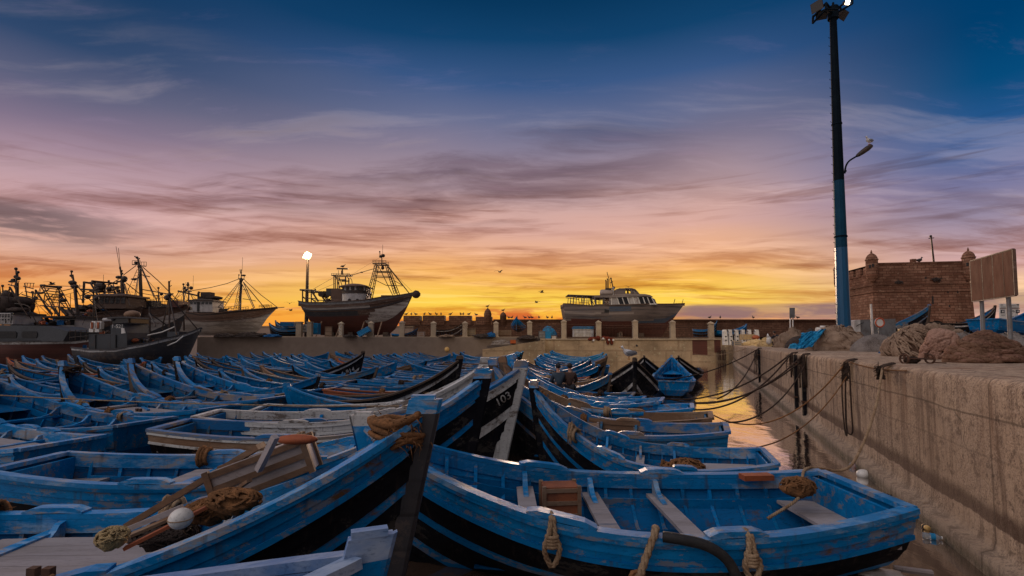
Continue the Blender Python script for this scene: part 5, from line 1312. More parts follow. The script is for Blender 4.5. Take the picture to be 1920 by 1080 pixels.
    def rails(s, name, pts, h, r=.025, mat='steel_dark', d=0, posts=8):
        P = [s.p(*q) for q in pts]
        for dd in ((-d, d) if d else (0,)):
            o = Vector((0, dd, 0)); b = MB()
            for f in (1, .55): b.tube([q + o + Vector((0, 0, h * f)) for q in P], r, 4)
            for k in range(posts + 1): q = poly_at(P, k / posts) + o; b.rod(q, q + Vector((0, 0, h)), r, 4)
            b.build(name, mat, s.t)

# -- the trawler standing ashore
def ashore_trawler():
    s = Ship('trawler', 'brown and black trawler propped up ashore with a round bow fender and ladder mast', 'trawler', 70, 680, 3.15)
    c = lambda x, y: (560 + x / 6, 460 + y / 6)
    sheer = [c(55, 640), c(150, 656), c(330, 658), c(560, 648), c(780, 632), c(960, 592), c(1150, 562), c(1298, 532)]
    keel = [c(250, 1010), c(420, 1012), c(600, 1012), c(760, 1012), c(900, 1010), c(1020, 1000), c(1090, 940), c(1200, 740)]
    def band(u, t):
        xq, yq = 55 + u * 1243, 0
        if t > .93: return 3
        wl = lerp(.60, .60, u)
        if t > .74: return 0 if not (.02 < u < .62 and .76 < t < .86) else 4
        if u > .57 + (t - .5) * .3 and .36 < t < .74 - (.82 - u) * .35 and u < .985: return 1
        if t > .56: return 0 if u > .5 else 5
        return 2
    s.hull(sheer, keel, 2.3, band, ['ship_brown', 'hull_white', 'ship_red', 'steel_grey', 'hull_white', 'ship_dark', 'ship_brown'], n=60, bowfull=.45, stern_w=.8)
    # long wave of planking: rub rails
    for t_, mt in ((.86, 'ship_brown'), (.76, 'ship_dark')):
        s.part('rubbing_strake', mt, lambda b: [b.sweep([s.pt(i / 40, t_, sd) + Vector((0, sd * .05, 0)) for i in range(40)], .12, .14) for sd in (-1, 1)])
    q = s.p(*c(1322, 552)); s.part('bow_fender', 'net_dark', lambda b: b.ball(q, (.62, .55, .58), 18, 12, jit=.12), True)
    s.part('keel_block', 'dark_wood', lambda b: [b.box(s.p(x, 630, 0) , (.7, 1.6, 1.1)) for x in (625, 660, 695, 725)])
    for x in (612, 648, 690, 722):
        for d in (-1, 1): s.rods('prop', 'brown_wood', [((x - 3, 632, d * 3.2), (x, 604, d * 1.7))], .1)
    # wheelhouse: bowed front, white below, glazed band above
    def arc(x0, x1, y0, y1, d, k=9):
        return [s.p(lerp(x0, x1, i / k), y0, -d * (1 - .35 * abs(2 * i / k - 1) ** 3)) for i in range(k + 1)], [s.p(lerp(x0, x1, i / k), y1, -d * (1 - .35 * abs(2 * i / k - 1) ** 3)) for i in range(k + 1)]
    a0, a1 = c(515, 635), c(788, 545)
    def shell(b, x0, x1, yb, yt, d):
        lo, hi = arc(x0, x1, yb, yt, d); b.grid([lo, hi]); 
        lo2 = [Vector((p.x, 2 * s.Y - p.y, p.z)) for p in lo]; hi2 = [Vector((p.x, 2 * s.Y - p.y, p.z)) for p in hi]; b.grid([lo2, hi2], flip=True)
        b.add([hi[0], hi2[0], lo2[0], lo[0]], [(0, 1, 2, 3)]); b.add([hi[-1], hi2[-1], lo2[-1], lo[-1]], [(0, 1, 2, 3)])
    wh = s.part('wheelhouse', 'cabin_white', lambda b: shell(b, a0[0], a1[0], a0[1], a1[1], 1.7))
    s.part('dark_band', 'steel_dark', lambda b: shell(b, c(510, 0)[0], c(792, 0)[0], c(0, 550)[1], c(0, 518)[1], 1.78), parent=wh)
    up = s.part('upper_wall', 'brown_wood', lambda b: shell(b, c(518, 0)[0], c(788, 0)[0], c(0, 520)[1], c(0, 470)[1], 1.66), parent=wh)
    for k in range(9):
        x0, x1 = lerp(522, 784, (k + .12) / 9), lerp(522, 784, (k + .8) / 9)
        e = abs(2 * (k + .5) / 9 - 1) ** 3 * .35
        s.part('window', 'cabin_white' if k in (1, 3, 5, 8) else 'dark_glass', lambda b: b.prism([s.p(*c(x0, 518), -1.7 * (1 - e) - .06), s.p(*c(x1, 518), -1.7 * (1 - e) - .06), s.p(*c(x1, 478), -1.7 * (1 - e) - .06), s.p(*c(x0, 478), -1.7 * (1 - e) - .06)], (0, .05, 0)), parent=wh)
    def roof(b):
        lo, hi = arc(c(485, 0)[0], c(812, 0)[0], c(0, 478)[1], c(0, 468)[1], 2.1, 12)
        top = [s.p(lerp(c(520, 0)[0], c(770, 0)[0], i / 12), lerp(c(0, 462)[1], c(0, 440)[1], sin(pi * i / 12)), -1.2) for i in range(13)]
        mid = [Vector((p.x, s.Y, p.z + .12)) for p in top]
        b.grid([lo, hi, top, mid]); b.grid([[Vector((p.x, 2 * s.Y - p.y, p.z)) for p in r] for r in (lo, hi, top, mid)], flip=True)
        b.grid([lo, [Vector((p.x, 2 * s.Y - p.y, p.z)) for p in lo]])
    s.part('roof', 'ship_brown', roof, parent=wh)
    for x in (615, 702): s.part('porthole', 'rubber', lambda b: b.tube([s.p(*c(x, 628), -1.75), s.p(*c(x, 628), -1.68)], .22, 12), parent=wh)
    # engine casing and gear aft
    s.box('engine_casing', 'ship_brown', *c(400, 500), *c(515, 645), -1.2, 1.2)
    s.box('tank', 'ship_dark', *c(335, 492), *c(470, 570), -.9, .9)
    s.rods('tank_stand', 'steel_dark', [((*c(345, 570), d), (*c(300, 640), d)) for d in (-.8, .8)] + [((*c(440, 570), d), (*c(390, 640), d)) for d in (-.8, .8)], .07)
    s.part('net_drum', 'net_dark', lambda b: [b.tube([s.p(*c(283, 556), -1.1), s.p(*c(283, 556), 1.1)], .42, 12)] + [b.box(s.p(*c(x, 540), 0), (.15, 1.6, .5)) for x in (255, 275, 300, 315)])
    s.part('winch', 'net_dark', lambda b: b.ball(s.p(*c(345, 640), -.6), (.5, .6, .5), 10, 8, jit=.4), True)
    s.rods('stern_gantry', 'steel_dark', [q for d in (-1.5, 1.5) for q in (((*c(65, 513), d), (*c(190, 517), d), .13), ((*c(188, 515), d), (*c(268, 640), d), .13), ((*c(95, 515), d), (*c(95, 640), d), .10), ((*c(98, 590), d), (*c(150, 630), d), .10), ((*c(135, 605), d), (*c(235, 610), d), .07))] + [((*c(68, 513), -1.5), (*c(68, 513), 1.5), .12), ((*c(188, 515), -1.5), (*c(188, 515), 1.5), .12)])
    s.part('hanging_block', 'steel_dark', lambda b: [b.ball(s.p(*c(180, 545), -.4), .2, 8, 6), b.ball(s.p(*c(186, 498), 0), .14, 8, 6), b.rod(s.p(*c(180, 540), -.4), s.p(*c(184, 517), -.4), .03)])
    # aft gallows with the radar
    G_ = []
    for d in (-.7, .7):
        G_ += [((*c(415, 490), d), (*c(415, 345), d), .07), ((*c(433, 490), d), (*c(433, 345), d), .07), ((*c(545, 455), d), (*c(545, 360), d), .10), ((*c(585, 440), d), (*c(580, 385), d), (*c(560, 355), d), .08), ((*c(388, 345), d), (*c(590, 340), d), .08), ((*c(465, 397), d), (*c(555, 395), d), .10), ((*c(438, 355), d), (*c(490, 505), d), .06)]
        for k in range(6): G_.append(((*c(415, 365 + k * 22), d), (*c(433, 365 + k * 22), d), .03))
        for x in (388, 415, 447, 520, 565, 588): G_.append(((*c(x, 342), d), (*c(x, 322), d), .03))
        G_.append(((*c(388, 323), d), (*c(588, 323), d), .03))
    for x in (388, 545, 588): G_.append(((*c(x, 342), -.7), (*c(x, 342), .7), .06))
    ga = s.rods('gallows', 'steel_dark', G_)
    s.rods('radar', 'steel_dark', [((*c(487, 325), 0), (*c(487, 285), 0), .16), ((*c(490, 290), 0), (*c(490, 266), 0), .1), ((*c(432, 263), -.1), (*c(552, 264), .1), .12), ((*c(447, 330), 0), (*c(447, 280), 0), .035)], parent=ga)
    # lattice mast forward
    Q = []
    for d in (-.9, .9):
        for xa, ya, xb, yb in ((872, 222, 776, 628), (890, 222, 796, 628), (982, 222, 1098, 562), (1000, 222, 1120, 558)): Q.append(((*c(xa, ya), d * .6), (*c(xb, yb), d * 1.3), .065))
        for k in range(13):
            f = (k + .5) / 13
            Q.append(((*c(lerp(872, 776, f), lerp(222, 628, f)), d * lerp(.6, 1.3, f)), (*c(lerp(890, 796, f), lerp(222, 628, f)), d * lerp(.6, 1.3, f)), .04))
            Q.append(((*c(lerp(982, 1098, f), lerp(222, 562, f)), d * lerp(.6, 1.3, f)), (*c(lerp(1000, 1120, f), lerp(222, 558, f)), d * lerp(.6, 1.3, f)), .04))
        Q += [((*c(865, 298), d * .7), (*c(1025, 300), d * .7), .08), ((*c(850, 351), d * .8), (*c(1040, 356), d * .8), .06)]
    Q += [((*c(900, 235), 0), (*c(1060, 565), 0), .06), ((*c(852, 386), -.6), (*c(988, 452), 0), (*c(1180, 457), 0), .05), ((*c(988, 452), 0), (*c(1085, 450), 0), .05), ((*c(1080, 400), 0), (*c(1178, 455), 0), .05)]
    m = s.rods('ladder_mast', 'steel_dark', Q)
    P = []
    for d in (-.8, .8):
        P += [((*c(850, 216), d), (*c(1002, 216), d), .09), ((*c(850, 178), d), (*c(1000, 182), d), .03), ((*c(850, 196), d), (*c(1000, 199), d), .03)]
        for x in (852, 885, 920, 965, 998): P.append(((*c(x, 216), d), (*c(x, 178), d), .03))
    P += [((*c(x, 216), -.8), (*c(x, 216), .8), .07) for x in (870, 900, 935, 965, 995)] + [((*c(850, 178), 0), (*c(842, 290), 0), .025)]
    s.rods('lookout_platform', 'steel_dark', P, parent=m)
    s.rods('topmast', 'steel_dark', [((*c(935, 230), 0), (*c(935, 100), 0), .08), ((*c(944, 110), 0), (*c(945, -8), 0), .025), ((*c(915, 120), 0), (*c(912, 68), 0), .06), ((*c(915, 135), 0), (*c(962, 112), 0), .05)], parent=m)
    s.part('mast_lamp', 'steel_dark', lambda b: [b.ball(s.p(*c(x, y), d), r, 8, 6) for x, y, d, r in ((925, 128, -.2, .22), (950, 115, .1, .26), (912, 72, 0, .12), (945, 256, 0, .26), (945, 235, 0, .2))], parent=m)
    s.rods('stay', 'steel_dark', [((*c(1003, 235), d), (*c(1250, 548), d * .3), .05) for d in (-.6, .6)] + [((*c(1010, 255), 0), (*c(1275, 518), 0), .022), ((*c(580, 340), 0), (*c(710, 303), 0), (*c(850, 262), 0), .045), ((*c(160, 495), 0), (*c(400, 357), 0), .025), ((*c(215, 510), 0), (*c(412, 428), 0), .025), ((*c(590, 335), 0), (*c(925, 128), 0), .012)])
    s.part('cable_block', 'steel_dark', lambda b: b.ball(s.p(*c(710, 303), 0), (.22, .1, .1), 8, 6), parent=m)
    s.part('hatch', 'ship_brown', lambda b: b.box(s.p(*c(1000, 580), 0), (1.5, 1.6, .35)))
    s.part('painted_name', 'hull_white', lambda b: [b.box(s.p(*c(1040 + k * 16, 735 - k * 6), -1.1 + k * .08), (.12, .05, .22)) for k in range(0)] or b.box(s.p(*c(560, 705), -2.22), (.9, .04, .16)))
    gull(s.p(*c(500, 246), 0), radians(10), 'stand', 'dark', 'dark gull on the radar bar of the trawler ashore', None, 1.6)
ashore_trawler()

# -- the weathered yacht
def yacht():
    s = Ship('motor_yacht', 'weathered grey wooden motor yacht standing ashore behind the fence pillars', 'yacht', 69, 1160, 3.15)
    k_ = 7.385; c = lambda x, y: (1040 + x / k_, 510 + y / k_)
    sheer = [c(98, 455), c(200, 462), c(340, 472), c(500, 486), c(530, 472), c(640, 470), c(720, 479), c(1000, 470), c(1350, 456), c(1600, 448), c(1800, 438)]
    keel = [c(170, 905), c(400, 905), c(700, 905), c(1000, 905), c(1250, 905), c(1400, 905), c(1480, 900), c(1590, 720)]
    def band(u, t):
        if t > .965: return 3
        if t > .52 + .04 * sin(u * 9): return 1 if (.0 < u < .3 and .7 < t < .78) or (.36 < u < .56 and .72 < t < .76) else 0
        if u > .6 and t > .40: return 4
        return 2
    s.hull(sheer, keel, 2.2, band, ['hull_weather', 'hull_weather_light', 'ship_red', 'ship_brown', 'hull_blue', 'ship_brown'], n=64, deck=.9, bowfull=.5, stern_w=.9)
    s.part('keel_block', 'dark_wood', lambda b: [b.box(s.p(x, 631, 0), (.7, 1.8, 1.0)) for x in (1080, 1120, 1160, 1200)])
    # deckhouse: roof slab on slanted mullions, glass behind
    def side(d, pts): return [s.p(*c(x, y), d) for x, y in pts]
    house = s.part('deckhouse', 'hull_weather_light', lambda b: [b.prism(side(-1.75, [(720, 485), (720, 462), (1362, 448), (1368, 470)]), (0, 3.5, 0)), b.prism(side(-1.75, [(722, 470), (722, 366), (745, 366), (745, 468)]), (0, 3.5, 0))])
    s.part('roof', 'hull_weather_light', lambda b: b.prism(side(-1.9, [(520, 366), (520, 340), (720, 336), (1000, 318), (1200, 322), (1270, 336), (1310, 362), (1280, 362), (1200, 352), (1000, 360), (740, 370)]), (0, 3.8, 0)), parent=house)
    tops = [748, 825, 895, 965, 1038, 1108, 1176, 1236, 1290]; bots = [752, 858, 930, 1000, 1072, 1142, 1212, 1275, 1345]
    for i in range(8):
        yt = 366 - (i > 4) * 4; yb = 462 - i * 1.3
        s.part('window', 'dark_glass' if i not in (0, 3, 4) else 'cabin_white', lambda b: b.prism(side(-1.70, [(tops[i] + 6, yt), (tops[i + 1] - 6, yt), (bots[i + 1] - 6, yb), (bots[i] + 6, yb)]), (0, .05, 0)), parent=house)
    s.part('mullion', 'trim_white', lambda b: [b.prism(side(-1.78, [(tops[i] - 7, 364), (tops[i] + 6, 364), (bots[i] + 7, 466), (bots[i] - 7, 466)]), (0, .12, 0)) for i in range(9)], parent=house)
    s.part('sill', 'trim_white', lambda b: b.prism(side(-1.80, [(716, 478), (716, 466), (1366, 448), (1368, 460)]), (0, .12, 0)), parent=house)
    s.part('bulkhead', 'hull_weather', lambda b: [b.prism(side(d, [(1290, 366), (1340, 392), (1368, 460), (1345, 460)]), (0, .1, 0)) for d in (-1.7, 1.6)] + [b.prism(side(-1.6, [(640, 470), (640, 350), (668, 350), (668, 470)]), (0, .15, 0)), b.prism(side(-.6, [(1180, 460), (1180, 366), (1290, 366), (1320, 455)]), (0, 1.6, 0)), b.prism(side(-.4, [(860, 462), (860, 400), (990, 400), (1010, 462)]), (0, 1.2, 0))], parent=house)
    fb = s.part('flybridge', 'hull_weather', lambda b: [b.prism(side(-1.1, [(830, 328), (830, 250), (870, 238), (955, 236), (955, 322)]), (0, 2.2, 0)), b.prism(side(-1.1, [(955, 248), (955, 232), (1040, 234), (1090, 248), (1128, 286), (1150, 322), (1130, 322), (1098, 272), (1060, 252)]), (0, 2.2, 0)), b.prism(side(-1.1, [(1025, 318), (1025, 250), (1045, 250), (1060, 318)]), (0, .12, 0)), b.prism(side(.98, [(1025, 318), (1025, 250), (1045, 250), (1060, 318)]), (0, .12, 0)), b.prism(side(-1.1, [(950, 326), (950, 306), (1148, 308), (1150, 326)]), (0, 2.2, 0))])
    s.part('window', 'hull_weather_light', lambda b: b.prism(side(-1.0, [(1056, 262), (1084, 270), (1120, 306), (1070, 306)]), (0, .05, 0)), parent=fb)
    # aft canopy with broken slats and thin frames
    s.part('canopy', 'hull_weather', lambda b: [b.prism(side(d, [(290, 342), (290, 330), (520, 338), (660, 344), (660, 356), (520, 350)]), (0, .3, 0)) for d in (-1.6, -.4, .8, 1.4)] + [b.prism(side(-1.7, [(165, 326), (165, 332), (520, 350), (520, 340)]), (0, 3.3, 0))])
    C = []
    for d in (-1.6, 1.5):
        for a, q in (((205, 350), (195, 458)), ((240, 350), (235, 462)), ((282, 345), (275, 470)), ((352, 350), (365, 475)), ((395, 350), (380, 478)), ((425, 345), (420, 480)), ((500, 345), (490, 485)), ((600, 352), (600, 470)), ((640, 350), (636, 470))): C.append(((*c(*a), d), (*c(*q), d), .05))
        C += [((*c(198, 424), d), (*c(280, 430), d), .03), ((*c(360, 410), d), (*c(500, 415), d), .03), ((*c(170, 345), d), (*c(340, 365), d), (*c(355, 372), d), .05), ((*c(520, 345), d), (*c(545, 470), d), .13), ((*c(500, 430), d), (*c(525, 480), d), .06), ((*c(545, 400), d), (*c(640, 405), d), .04), ((*c(520, 365), d), (*c(650, 372), d), .06)]
    s.rods('canopy_frame', 'hull_weather', C)
    s.part('raft_canister', 'hull_weather_light', lambda b: b.lathe([(.05, -.95), (.4, -.9), (.52, -.7), (.55, 0), (.52, .7), (.4, .9), (.05, .95)], s.p(*c(718, 292), 0), 16, rot=Matrix.Rotation(pi / 2, 3, 'Y')), True)
    s.part('locker', 'rubber', lambda b: b.box(s.p(*c(742, 238), 0), (.8, .7, .25)))
    for x0, x1, y in ((712, 722, 112), (738, 732, 95)):
        s.part('exhaust_pipe', 'steel_dark', lambda b: b.tube([s.p(*c(x0, 238), 0), s.p(*c(x0, y + 20), 0), s.p(*c(x0 - 4, y + 4), 0), s.p(*c(x1 - 10, y), 0)], .10, 8))
    s.part('ventilator', 'cabin_white', lambda b: b.lathe([(.28, 0), (.16, .3), (.14, .9), (.24, 1.1), (.1, 1.2)], s.p(*c(805, 330), -.2), 12))
    s.rods('signal_mast', 'steel_dark', [((*c(775, 310), -.3), (*c(825, 220), 0), .12), ((*c(815, 240), 0), (*c(778, 85), 0), .09), ((*c(765, 155), 0), (*c(805, 130), 0), .05), ((*c(757, 110), 0), (*c(728, 20), 0), (*c(726, 0), 0), .03), ((*c(757, 110), 0), (*c(775, 200), 0), .03), ((*c(795, 165), 0), (*c(800, 130), 0), .05)])
    s.part('mast_lamp', 'steel_dark', lambda b: [b.ball(s.p(*c(778, 90), 0), .14, 8, 6), b.ball(s.p(*c(820, 218), 0), .2, 8, 6), b.ball(s.p(*c(900, 234), 0), .12, 8, 6)])
    s.rods('stanchion', 'steel_dark', [((*c(1620, 447), -.9), (*c(1637, 382), -.9), .05), ((*c(1755, 440), -.3), (*c(1770, 380), -.3), .04)])
    s.part('bollard', 'steel_dark', lambda b: [b.tube([s.p(*c(x, 445), 0), s.p(*c(x, 432), 0)], .12, 8) for x in (1685, 1720)])
    s.part('doorway', 'rubber', lambda b: b.prism([s.p(*c(650, 575), -2.16), s.p(*c(712, 575), -2.16), s.p(*c(712, 480), -2.2), s.p(*c(650, 472), -2.2)], (0, .08, 0)))
    s.part('paint_patch', 'hull_blue', lambda b: b.prism([s.p(*c(715, 560), -2.19), s.p(*c(1010, 552), -2.19), s.p(*c(1005, 488), -2.21), s.p(*c(712, 490), -2.21)], (0, .04, 0)))
    gull(s.p(*c(1020, 208), 0), radians(80), 'fly', 'dark', 'dark gull hovering just over the yacht flybridge', None, 1.0)
yacht()

# -- the white planked boat beyond the wall
def planked():
    s = Ship('fishing_boat', 'pale planked fishing boat with a stayed mast and small white wheelhouse behind the wall', 'fishing boat', 72, 390, 2.6)
    k_ = 5.684; c = lambda x, y: (320 + x / k_, 470 + y / k_)
    sheer = [c(-330, 565), c(-80, 572), c(80, 590), c(250, 655), c(430, 690), c(600, 675), c(800, 645), c(1000, 618), c(1140, 604)]
    keel = [c(-200, 900), c(100, 905), c(400, 905), c(650, 900), c(800, 895), c(900, 885), c(940, 850), c(1030, 720)]
    def band(u, t):
        if t > .95: return 3
        if t > .70: return 0
        if t > .62: return 2
        return 1
    s.hull(sheer, keel, 2.4, band, ['ship_brown', 'hull_white', 'ship_dark', 'steel_dark', 'ship_brown'], n=56, bowfull=.55)
    s.part('rubbing_strake', 'ship_brown', lambda b: [b.sweep([s.pt(i / 40, .68, sd) + Vector((0, sd * .04, 0)) for i in range(40)], .12, .2) for sd in (-1, 1)])
    s.rods('bowsprit', 'ship_brown', [((*c(1100, 612), 0), (*c(1212, 603), 0), .06)])
    a = c(262, 660); q = c(508, 545)
    wh = s.wheelhouse(a[0], q[0], q[1], a[1], 1.4, 'cabin_white', (6, .08, .30))
    s.part('door', 'rubber', lambda b: b.prism([s.p(*c(348, 655), -1.46), s.p(*c(372, 655), -1.46), s.p(*c(372, 555), -1.46), s.p(*c(348, 555), -1.46)], (0, .05, 0)), parent=wh)
    s.part('roof_gear', 'net_dark', lambda b: [b.box(s.p(*c(395, 470), 0), (1.4, 1.2, .7)), b.ball(s.p(*c(430, 505), .2), (1.6, .9, .35), 12, 8, jit=.4), b.box(s.p(*c(345, 505), 0), (.8, 1, .4))], parent=wh)
    s.part('funnel', 'steel_dark', lambda b: b.tube([s.p(*c(298, 520), 0), s.p(*c(296, 455), 0), s.p(*c(306, 438), 0)], .17, 10))
    S_ = [((*c(740, 655), 0), (*c(752, 290), 0), .15), ((*c(752, 290), 0), (*c(752, 200), 0), .07), ((*c(762, 215), 0), (*c(767, 72), 0), .022), ((*c(738, 200), 0), (*c(746, 240), 0), .05), ((*c(722, 300), 0), (*c(788, 305), 0), .1), ((*c(725, 298), 0), (*c(725, 255), 0), .04), ((*c(780, 298), 0), (*c(790, 258), 0), .04)]
    m = s.rods('mast', 'steel_dark', S_)
    s.part('mast_lamp', 'steel_dark', lambda b: [b.ball(s.p(*c(778, 264), 0), (.36, .2, .15), 8, 6), b.ball(s.p(*c(750, 236), 0), .14, 8, 6), b.ball(s.p(*c(752, 315), 0), .28, 8, 6), b.ball(s.p(*c(728, 260), 0), .12, 8, 6)], parent=m)
    L_ = []
    for d in (-1, 1):
        L_ += [((*c(742, 318), 0), (*c(590, 618), d * 2), .045), ((*c(742, 330), 0), (*c(640, 640), d * 2), .045), ((*c(774, 335), 0), (*c(955, 616), d * 1.6), .065), ((*c(765, 360), 0), (*c(822, 632), d * 2), .055)]
        for k in range(11): f = .2 + k * .07; L_.append(((*c(lerp(742, 590, f), lerp(318, 618, f)), d * 2 * f), (*c(lerp(742, 640, f), lerp(330, 640, f)), d * 2 * f), .025))
    L_ += [((*c(766, 512), 0), (*c(862, 526), 0), (*c(905, 536), 0), .075), ((*c(770, 415), 0), (*c(825, 420), 0), .05), ((*c(740, 500), 0), (*c(700, 605), 0), .03), ((*c(748, 420), 0), (*c(690, 600), 0), .03)]
    s.rods('shroud', 'steel_dark', L_, parent=m)
    s.rods('stay', 'steel_dark', [((*c(790, 316), 0), (*c(960, 470), 0), (*c(1135, 602), 0), .022), ((*c(722, 303), 0), (*c(600, 350), 0), (*c(430, 392), 0), (*c(230, 425), 0), .055)], parent=m)
    t2 = [((*c(195, 430), 0), (*c(192, 620), 0), .12), ((*c(160, 430), 0), (*c(135, 600), 0), .06), ((*c(140, 440), -1), (*c(75, 545), -1), .05), ((*c(210, 460), 0), (*c(262, 560), 0), .06), ((*c(140, 430), 0), (*c(222, 432), 0), .12), ((*c(185, 430), 0), (*c(185, 340), 0), .09), ((*c(78, 430), 0), (*c(300, 482), 0), .13), ((*c(160, 395), 0), (*c(205, 400), 0), .06), ((*c(238, 410), 0), (*c(242, 265), 0), .02), ((*c(162, 335), 0), (*c(162, 400), 0), .025)]
    a2 = s.rods('aft_mast', 'steel_dark', t2)
    s.part('mast_lamp', 'steel_dark', lambda b: [b.ball(s.p(*c(x, y), 0), r, 8, 6) for x, y, r in ((148, 398, .25), (218, 398, .28), (185, 365, .22), (185, 345, .15))], parent=a2)
    s.rails('rail', [c(30, 590), c(120, 600), c(250, 630)], 1.1, .03, d=1.6)
    s.rails('rail', [c(610, 660), c(700, 650), c(780, 640)], .7, .03, d=1.2, posts=6)
    s.rails('rail', [c(960, 612), c(1060, 600)], .35, .03, d=.5, posts=4)
    s.clutter(350, 372, 576, 1, 6, 3, 7); s.clutter(412, 436, 588, 1.2, 8, 5, 8); s.clutter(465, 510, 581, .5, 6, 8, 3)
    s.rods('cable', 'steel_dark', [((*c(505, 600), 0), (*c(545, 612), 0), .06), ((*c(520, 625), 0), (*c(610, 625), 0), .12), ((*c(560, 640), 0), (*c(640, 605), 0), .05)])
planked()

# -- trawlers afloat, crowded together
def afloat():
    # tall masted one
    s = Ship('trawler', 'trawler with a tall mast and basket lookout moored behind the wooden wheelhouse', 'trawler', 58, 265, 0)
    s.hull([(196, 574), (230, 578), (265, 583), (310, 579), (352, 572)], [(200, 682), (240, 684), (280, 684), (315, 678), (340, 612)], 2.2, lambda u, t: 0 if t > .80 else (1 if t > .55 else 2), ['ship_brown', 'hull_white', 'ship_dark'])
    m = s.rods('mast', 'steel_dark', [((265.5, 578, 0), (262, 498, 0), .19), ((261.5, 500, 0), (258, 483, 0), .09), ((258, 484, 0), (253, 481, 0), .05), ((246, 560, -1), (260, 505, -.2), .03), ((243, 560, 1), (258, 505, .2), .03)] + [((lerp(260, 246, k / 9), lerp(505, 560, k / 9), -.3), (lerp(258, 243, k / 9), lerp(505, 560, k / 9), .3), .025) for k in range(1, 9)])
    B_ = [((254, 497, d), (268, 498, d), .06) for d in (-.5, .5)] + [((254, 490, d), (269, 490, d), .03) for d in (-.5, .5)] + [((x, 498, d), (x, 490, d), .025) for x in (254, 259, 264, 268.5) for d in (-.5, .5)]
    s.rods('lookout_basket', 'steel_dark', B_, parent=m)
    s.part('mast_lamp', 'steel_dark', lambda b: [b.ball(s.p(x, y), r, 8, 6) for x, y, r in ((257, 483, .16), (261, 485, .1), (253, 481, .08), (255, 493, .2), (262, 500, .25))], parent=m)
    s.rods('shroud', 'steel_dark', [((265, 500, d * .2), (286, 525, d), (312, 561, d * 2), .07) for d in (-1, 1)] + [((264, 502, d * .2), (275, 570, d * 2), .05) for d in (-1, 1)] + [((265, 515, 0), (281, 519, 0), .06), ((268, 516, 0), (308, 560, 0), .025), ((268, 543, 0), (320, 552, 0), .06), ((255, 498, 0), (231, 516, 0), .045), ((266, 550, 0), (300, 556, 0), .04)], parent=m)
    s.rails('rail', [(275, 577), (300, 577), (320, 574)], .9, .03, d=1.4)
    s.clutter(205, 345, 580, 1.3, 20, 21, 9); s.box('winch_house', 'ship_dark', 278, 564, 293, 577, -.8, .8)
    s.box('cabin_block', 'ship_red', 325, 565, 345, 577, -1, 1)
    # gantry trawler
    s = Ship('trawler', 'trawler with glazed brown wheelhouse, twin whip aerials and stern gantry', 'trawler', 55, 215, 0)
    s.hull([(148, 583), (180, 588), (215, 590), (250, 582), (268, 575)], [(150, 686), (180, 688), (215, 688), (240, 680), (262, 620)], 2.3, lambda u, t: 0 if t > .7 else 1, ['ship_brown', 'ship_dark', 'ship_brown'])
    s.wheelhouse(196, 256, 558, 580, 1.5, 'ship_brown', (6, .12, .6), roofmat='ship_brown')
    m = s.rods('mast', 'steel_dark', [((232, 578, 0), (229, 525, 0), .2), ((229, 526, 0), (225, 500, 0), .09), ((225, 505, 0), (217.5, 462, 0), .025), ((226, 505, 0), (222, 465, 0), .025), ((219, 528, 0), (236, 528, 0), .1), ((228, 507, 0), (228.5, 525, 0), .06), ((229, 538, 0), (208, 545, 0), .08), ((208, 545, 0), (222, 537, 0), .05)])
    s.part('mast_lamp', 'steel_dark', lambda b: [b.ball(s.p(x, y), r, 10, 6) for x, y, r in ((223, 520, (.34, .3, .2)), (233, 523, (.36, .3, .36)), (228, 508, .13), (229, 513, .13), (225, 503, .1))], parent=m)
    s.rods('shroud', 'steel_dark', [((234, 530, d * .2), (250, 550, d), (267, 576, d * 1.8), .06) for d in (-1, 1)] + [((234, 532, 0), (243, 560, 0), .04), ((240, 540, 0), (248, 562, 0), .03), ((227, 528, 0), (205, 533, 0), (190, 535, 0), .025), ((222, 524, 0), (203, 535, 0), .05)], parent=m)
    g = s.rods('gantry', 'steel_dark', [q for d in (-1.4, 1.4) for q in (((178, 532, d), (176, 570, d), .12), ((193, 530, d), (202, 548, d), (210, 558, d), .13), ((172, 545, d), (196, 546, d), .1), ((189, 532, d), (203, 556, d), .1), ((170, 536, d), (170, 543, d), .03), ((170, 539, d), (176, 539, d), .03), ((195, 546, d), (197, 570, d), .06))] + [((168, 529.5, 0), (188, 529, 0), .08), ((177, 532, -1.4), (177, 532, 1.4), .12), ((192, 530, -1.4), (201, 529, 1.4), .12), ((194, 528, 0), (194, 515, 0), .02), ((205, 541, 0), (222, 537, 0), .08), ((210, 546, 0), (226, 536, 0), .05)])
    s.part('gantry_block', 'steel_dark', lambda b: [b.ball(s.p(x, y), r, 8, 6) for x, y, r in ((188, 537, (.7, .4, .5)), (182, 546, (.9, .5, .2)), (205, 542, .3), (222, 545, .2), (224, 549, .15), (191, 560, (.9, .5, .16)))], parent=g)
    s.rails('rail', [(196, 557), (225, 557), (256, 558)], -.8, .02, d=1.6)
    s.clutter(150, 200, 588, 1.5, 18, 4, 10); s.clutter(200, 262, 586, 1.8, 10, 6, 6)
    # net pile hung on its deck
    s.part('net_bundle', 'net_dark', lambda b: b.ball(s.p(165, 580), (1.3, 1.0, .5), 20, 14, jit=.9, seed=4), True)
    # boom trawler with the white slatted cabin
    s = Ship('trawler', 'trawler with slanting twin booms and a white boarded cabin', 'trawler', 50, 140, 0)
    s.hull([(86, 626), (120, 628), (150, 628), (190, 624), (215, 616)], [(88, 694), (120, 696), (150, 696), (190, 692), (206, 655)], 2.2, lambda u, t: 0, ['ship_dark', 'ship_dark'])
    wh = s.wheelhouse(124, 163, 599, 627, 1.3, 'cabin_white', (3, .06, .40), roofmat='ship_dark')
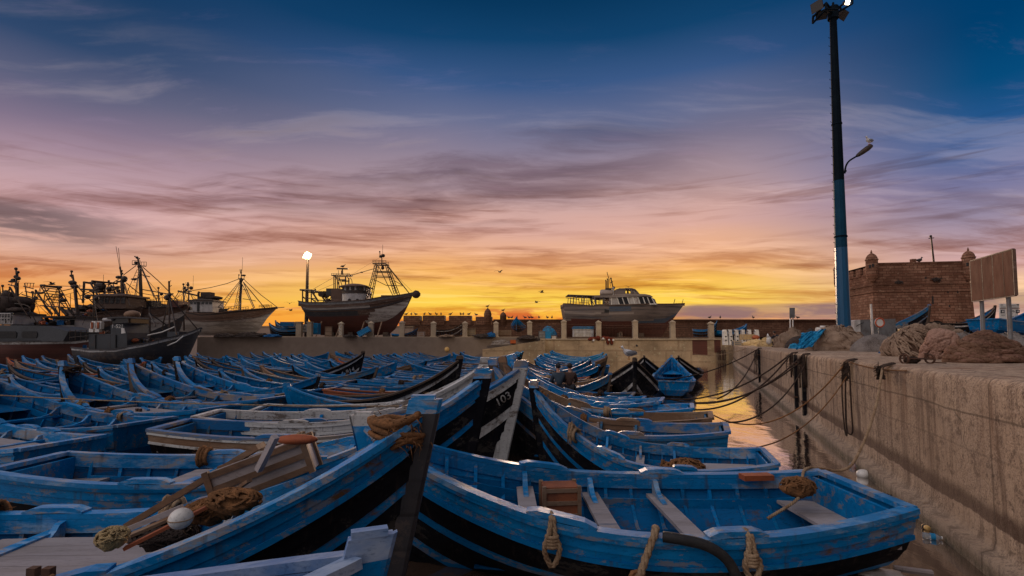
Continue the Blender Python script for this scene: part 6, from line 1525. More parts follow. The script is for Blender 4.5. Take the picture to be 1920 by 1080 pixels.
    s.box('boat_deck', 'steel_dark', 98, 594, 166, 597, -1.8, 1.8); s.rods('deck_post', 'steel_dark', [((x, 596, d), (x, 626, d), .06) for x in (100, 112) for d in (-1.6, 1.6)])
    s.rods('boom', 'steel_dark', [q for d in (-.9, .9) for q in (((92, 537, d), (107, 565, d), (121, 590, d), .11), ((97, 538, d), (112, 565, d), (125, 590, d), .11), ((92, 537, d), (100, 537, d), .12), ((100, 575, d), (113, 590, d), .12), ((99, 575, d), (133, 577, d), .06), ((113, 577, d), (126, 592, d), .12), ((126, 577, d), (140, 592, d), .12), ((92, 539, d), (80, 572, d), .03), ((94, 540, d), (76, 590, d), .025), ((100, 552, d), (98, 565, d), (109, 577, d), .06))] + [((92, 537, -.9), (92, 537, .9), .12)] + [((lerp(94, 110, k / 5), lerp(541, 568, k / 5), -.9), (lerp(94, 110, k / 5), lerp(541, 568, k / 5), .9), .05) for k in range(6)])
    m = s.rods('mast', 'steel_dark', [((146, 594, 0), (140, 535, 0), .15), ((140, 538, 0), (136, 515, 0), .09), ((135, 522, 0), (133.5, 507, 0), .06), ((132, 533, 0), (144, 536, 0), .1), ((143, 536, 0), (143.5, 529, 0), .03), ((133, 533, 0), (133, 527, 0), .03)])
    s.part('mast_lamp', 'steel_dark', lambda b: [b.ball(s.p(x, y), r, 8, 6) for x, y, r in ((134.5, 509, .13), (133, 517, .13), (136, 530, (.4, .3, .25)), (140, 537, (.4, .3, .25)), (118, 563, (.4, .3, .22)))], parent=m)
    s.rods('shroud', 'steel_dark', [((143, 538, d * .2), (157, 565, d), (172, 590, d * 1.8), .05) for d in (-1, 1)] + [((143, 540, 0), (166, 592, 0), .03), ((140, 537, 0), (100, 536, 0), .03), ((142, 537, 0), (180, 556, 0), .025), ((136, 541, 0), (104, 548, 0), .05), ((144, 560, 0), (160, 562, 0), .05), ((146, 565, 0), (104, 545, 0), .02), ((140, 548, 0), (62, 568, 0), .025), ((138, 535, 0), (150, 555, 0), (185, 540, 0), .02), ((132, 551, 0), (132, 575, 0), .03)], parent=m)
    s.part('mooring_ball', 'steel_dark', lambda b: [b.ball(s.p(164.5, 556.5), .26, 10, 8), b.ball(s.p(74, 549.5), (.55, .15, .12), 8, 6)])
    s.clutter(70, 100, 606, 1.5, 12, 12, 10); s.clutter(140, 166, 592, 1.2, 9, 9, 6)
    s.part('net_bundle', 'net_dark', lambda b: b.ball(s.p(92, 614, -1.5), (1.8, 1.0, .7), 20, 14, jit=.9, seed=9), True)
    # big grey one across the front
    s = Ship('trawler', 'big grey trawler with a long pierced deckhouse and twin posts by the photo edge', 'trawler', 45, 40, 0)
    s.hull([(-90, 641), (0, 641), (80, 641), (150, 640), (190, 634)], [(-90, 702), (0, 702), (80, 702), (150, 700), (178, 672)], 2.3, lambda u, t: 1 if t > .93 else 0, ['ship_red', 'white_worn', 'ship_dark'])
    a, q = s.p(-90, 640), s.p(166, 609)
    hs = s.part('deckhouse', 'ship_grey', lambda b: b.prism([s.p(-90, 640, -1.7), s.p(150, 640, -1.7), s.p(160, 622, -1.7), s.p(120, 612, -1.7), s.p(-90, 608, -1.7)], (0, 3.4, 0)))
    for x0, x1 in ((-60, -8), (33, 67), (76, 104)): s.part('window', 'rubber', lambda b: b.prism([s.p(x0 + 2, 634, -1.75), s.p(x1 - 2, 634, -1.75), s.p(x1, 631, -1.75), s.p(x1, 624, -1.75), s.p(x1 - 3, 622, -1.75), s.p(x0 + 3, 622, -1.75), s.p(x0, 625, -1.75), s.p(x0, 631, -1.75)], (0, .1, 0)), parent=hs)
    s.wheelhouse(6, 52, 591, 609, 1.3, 'cabin_white', (4, .15, .6), roofmat='ship_dark')
    m = s.rods('mast', 'steel_dark', [((32.5, 592, 0), (32, 530, 0), .14), ((31.5, 532, 0), (30, 504, 0), .06), ((33.5, 525, 0), (33, 508, 0), .06), ((28, 517, 0), (28, 530, 0), .02), ((30, 535, -.7), (49, 540, -.7), .05), ((30, 535, .7), (49, 540, .7), .05), ((33, 529, .7), (51, 529.5, .7), .03), ((33, 529, -.7), (51, 529.5, -.7), .03)] + [((x, 538, d), (x + 1.5, 529, d), .025) for x in (36, 42, 48) for d in (-.7, .7)])
    s.part('mast_lamp', 'steel_dark', lambda b: [b.ball(s.p(x, y), r, 8, 6) for x, y, r in ((30, 504, .14), (33.5, 510.5, .14), (34, 522, .2), (30, 519, .18), (25, 526, .2), (22, 528, (.3, .2, .1)))], parent=m)
    s.rods('derrick_post', 'steel_dark', [q for d in (-1.2, 1.2) for q in (((22, 528, d), (25, 545, d), (28, 565, d), .2), ((43, 540, d), (40, 570, d), (36, 600, d), .26), ((1, 532, d), (8, 548, d), (13, 562, d), .13), ((42, 541, d), (62, 572, d), (75, 592, d), .06), ((44, 541, d), (66, 576, d), .05), ((18, 545, d), (5, 556, d), .03), ((52, 571, d), (70, 573, d), (79, 577, d), (80, 588, d), .12), ((27, 560, d), (22, 600, d), .2))] + [((20, 540, 0), (2, 557, 0), .04), ((45, 560, 0), (72, 612, 0), .035), ((35, 563, 0), (58, 597, 0), .04), ((47, 546, 0), (65, 551, 0), (84, 547, 0), (92, 542, 0), .02), ((41, 552, 0), (85, 565, 0), (100, 552, 0), .02), ((60, 575, 0), (100, 570, 0), .02)])
    s.part('net_drum', 'net_dark', lambda b: [b.tube([s.p(26, 572, -1.3), s.p(26, 572, 1.3)], .75, 14), b.ball(s.p(40, 566), (.9, .8, .5), 12, 8, jit=.4), b.ball(s.p(14, 556), (.5, .5, .5), 10, 8, jit=.3), b.ball(s.p(52, 582, -1), (1.1, .4, .22), 10, 8, jit=.3), b.ball(s.p(5, 586), (1.2, .6, .2), 12, 8, jit=.6)], True)
    s.rails('rail', [(10, 608), (30, 608), (52, 608)], .9, .03, mat='trim_white', d=1.6)
    s.clutter(-5, 110, 609, 1.4, 22, 31, 9)
    q = random.Random(77)
    for i, (px, yt, yb, Y) in enumerate(((6, 536, 600, 52), (62, 548, 606, 49), (112, 541, 600, 57), (205, 527, 590, 60), (298, 540, 580, 60), (345, 533, 580, 62), (176, 548, 606, 47))):
        s2 = Ship('mast_pole', f'thin stayed mast among the crowded trawlers, {ORD[i]} counted from the picture edge', 'mast', Y, px, 0, 'thin masts among the crowded trawlers')
        b = MB(); b.rod(s2.p(px, yb + 40), s2.p(px - 1, yt), .11, 6, 0, .05); b.rod(s2.p(px - 6, yt + 14), s2.p(px + 7, yt + 13), .05)
        b.ball(s2.p(px - 1, yt), .14, 8, 6); b.ball(s2.p(px + 5, yt + 11), .2, 8, 6); b.build('mast_shaft', 'steel_dark', s2.t)
        b = MB()
        for k in range(6): b.rod(s2.p(px + q.uniform(-.5, .5), yt + q.uniform(2, 16)), s2.p(px + q.uniform(-38, 38), yb + q.uniform(-6, 12), q.uniform(-2, 2)), .022, 4)
        b.build('rigging', 'steel_dark', s2.t)
    # small dark boat in front with the grey cabin
    s = Ship('fishing_boat', 'small dark fishing boat with a grey cabin, tripod mast and white rail', 'fishing boat', 40, 270, 0)
    s.hull([(162, 652), (200, 656), (250, 655), (300, 645), (345, 630), (377, 616)], [(165, 706), (210, 708), (260, 708), (310, 704), (340, 690), (358, 660)], 1.9, lambda u, t: 1 if t > .93 else 0, ['ship_dark', 'white_worn', 'ship_dark'])
    cb = s.part('cabin', 'ship_grey', lambda b: [b.prism([s.p(188, 656, -1.1), s.p(230, 656, -1.1), s.p(228, 626, -1.1), s.p(188, 627, -1.1)], (0, 2.2, 0)), b.prism([s.p(231, 656, -1.25), s.p(261, 651, -1.25), s.p(260, 624, -1.25), s.p(254, 609, -1.25), s.p(231, 610, -1.25)], (0, 2.5, 0))])
    s.part('window', 'trim_white', lambda b: b.prism([s.p(251, 626, -1.3), s.p(258.5, 625, -1.3), s.p(256, 616, -1.3), s.p(251, 616, -1.3)], (0, .06, 0)), parent=cb)
    s.part('window_strip', 'dark_glass', lambda b: b.prism([s.p(233, 608, -1.2), s.p(262, 606, -1.2), s.p(262, 598, -1.2), s.p(233, 599, -1.2)], (0, 2.2, 0)), parent=cb)
    s.part('roof', 'ship_dark', lambda b: b.prism([s.p(228, 599, -1.5), s.p(266, 598, -1.5), s.p(264, 595, -1.5), s.p(230, 596, -1.5)], (0, 3, 0)), parent=cb)
    for x in (201, 229, 241): s.rods('panel_joint', 'rubber', [((x, 655, -1.13 - (x > 230) * .16), (x, 628, -1.13 - (x > 230) * .16), .035)], parent=cb)
    c_ = bpy.data.curves.new('lettering', 'FONT'); c_.body = '1-521'; c_.size = .42; c_.align_x = 'CENTER'; c_.align_y = 'CENTER'; c_.extrude = .003; c_.materials.append(M['trim_white'])
    lo = bpy.data.objects.new('lettering', c_); COL.objects.link(lo); lo.parent = cb; pq = s.p(244, 613, -1.29); lo.location = pq - wloc(cb); lo.rotation_euler = (pi / 2, 0, 0); solid(lo)
    for x in (200, 211): 
        s.part('life_raft_rack', 'trim_white', lambda b: [b.box(s.p(x, 612, -1.2), (.38, .3, .5)), b.box(s.p(x - 3, 620, -1.2), (.34, .3, .3)), b.box(s.p(x + 1, 606, -1.2), (.3, .25, .25))])
        s.part('rack_strap', 'rust_orange', lambda b: b.box(s.p(x, 611, -1.4), (.16, .05, .5)))
    s.part('rolled_awning', 'cabin_white', lambda b: b.tube([s.p(219, 601, -1.3), s.p(235, 600, -1.3)], .14, 8))
    s.part('life_boat', 'brown_wood', lambda b: b.ball(s.p(248, 590, 0), (.62, .5, .36), 16, 10), True)
    s.rods('railing', 'steel_dark', [((155, 622, -1.2), (190, 619, -1.2), .03), ((155, 633, -1.2), (190, 630, -1.2), .03)] + [((x, 640, -1.2), (x, 619, -1.2), .025) for x in (156, 166, 176, 186)])
    m = s.rods('tripod_mast', 'steel_dark', [((318, 640, 0), (317, 527, 0), .07), ((317, 529, 0), (320.5, 526, 0), .03), ((319, 537, 0), (322, 535, 0), .03), ((309, 551, 0), (325, 551, 0), .06), ((318, 556, 0), (347, 628, -1), .06), ((318, 556, 0), (360, 622, 1), .05), ((318, 556, 0), (294, 618, .6), .05), ((317, 560, 0), (306, 604, 0), .04), ((281, 640, 0), (280.5, 575, 0), .07), ((280, 587, 0), (308, 612, -1), .06), ((280, 587, 0), (315, 622, 1), .05)])
    s.part('mast_lamp', 'steel_dark', lambda b: [b.ball(s.p(x, y), r, 8, 6) for x, y, r in ((318, 553, .16), (314, 558, (.3, .2, .25)), (317, 530, .08))], parent=m)
    s.rods('side_rail', 'trim_white', [((287, 629, -.6), (312, 623, -.5), (334, 613, -.4), .07), ((330, 648, -1), (345, 641, -.9), (355, 630, -.7), .05)])
    s.box('fish_hold', 'ship_grey', 322, 622, 343, 632, -.5, .5)
    s.clutter(190, 232, 626, 1, 12, 41, 8); s.clutter(262, 330, 642, .9, 16, 43, 9); s.clutter(165, 195, 654, .8, 6, 44, 9)
afloat()
# ------------------------------------------------------------------ on the quay
def lamp_mast():
    Y = 25.0; base = W(1583, 640, Y); base.z = QZ; top = W(1562, 34, Y)
    t = thing('lamp_mast', 'tall blue painted steel lamp mast on the quay with floodlights and a street lamp arm', 'lamp mast', base)
    def at(f): return base.lerp(top, f)
    H = top.z - base.z
    def rad(f): return lerp(.335, .165, f)
    n = 30
    for nm, f0, f1, mt in (('lower_shaft', 0, .30, 'mast_blue'), ('middle_shaft', .301, .50, 'mast_blue_half_shade'), ('upper_shaft', .501, 1, 'mast_dark_shade')):  # blue mast darkens upward: backlit shade put into the section colours
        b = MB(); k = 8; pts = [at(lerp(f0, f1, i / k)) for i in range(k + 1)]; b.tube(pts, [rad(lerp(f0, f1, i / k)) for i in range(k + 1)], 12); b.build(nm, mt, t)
    b = MB(); b.tube([base, base + Vector((0, 0, .06))], .55, 16)
    for q in range(8): b.tube([base + Vector((cos(q * pi / 4) * .45, sin(q * pi / 4) * .45, .05)), base + Vector((cos(q * pi / 4) * .45, sin(q * pi / 4) * .45, .16))], .03, 6)
    b.build('base_plate', 'mast_blue', t)
    b = MB()
    for i in range(34):
        p = at(.08 + i * .026); r = rad(.08 + i * .026); b.tube([p + Vector((-r * .9, 0, 0)), p + Vector((-r - .10, 0, 0)), p + Vector((-r - .10, 0, .05))], .013, 5)
    b.build('climbing_rung', 'mast_dark_shade', t)
    for f in (.33, .67):
        b = MB(); b.tube([at(f), at(f + .004)], rad(f) + .03, 12); b.build('flange', 'mast_dark_shade', t)
    # head frame
    S = [W(x, y, Y + d) for x, y, d in ()]
    def q(x, y, d=0): p = W(x, y, Y); p.y += d; return p
    b = MB()
    for a, c in (((1535, 32, -.6), (1556, 32, -.6)), ((1535, 21, -.6), (1535, 32, -.6)), ((1535, 19, .5), (1560, 5, .5)), ((1560, 4, .5), (1588, 3, .5)), ((1588, 3, .5), (1587, 18, .5)), ((1535, 20, -.6), (1562, 22, 0)), ((1562, 5, 0), (1562, 22, 0)), ((1566, 26, 0), (1588, 17, -.4)), ((1568, 18, 0), (1588, 4, -.4)), ((1588, 4, -.4), (1588, 17, -.4)), ((1535, 32, -.6), (1562, 27, 0)), ((1535, 21, .5), (1535, 32, .5)), ((1535, 21, -.6), (1535, 21, .5)), ((1535, 32, -.6), (1535, 32, .5))): b.rod(q(*a), q(*c), .06, 5)
    b.tube([q(1562, 36), q(1562, 14)], .26, 12); b.build('head_frame', 'mast_dark_shade', t)
    def flood(x, y, d, yaw, pitch, lit, sz=.62):
        c = q(x, y, d); rm = Matrix.Rotation(yaw, 3, 'Z') @ Matrix.Rotation(pitch, 3, 'X'); b = MB()
        vs = [Vector((sx * sz * .5 * k, dy, sz_ * sz * .42 * k)) for dy, k in ((-.14, 1), (.12, .62)) for sx, sz_ in ((-1, -1), (1, -1), (1, 1), (-1, 1))]
        b.add([c + rm @ v for v in vs], [(0, 1, 2, 3), (7, 6, 5, 4), (0, 4, 5, 1), (1, 5, 6, 2), (2, 6, 7, 3), (3, 7, 4, 0)]); f = b.build('floodlight', 'steel_dark', t)
        b = MB(); b.add([c + rm @ Vector((sx * sz * .46, -.146, sy * sz * .38)) for sx, sy in ((-1, -1), (1, -1), (1, 1), (-1, 1))], [(0, 1, 2, 3)]); b.build('lens', 'lamp_lit' if lit else 'dark_glass', f)
        return c
    flood(1530, 17, -.2, radians(-62), radians(14), False, .62)
    flood(1546, 21, .3, radians(-20), radians(35), False, .55)
    flood(1583, 23, .2, radians(30), radians(40), False, .55)
    fl = flood(1579, 12, -.25, radians(10), radians(24), True, .27)
    # street lamp arm half way up
    b = MB(); P = [q(1584, 325), q(1586, 312), q(1592, 302), q(1606, 293)]; b.tube(spline(P, 14), .045, 7); b.rod(q(1580, 326), q(1586, 320), .06); ar = b.build('lamp_arm', 'mast_dark_shade', t)
    a, c = q(1606, 293), q(1634, 273); d = (c - a); b = MB(); u = d.normalized(); v = Vector((0, 1, 0)); w = u.cross(v)
    rows = []
    for f, r, hh in ((0, .05, .06), (.12, .12, .1), (.4, .17, .13), (.75, .19, .14), (.95, .15, .11), (1, .05, .05)):
        rows.append([a + d * f + v * cos(k * pi / 6) * r + w * sin(k * pi / 6) * hh for k in range(13)])
    b.grid(rows); b.build('lamp_head', 'steel_dark', ar, True)
    gp = q(1629.5, 270.5); gull(gp + Vector((0, 0, .10)), radians(200), 'stand', 'white', 'gull standing on the street lamp of the blue mast', None, 1.15)
    lamp('SPOT', 'floodlight_beam', fl + Vector((.1, .6, -.5)), 15000, (1, .74, .45), .2, (13, 60, 2), 64)
    return t
lamp_mast()

def yard_lamp():
    Y = 70; p = W(574, 632, Y); p.z = 3.15; top = W(577, 487, Y)
    t = thing('lamp_post', 'lit lamp on a dark post glowing beside the stern of the trawler ashore', 'lamp post', p)
    b = MB(); b.tube([p, p.lerp(top, .5), top], [.30, .24, .17], 10); b.build('post', 'steel_dark', t)
    c = W(577, 480, Y)
    b = MB(); b.rod(top, c, .2, 8); b.box(c + Vector((0, 0, .62)), (.5, .5, .12)); hd = b.build('lamp_head', 'steel_dark', t)
    b = MB(); b.ball(c, (.46, .46, .44), 20, 14); b.build('lamp_globe', 'globe_lit', hd, True)
    for k in range(12):
        q = 2 * pi * k / 12; r = .47 + .07 * (k % 2); b = MB(); b.ball(c + Vector((cos(q) * r, -.12 + .2 * sin(q * 3), sin(q) * r * .95)), .15 - .03 * (k % 2), 10, 8); b.build('glare_ball', 'globe_lit', hd, True)  # lit balls added round the globe to imitate its glare
    lamp('POINT', 'yard_lamp_light', c - Vector((0, 1.2, 0)), 1500, (1, .74, .42), .5)
yard_lamp()

# net piles
def dome(c, r, mat, label, seed, lumps=0, rad=.05, rough=.25, fold=0, group=None, skew=0, tail=None, rot=0, mats2=None, lift=.05):
    """a mound of net: sagging folded body, covered (when lumps) with fat loops of gathered net"""
    c = Vector(c); q = random.Random(seed); b = MB(); rx, ry, rz = r; n, m = 72, 30; rmz = Matrix.Rotation(rot, 3, 'Z')
    def surf(a, h, k=1.0):
        d = Vector((cos(a) * sin(h), sin(a) * sin(h), cos(h)))
        e = 1 + rough * noise.noise(d * 1.6 + Vector((seed, 0, 0))) + rough * .45 * noise.noise(d * 4 + Vector((0, seed, 0)))
        if fold: e += fold * (abs(noise.noise(Vector((a * 2.2 + seed, h * 4.5, 0)))) * 1.6 - .35) + fold * .5 * noise.noise(Vector((a * 9, h * 14, seed)))
        sag_ = 1 + .10 * sin(h) ** 6
        p = Vector((d.x * rx * sag_, d.y * ry * sag_, max(-.02, d.z) * rz)) * e * k; p.x += skew * d.z * rx
        return c + rmz @ p
    rows = []
    for i in range(m + 1):
        h = (pi / 2 + .12) * i / m; rows.append([surf(2 * pi * j / n, h) if j < n else surf(0, h) for j in range(n + 1)])
    b.grid(rows)
    for k in range(lumps):
        a, h = q.uniform(0, 2 * pi), math.acos(q.uniform(.02, 1)); ln = q.uniform(.12, .26) / max(rx, .5); dr = .75 + q.gauss(0, .22) + (seed % 3) * .25 * (1 if seed > 2 else -2.4)
        pts = []
        for i in range(5):
            f = i / 4 - .5; pts.append(surf(a + cos(dr) * ln * f / max(sin(h), .25) * 2, min(pi / 2, h + sin(dr) * ln * f * 2), 1 + lift * (1 - (2 * f) ** 2)))
        b.tube(spline(pts, 7), [rad * w * q.uniform(.9, 1.1) for w in (.35, .8, 1, 1.08, 1.08, 1, .8, .35)], 6, mi=(2 if mats2 and q.random() < .3 else 1))
    # stray twine standing off the surface
    for k in range(120 if rx > .6 else 50):
        a, h = q.uniform(0, 2 * pi), math.acos(q.uniform(.02, 1)); p = surf(a, h); d = (p - c).normalized(); e = Vector((q.gauss(0, 1), q.gauss(0, 1), q.gauss(0, .7))) * .07
        b.tube([p, p + d * .04 + e * .5, p + d * .02 + e], [.006, .004, .002], 3)
    o = b.build('net_pile', ['net_umber' if lumps > 150 else mat, mat, mats2 or mat], None, True, origin=c)
    return tag(o, label, 'fishing net', group or 'heaps of fishing net along the quay')
def on_quay(px, py): p = G(px, py, QZ); return p
def pile(px, ybot, wpx, hpx, mat, label, seed, depth=.8, **k):
    p = on_quay(px, ybot); s = p.y / FPX; rx = wpx * s / 2; ry = rx * depth; p.y += ry * .8; p.x *= p.y / (p.y - ry * .8); s = p.y / FPX
    top = 640 - (ybot - hpx); rz = CAMZ + top * s - QZ
    return dome((p.x, p.y, QZ), (wpx * s / 2, ry, max(.12, rz)), mat, label, seed, **k)
pile(1850, 681, 118, 50, 'net_brown', 'widest braided brown net heap on the quay at the front, beside the pinkish heap', 1, lumps=330, rad=.05, rough=.12, mats2='net_pink', depth=.55, lift=.10)
pile(1768, 674, 58, 52, 'net_rose', 'small pinkish braided net heap between the blue streaked heap and the widest one', 2, lumps=230, rad=.05, rough=.12, mats2='net_rose', depth=.62, lift=.11)
pile(1718, 669, 104, 56, 'net_tan', 'tan domed net heap with a streak of blue netting near the rusty frame', 3, lumps=420, rad=.028, rough=.12, mats2='net_tan', depth=.6)
p = on_quay(1716, 668); b = MB(); 
tag(dome((p.x + .02, p.y + .05, QZ + .38), (.46, .36, .20), 'net_blue', 'streak of blue netting lying on the tan domed heap', 61, lumps=30, rad=.012, rough=.2), 'streak of blue netting lying on the tan domed heap', 'fishing net')
pile(1900, 664, 110, 36, 'net_grey', 'grey net heap behind the widest braided one at the photo edge', 4, rough=.22, fold=.06, lumps=50, rad=.03)
pile(1790, 655, 130, 30, 'net_grey', 'long low grey-tan net heap under the black hull, with folds', 5, rough=.22, fold=.08, depth=.5, lumps=40, rad=.03)
pile(1762, 652, 80, 42, 'net_tan', 'stringy topped net heap rising against the black hull', 6, rough=.3, fold=.08, lumps=80, rad=.03)
pile(1642, 660, 72, 33, 'net_grey', 'smooth grey cone of fine net between the big folded heap and the blue net', 7, rough=.08, fold=.015, depth=.9)
pile(1572, 658, 94, 44, 'net_tan', 'big folded tan net heap in front of the blue lamp mast', 8, rough=.2, fold=.10, lumps=40, rad=.03)
pile(1526, 655, 40, 38, 'net_dark', 'dark brown net bundle between the blue tarp and the big folded heap', 9, rough=.2, fold=.04)
pile(1484, 652, 54, 36, 'net_tan', 'tall net heap with a dark drape beside the crouching person', 10, rough=.25, fold=.06, lumps=30, rad=.03)
pile(1494, 653, 40, 22, 'net_dark', 'round dark net bundle in front of the tall draped heap', 11, rough=.12)
pile(1440, 650, 34, 15, 'net_yellow', 'bright yellow net heap at the far quay edge by the crouching person', 12, rough=.3, fold=.12, lumps=80, rad=.03)
pile(1418, 648, 44, 11, 'net_yellow', 'low straw coloured net heap before the white railing posts', 13, rough=.3, fold=.1)
pile(1446, 642, 34, 16, 'net_grey', 'grey round net heap behind the yellow one', 14, rough=.25)
pile(1682, 663, 50, 10, 'net_blue', 'dark blue net spread low between the grey cone and the tan domed heap', 15, rough=.35, fold=.15, lumps=80, rad=.02)
pile(1700, 655, 46, 18, 'net_grey', 'pale net fold behind the blue streaked heap', 16, rough=.3, fold=.1)
pile(1600, 648, 60, 20, 'net_red', 'rusty brown net heap at the foot of the blue mast', 17, rough=.35, fold=.1, lumps=60, rad=.03)
pile(1665, 640.5, 44, 18, 'net_blue', 'dark blue net heap behind the yellow cloth', 18, rough=.3, fold=.1)
pile(1885, 655, 120, 34, 'net_blue', 'wide blue-grey net heap below the sign posts', 19, rough=.3, fold=.1, depth=.5)
pile(1560, 646, 30, 24, 'net_grey', 'grey net heap beside the mast foot, behind the folded tan one', 20, rough=.2, fold=.06)
# blue tarp thrown over
def tarp(pts_px, label, mat='tarp_blue', z=QZ):
    pass
t_ = on_quay(1515, 655); b = MB(); rows = []; N_ = 26
for i in range(N_ + 1):
    r = []
    for j in range(N_ + 1):
        u, v = i / N_, j / N_
        e = .10 * noise.noise(Vector((u * 3, 0, 5))); x = lerp(1528 - 6 * u, 1549, 1) * 0 + lerp(lerp(1503, 1549, u), lerp(1490, 1521, u), v + e * .6)
        y = lerp(lerp(624, 617.5, u), lerp(655, 651, u), v + e)
        fold = abs(noise.noise(Vector((u * 7 + v * 3, v * 2.5, 1)))) * .55 + .16 * noise.noise(Vector((u * 15, v * 12, 2)))
        r.append(W(x, y, 22.0 - v * 1.5 - fold * .9) + Vector((fold * .25, 0, fold * .12)))
    rows.append(r)
b.grid(rows); b.grid([[p + Vector((0, .03, -.015)) for p in r] for r in rows], flip=True)
tag(b.build('tarpaulin', 'tarp_blue', None, True, origin=t_), 'bright blue tarpaulin draped over nets beside the dark bundle', 'tarpaulin')
p = on_quay(1500, 654); dome((p.x, p.y + .3, QZ), (.42, .3, .3), 'tarp_blue', 'x', 70, rough=.4, fold=.1).name = 'tarpaulin'
o = bpy.data.objects['tarpaulin.001'] if 'tarpaulin.001' in bpy.data.objects else None
if o: tag(o, 'crumpled end of blue tarpaulin on the ground before the dark net bundles', 'tarpaulin'); o['group'] = 'blue tarpaulins'
p = W(1691, 623, 19.5); b = MB(); b.ball(p, (.20, .12, .10), 14, 9, jit=.7, seed=4); b.ball(p + Vector((-.08, -.04, .07)), (.1, .09, .08), 10, 7, jit=.6, seed=9); tag(b.build('yellow_cloth', 'plastic_yellow', None, True, origin=p), 'crumpled yellow cloth on the nets behind the blue streaked heap', 'cloth')
p = W(1700, 612, 20.5); b = MB(); rows = [[W(x, y + (3 if k else 0), 20.5 + k * .1) for x, y in ((1680, 612), (1686, 610), (1691, 614), (1696, 609), (1702, 606), (1703, 622), (1690, 624))] for k in (0, 1)]
b.prism([W(x, y, 20.5) for x, y in ((1680, 611), (1686, 608.5), (1691, 612.5), (1697, 607), (1703, 606), (1703, 624), (1686, 624))], (.05, .08, 0)); tag(b.build('torn_sheet', 'steel_grey', None, origin=p), 'torn grey metal sheet standing behind the yellow cloth', 'sheet')

# rusty frame at the edge
def rusty_frame():
    p = on_quay(1720, 682); t = thing('rusty_trolley', 'rusty iron trolley frame tangled with chain on the quay edge', 'trolley', p)
    w = .24; b = MB()
    for s in (-1, 1):
        b.tube([p + Vector((s * w, cos(q) * .02, .09 + 0)) + Vector((0, cos(q) * .085, sin(q) * .085)) for q in [2 * pi * i / 12 for i in range(12)]], .018, 6, closed=True)
    b.build('wheel', 'iron_rust', t); b = MB()
    for y in (-.07, .07): b.rod(p + Vector((-w, y, .10)), p + Vector((w, y, .09)), .016)
    for x in (-.12, 0, .1): b.rod(p + Vector((x, -.08, .09)), p + Vector((x, .08, .1)), .014)
    b.rod(p + Vector((w, -.05, .03)), p + Vector((w + .25, -.06, .015)), .012); b.rod(p + Vector((-w, 0, .08)), p + Vector((-w, 0, .2)), .02); b.rod(p + Vector((w - .06, 0, .08)), p + Vector((w - .08, 0, .2)), .018)
    b.build('trolley_frame', 'iron_rust', t)
    heap(p + Vector((-.1, 0, .06)), (.14, .09, .07), 'rope_dark', 91, 40, .012, 'dark chain and rope tangled in the rusty trolley', 'rope', 'rope_heap', True)
rusty_frame()

# signs
def big_sign():
    A, B_ = W(1820, 523, 14.0), W(1899, 505, 12.15); t = thing('road_sign', 'large rust-brown sign board seen from behind on two grey posts', 'sign', ((A.x + B_.x) / 2, 13, QZ))
    d = (B_ - A); d.z = 0; L = d.length; u = d.normalized(); n = Vector((-u.y, u.x, 0)); n = n if n.y < 0 else -n
    z0, z1 = 3.77, 4.95; P = lambda a, z, o=0: Vector((A.x, A.y, 0)) + u * a * L + n * o + Vector((0, 0, z))
    b = MB(); b.prism([P(0, z0), P(1, z0), P(1, z1), P(0, z1)], n * .025); b.build('panel', 'sign_back', t)
    b = MB()
    for a in (.0, .30, .56, .80, 1.0): b.prism([P(a - .012, z0), P(a + .012, z0), P(a + .012, z1), P(a - .012, z1)], n * .07)
    for z in (z0, z1): b.prism([P(0, z - .02), P(1, z - .02), P(1, z + .02), P(0, z + .02)], n * .06)
    b.build('panel_rib', 'ship_brown', t)
    for a in (.13, .76):
        b = MB(); b.rod(P(a, QZ, .11), P(a, z1 + .03, .11), .05, 10); b.build('post', 'steel_grey', t)
        b = MB()
        for z in (z0 + .2, z1 - .2): b.box(P(a, z, .10), (.14, .14, .04), atan2(u.y, u.x))
        b.build('clamp', 'steel_grey', t)
big_sign()
def small_sign():
    Y = 36; t = thing('notice_board', 'small grey notice board on two white legs between the nets', 'sign', W(1485, 650, Y)); Pq = lambda x, y, d=0: W(x, y, Y) + Vector((0, d, 0))
    b = MB(); b.prism([Pq(1481, 596), Pq(1490.5, 596), Pq(1490.5, 577), Pq(1481, 577)], (0, .06, 0)); b.build('panel', 'steel_grey', t)
    for x in (1483, 1488): b = MB(); b.rod(Vector((Pq(x, 640).x, Y + .1, QZ)), Pq(x, 580, .1), .045, 8); b.build('leg', 'trim_white', t)
small_sign()
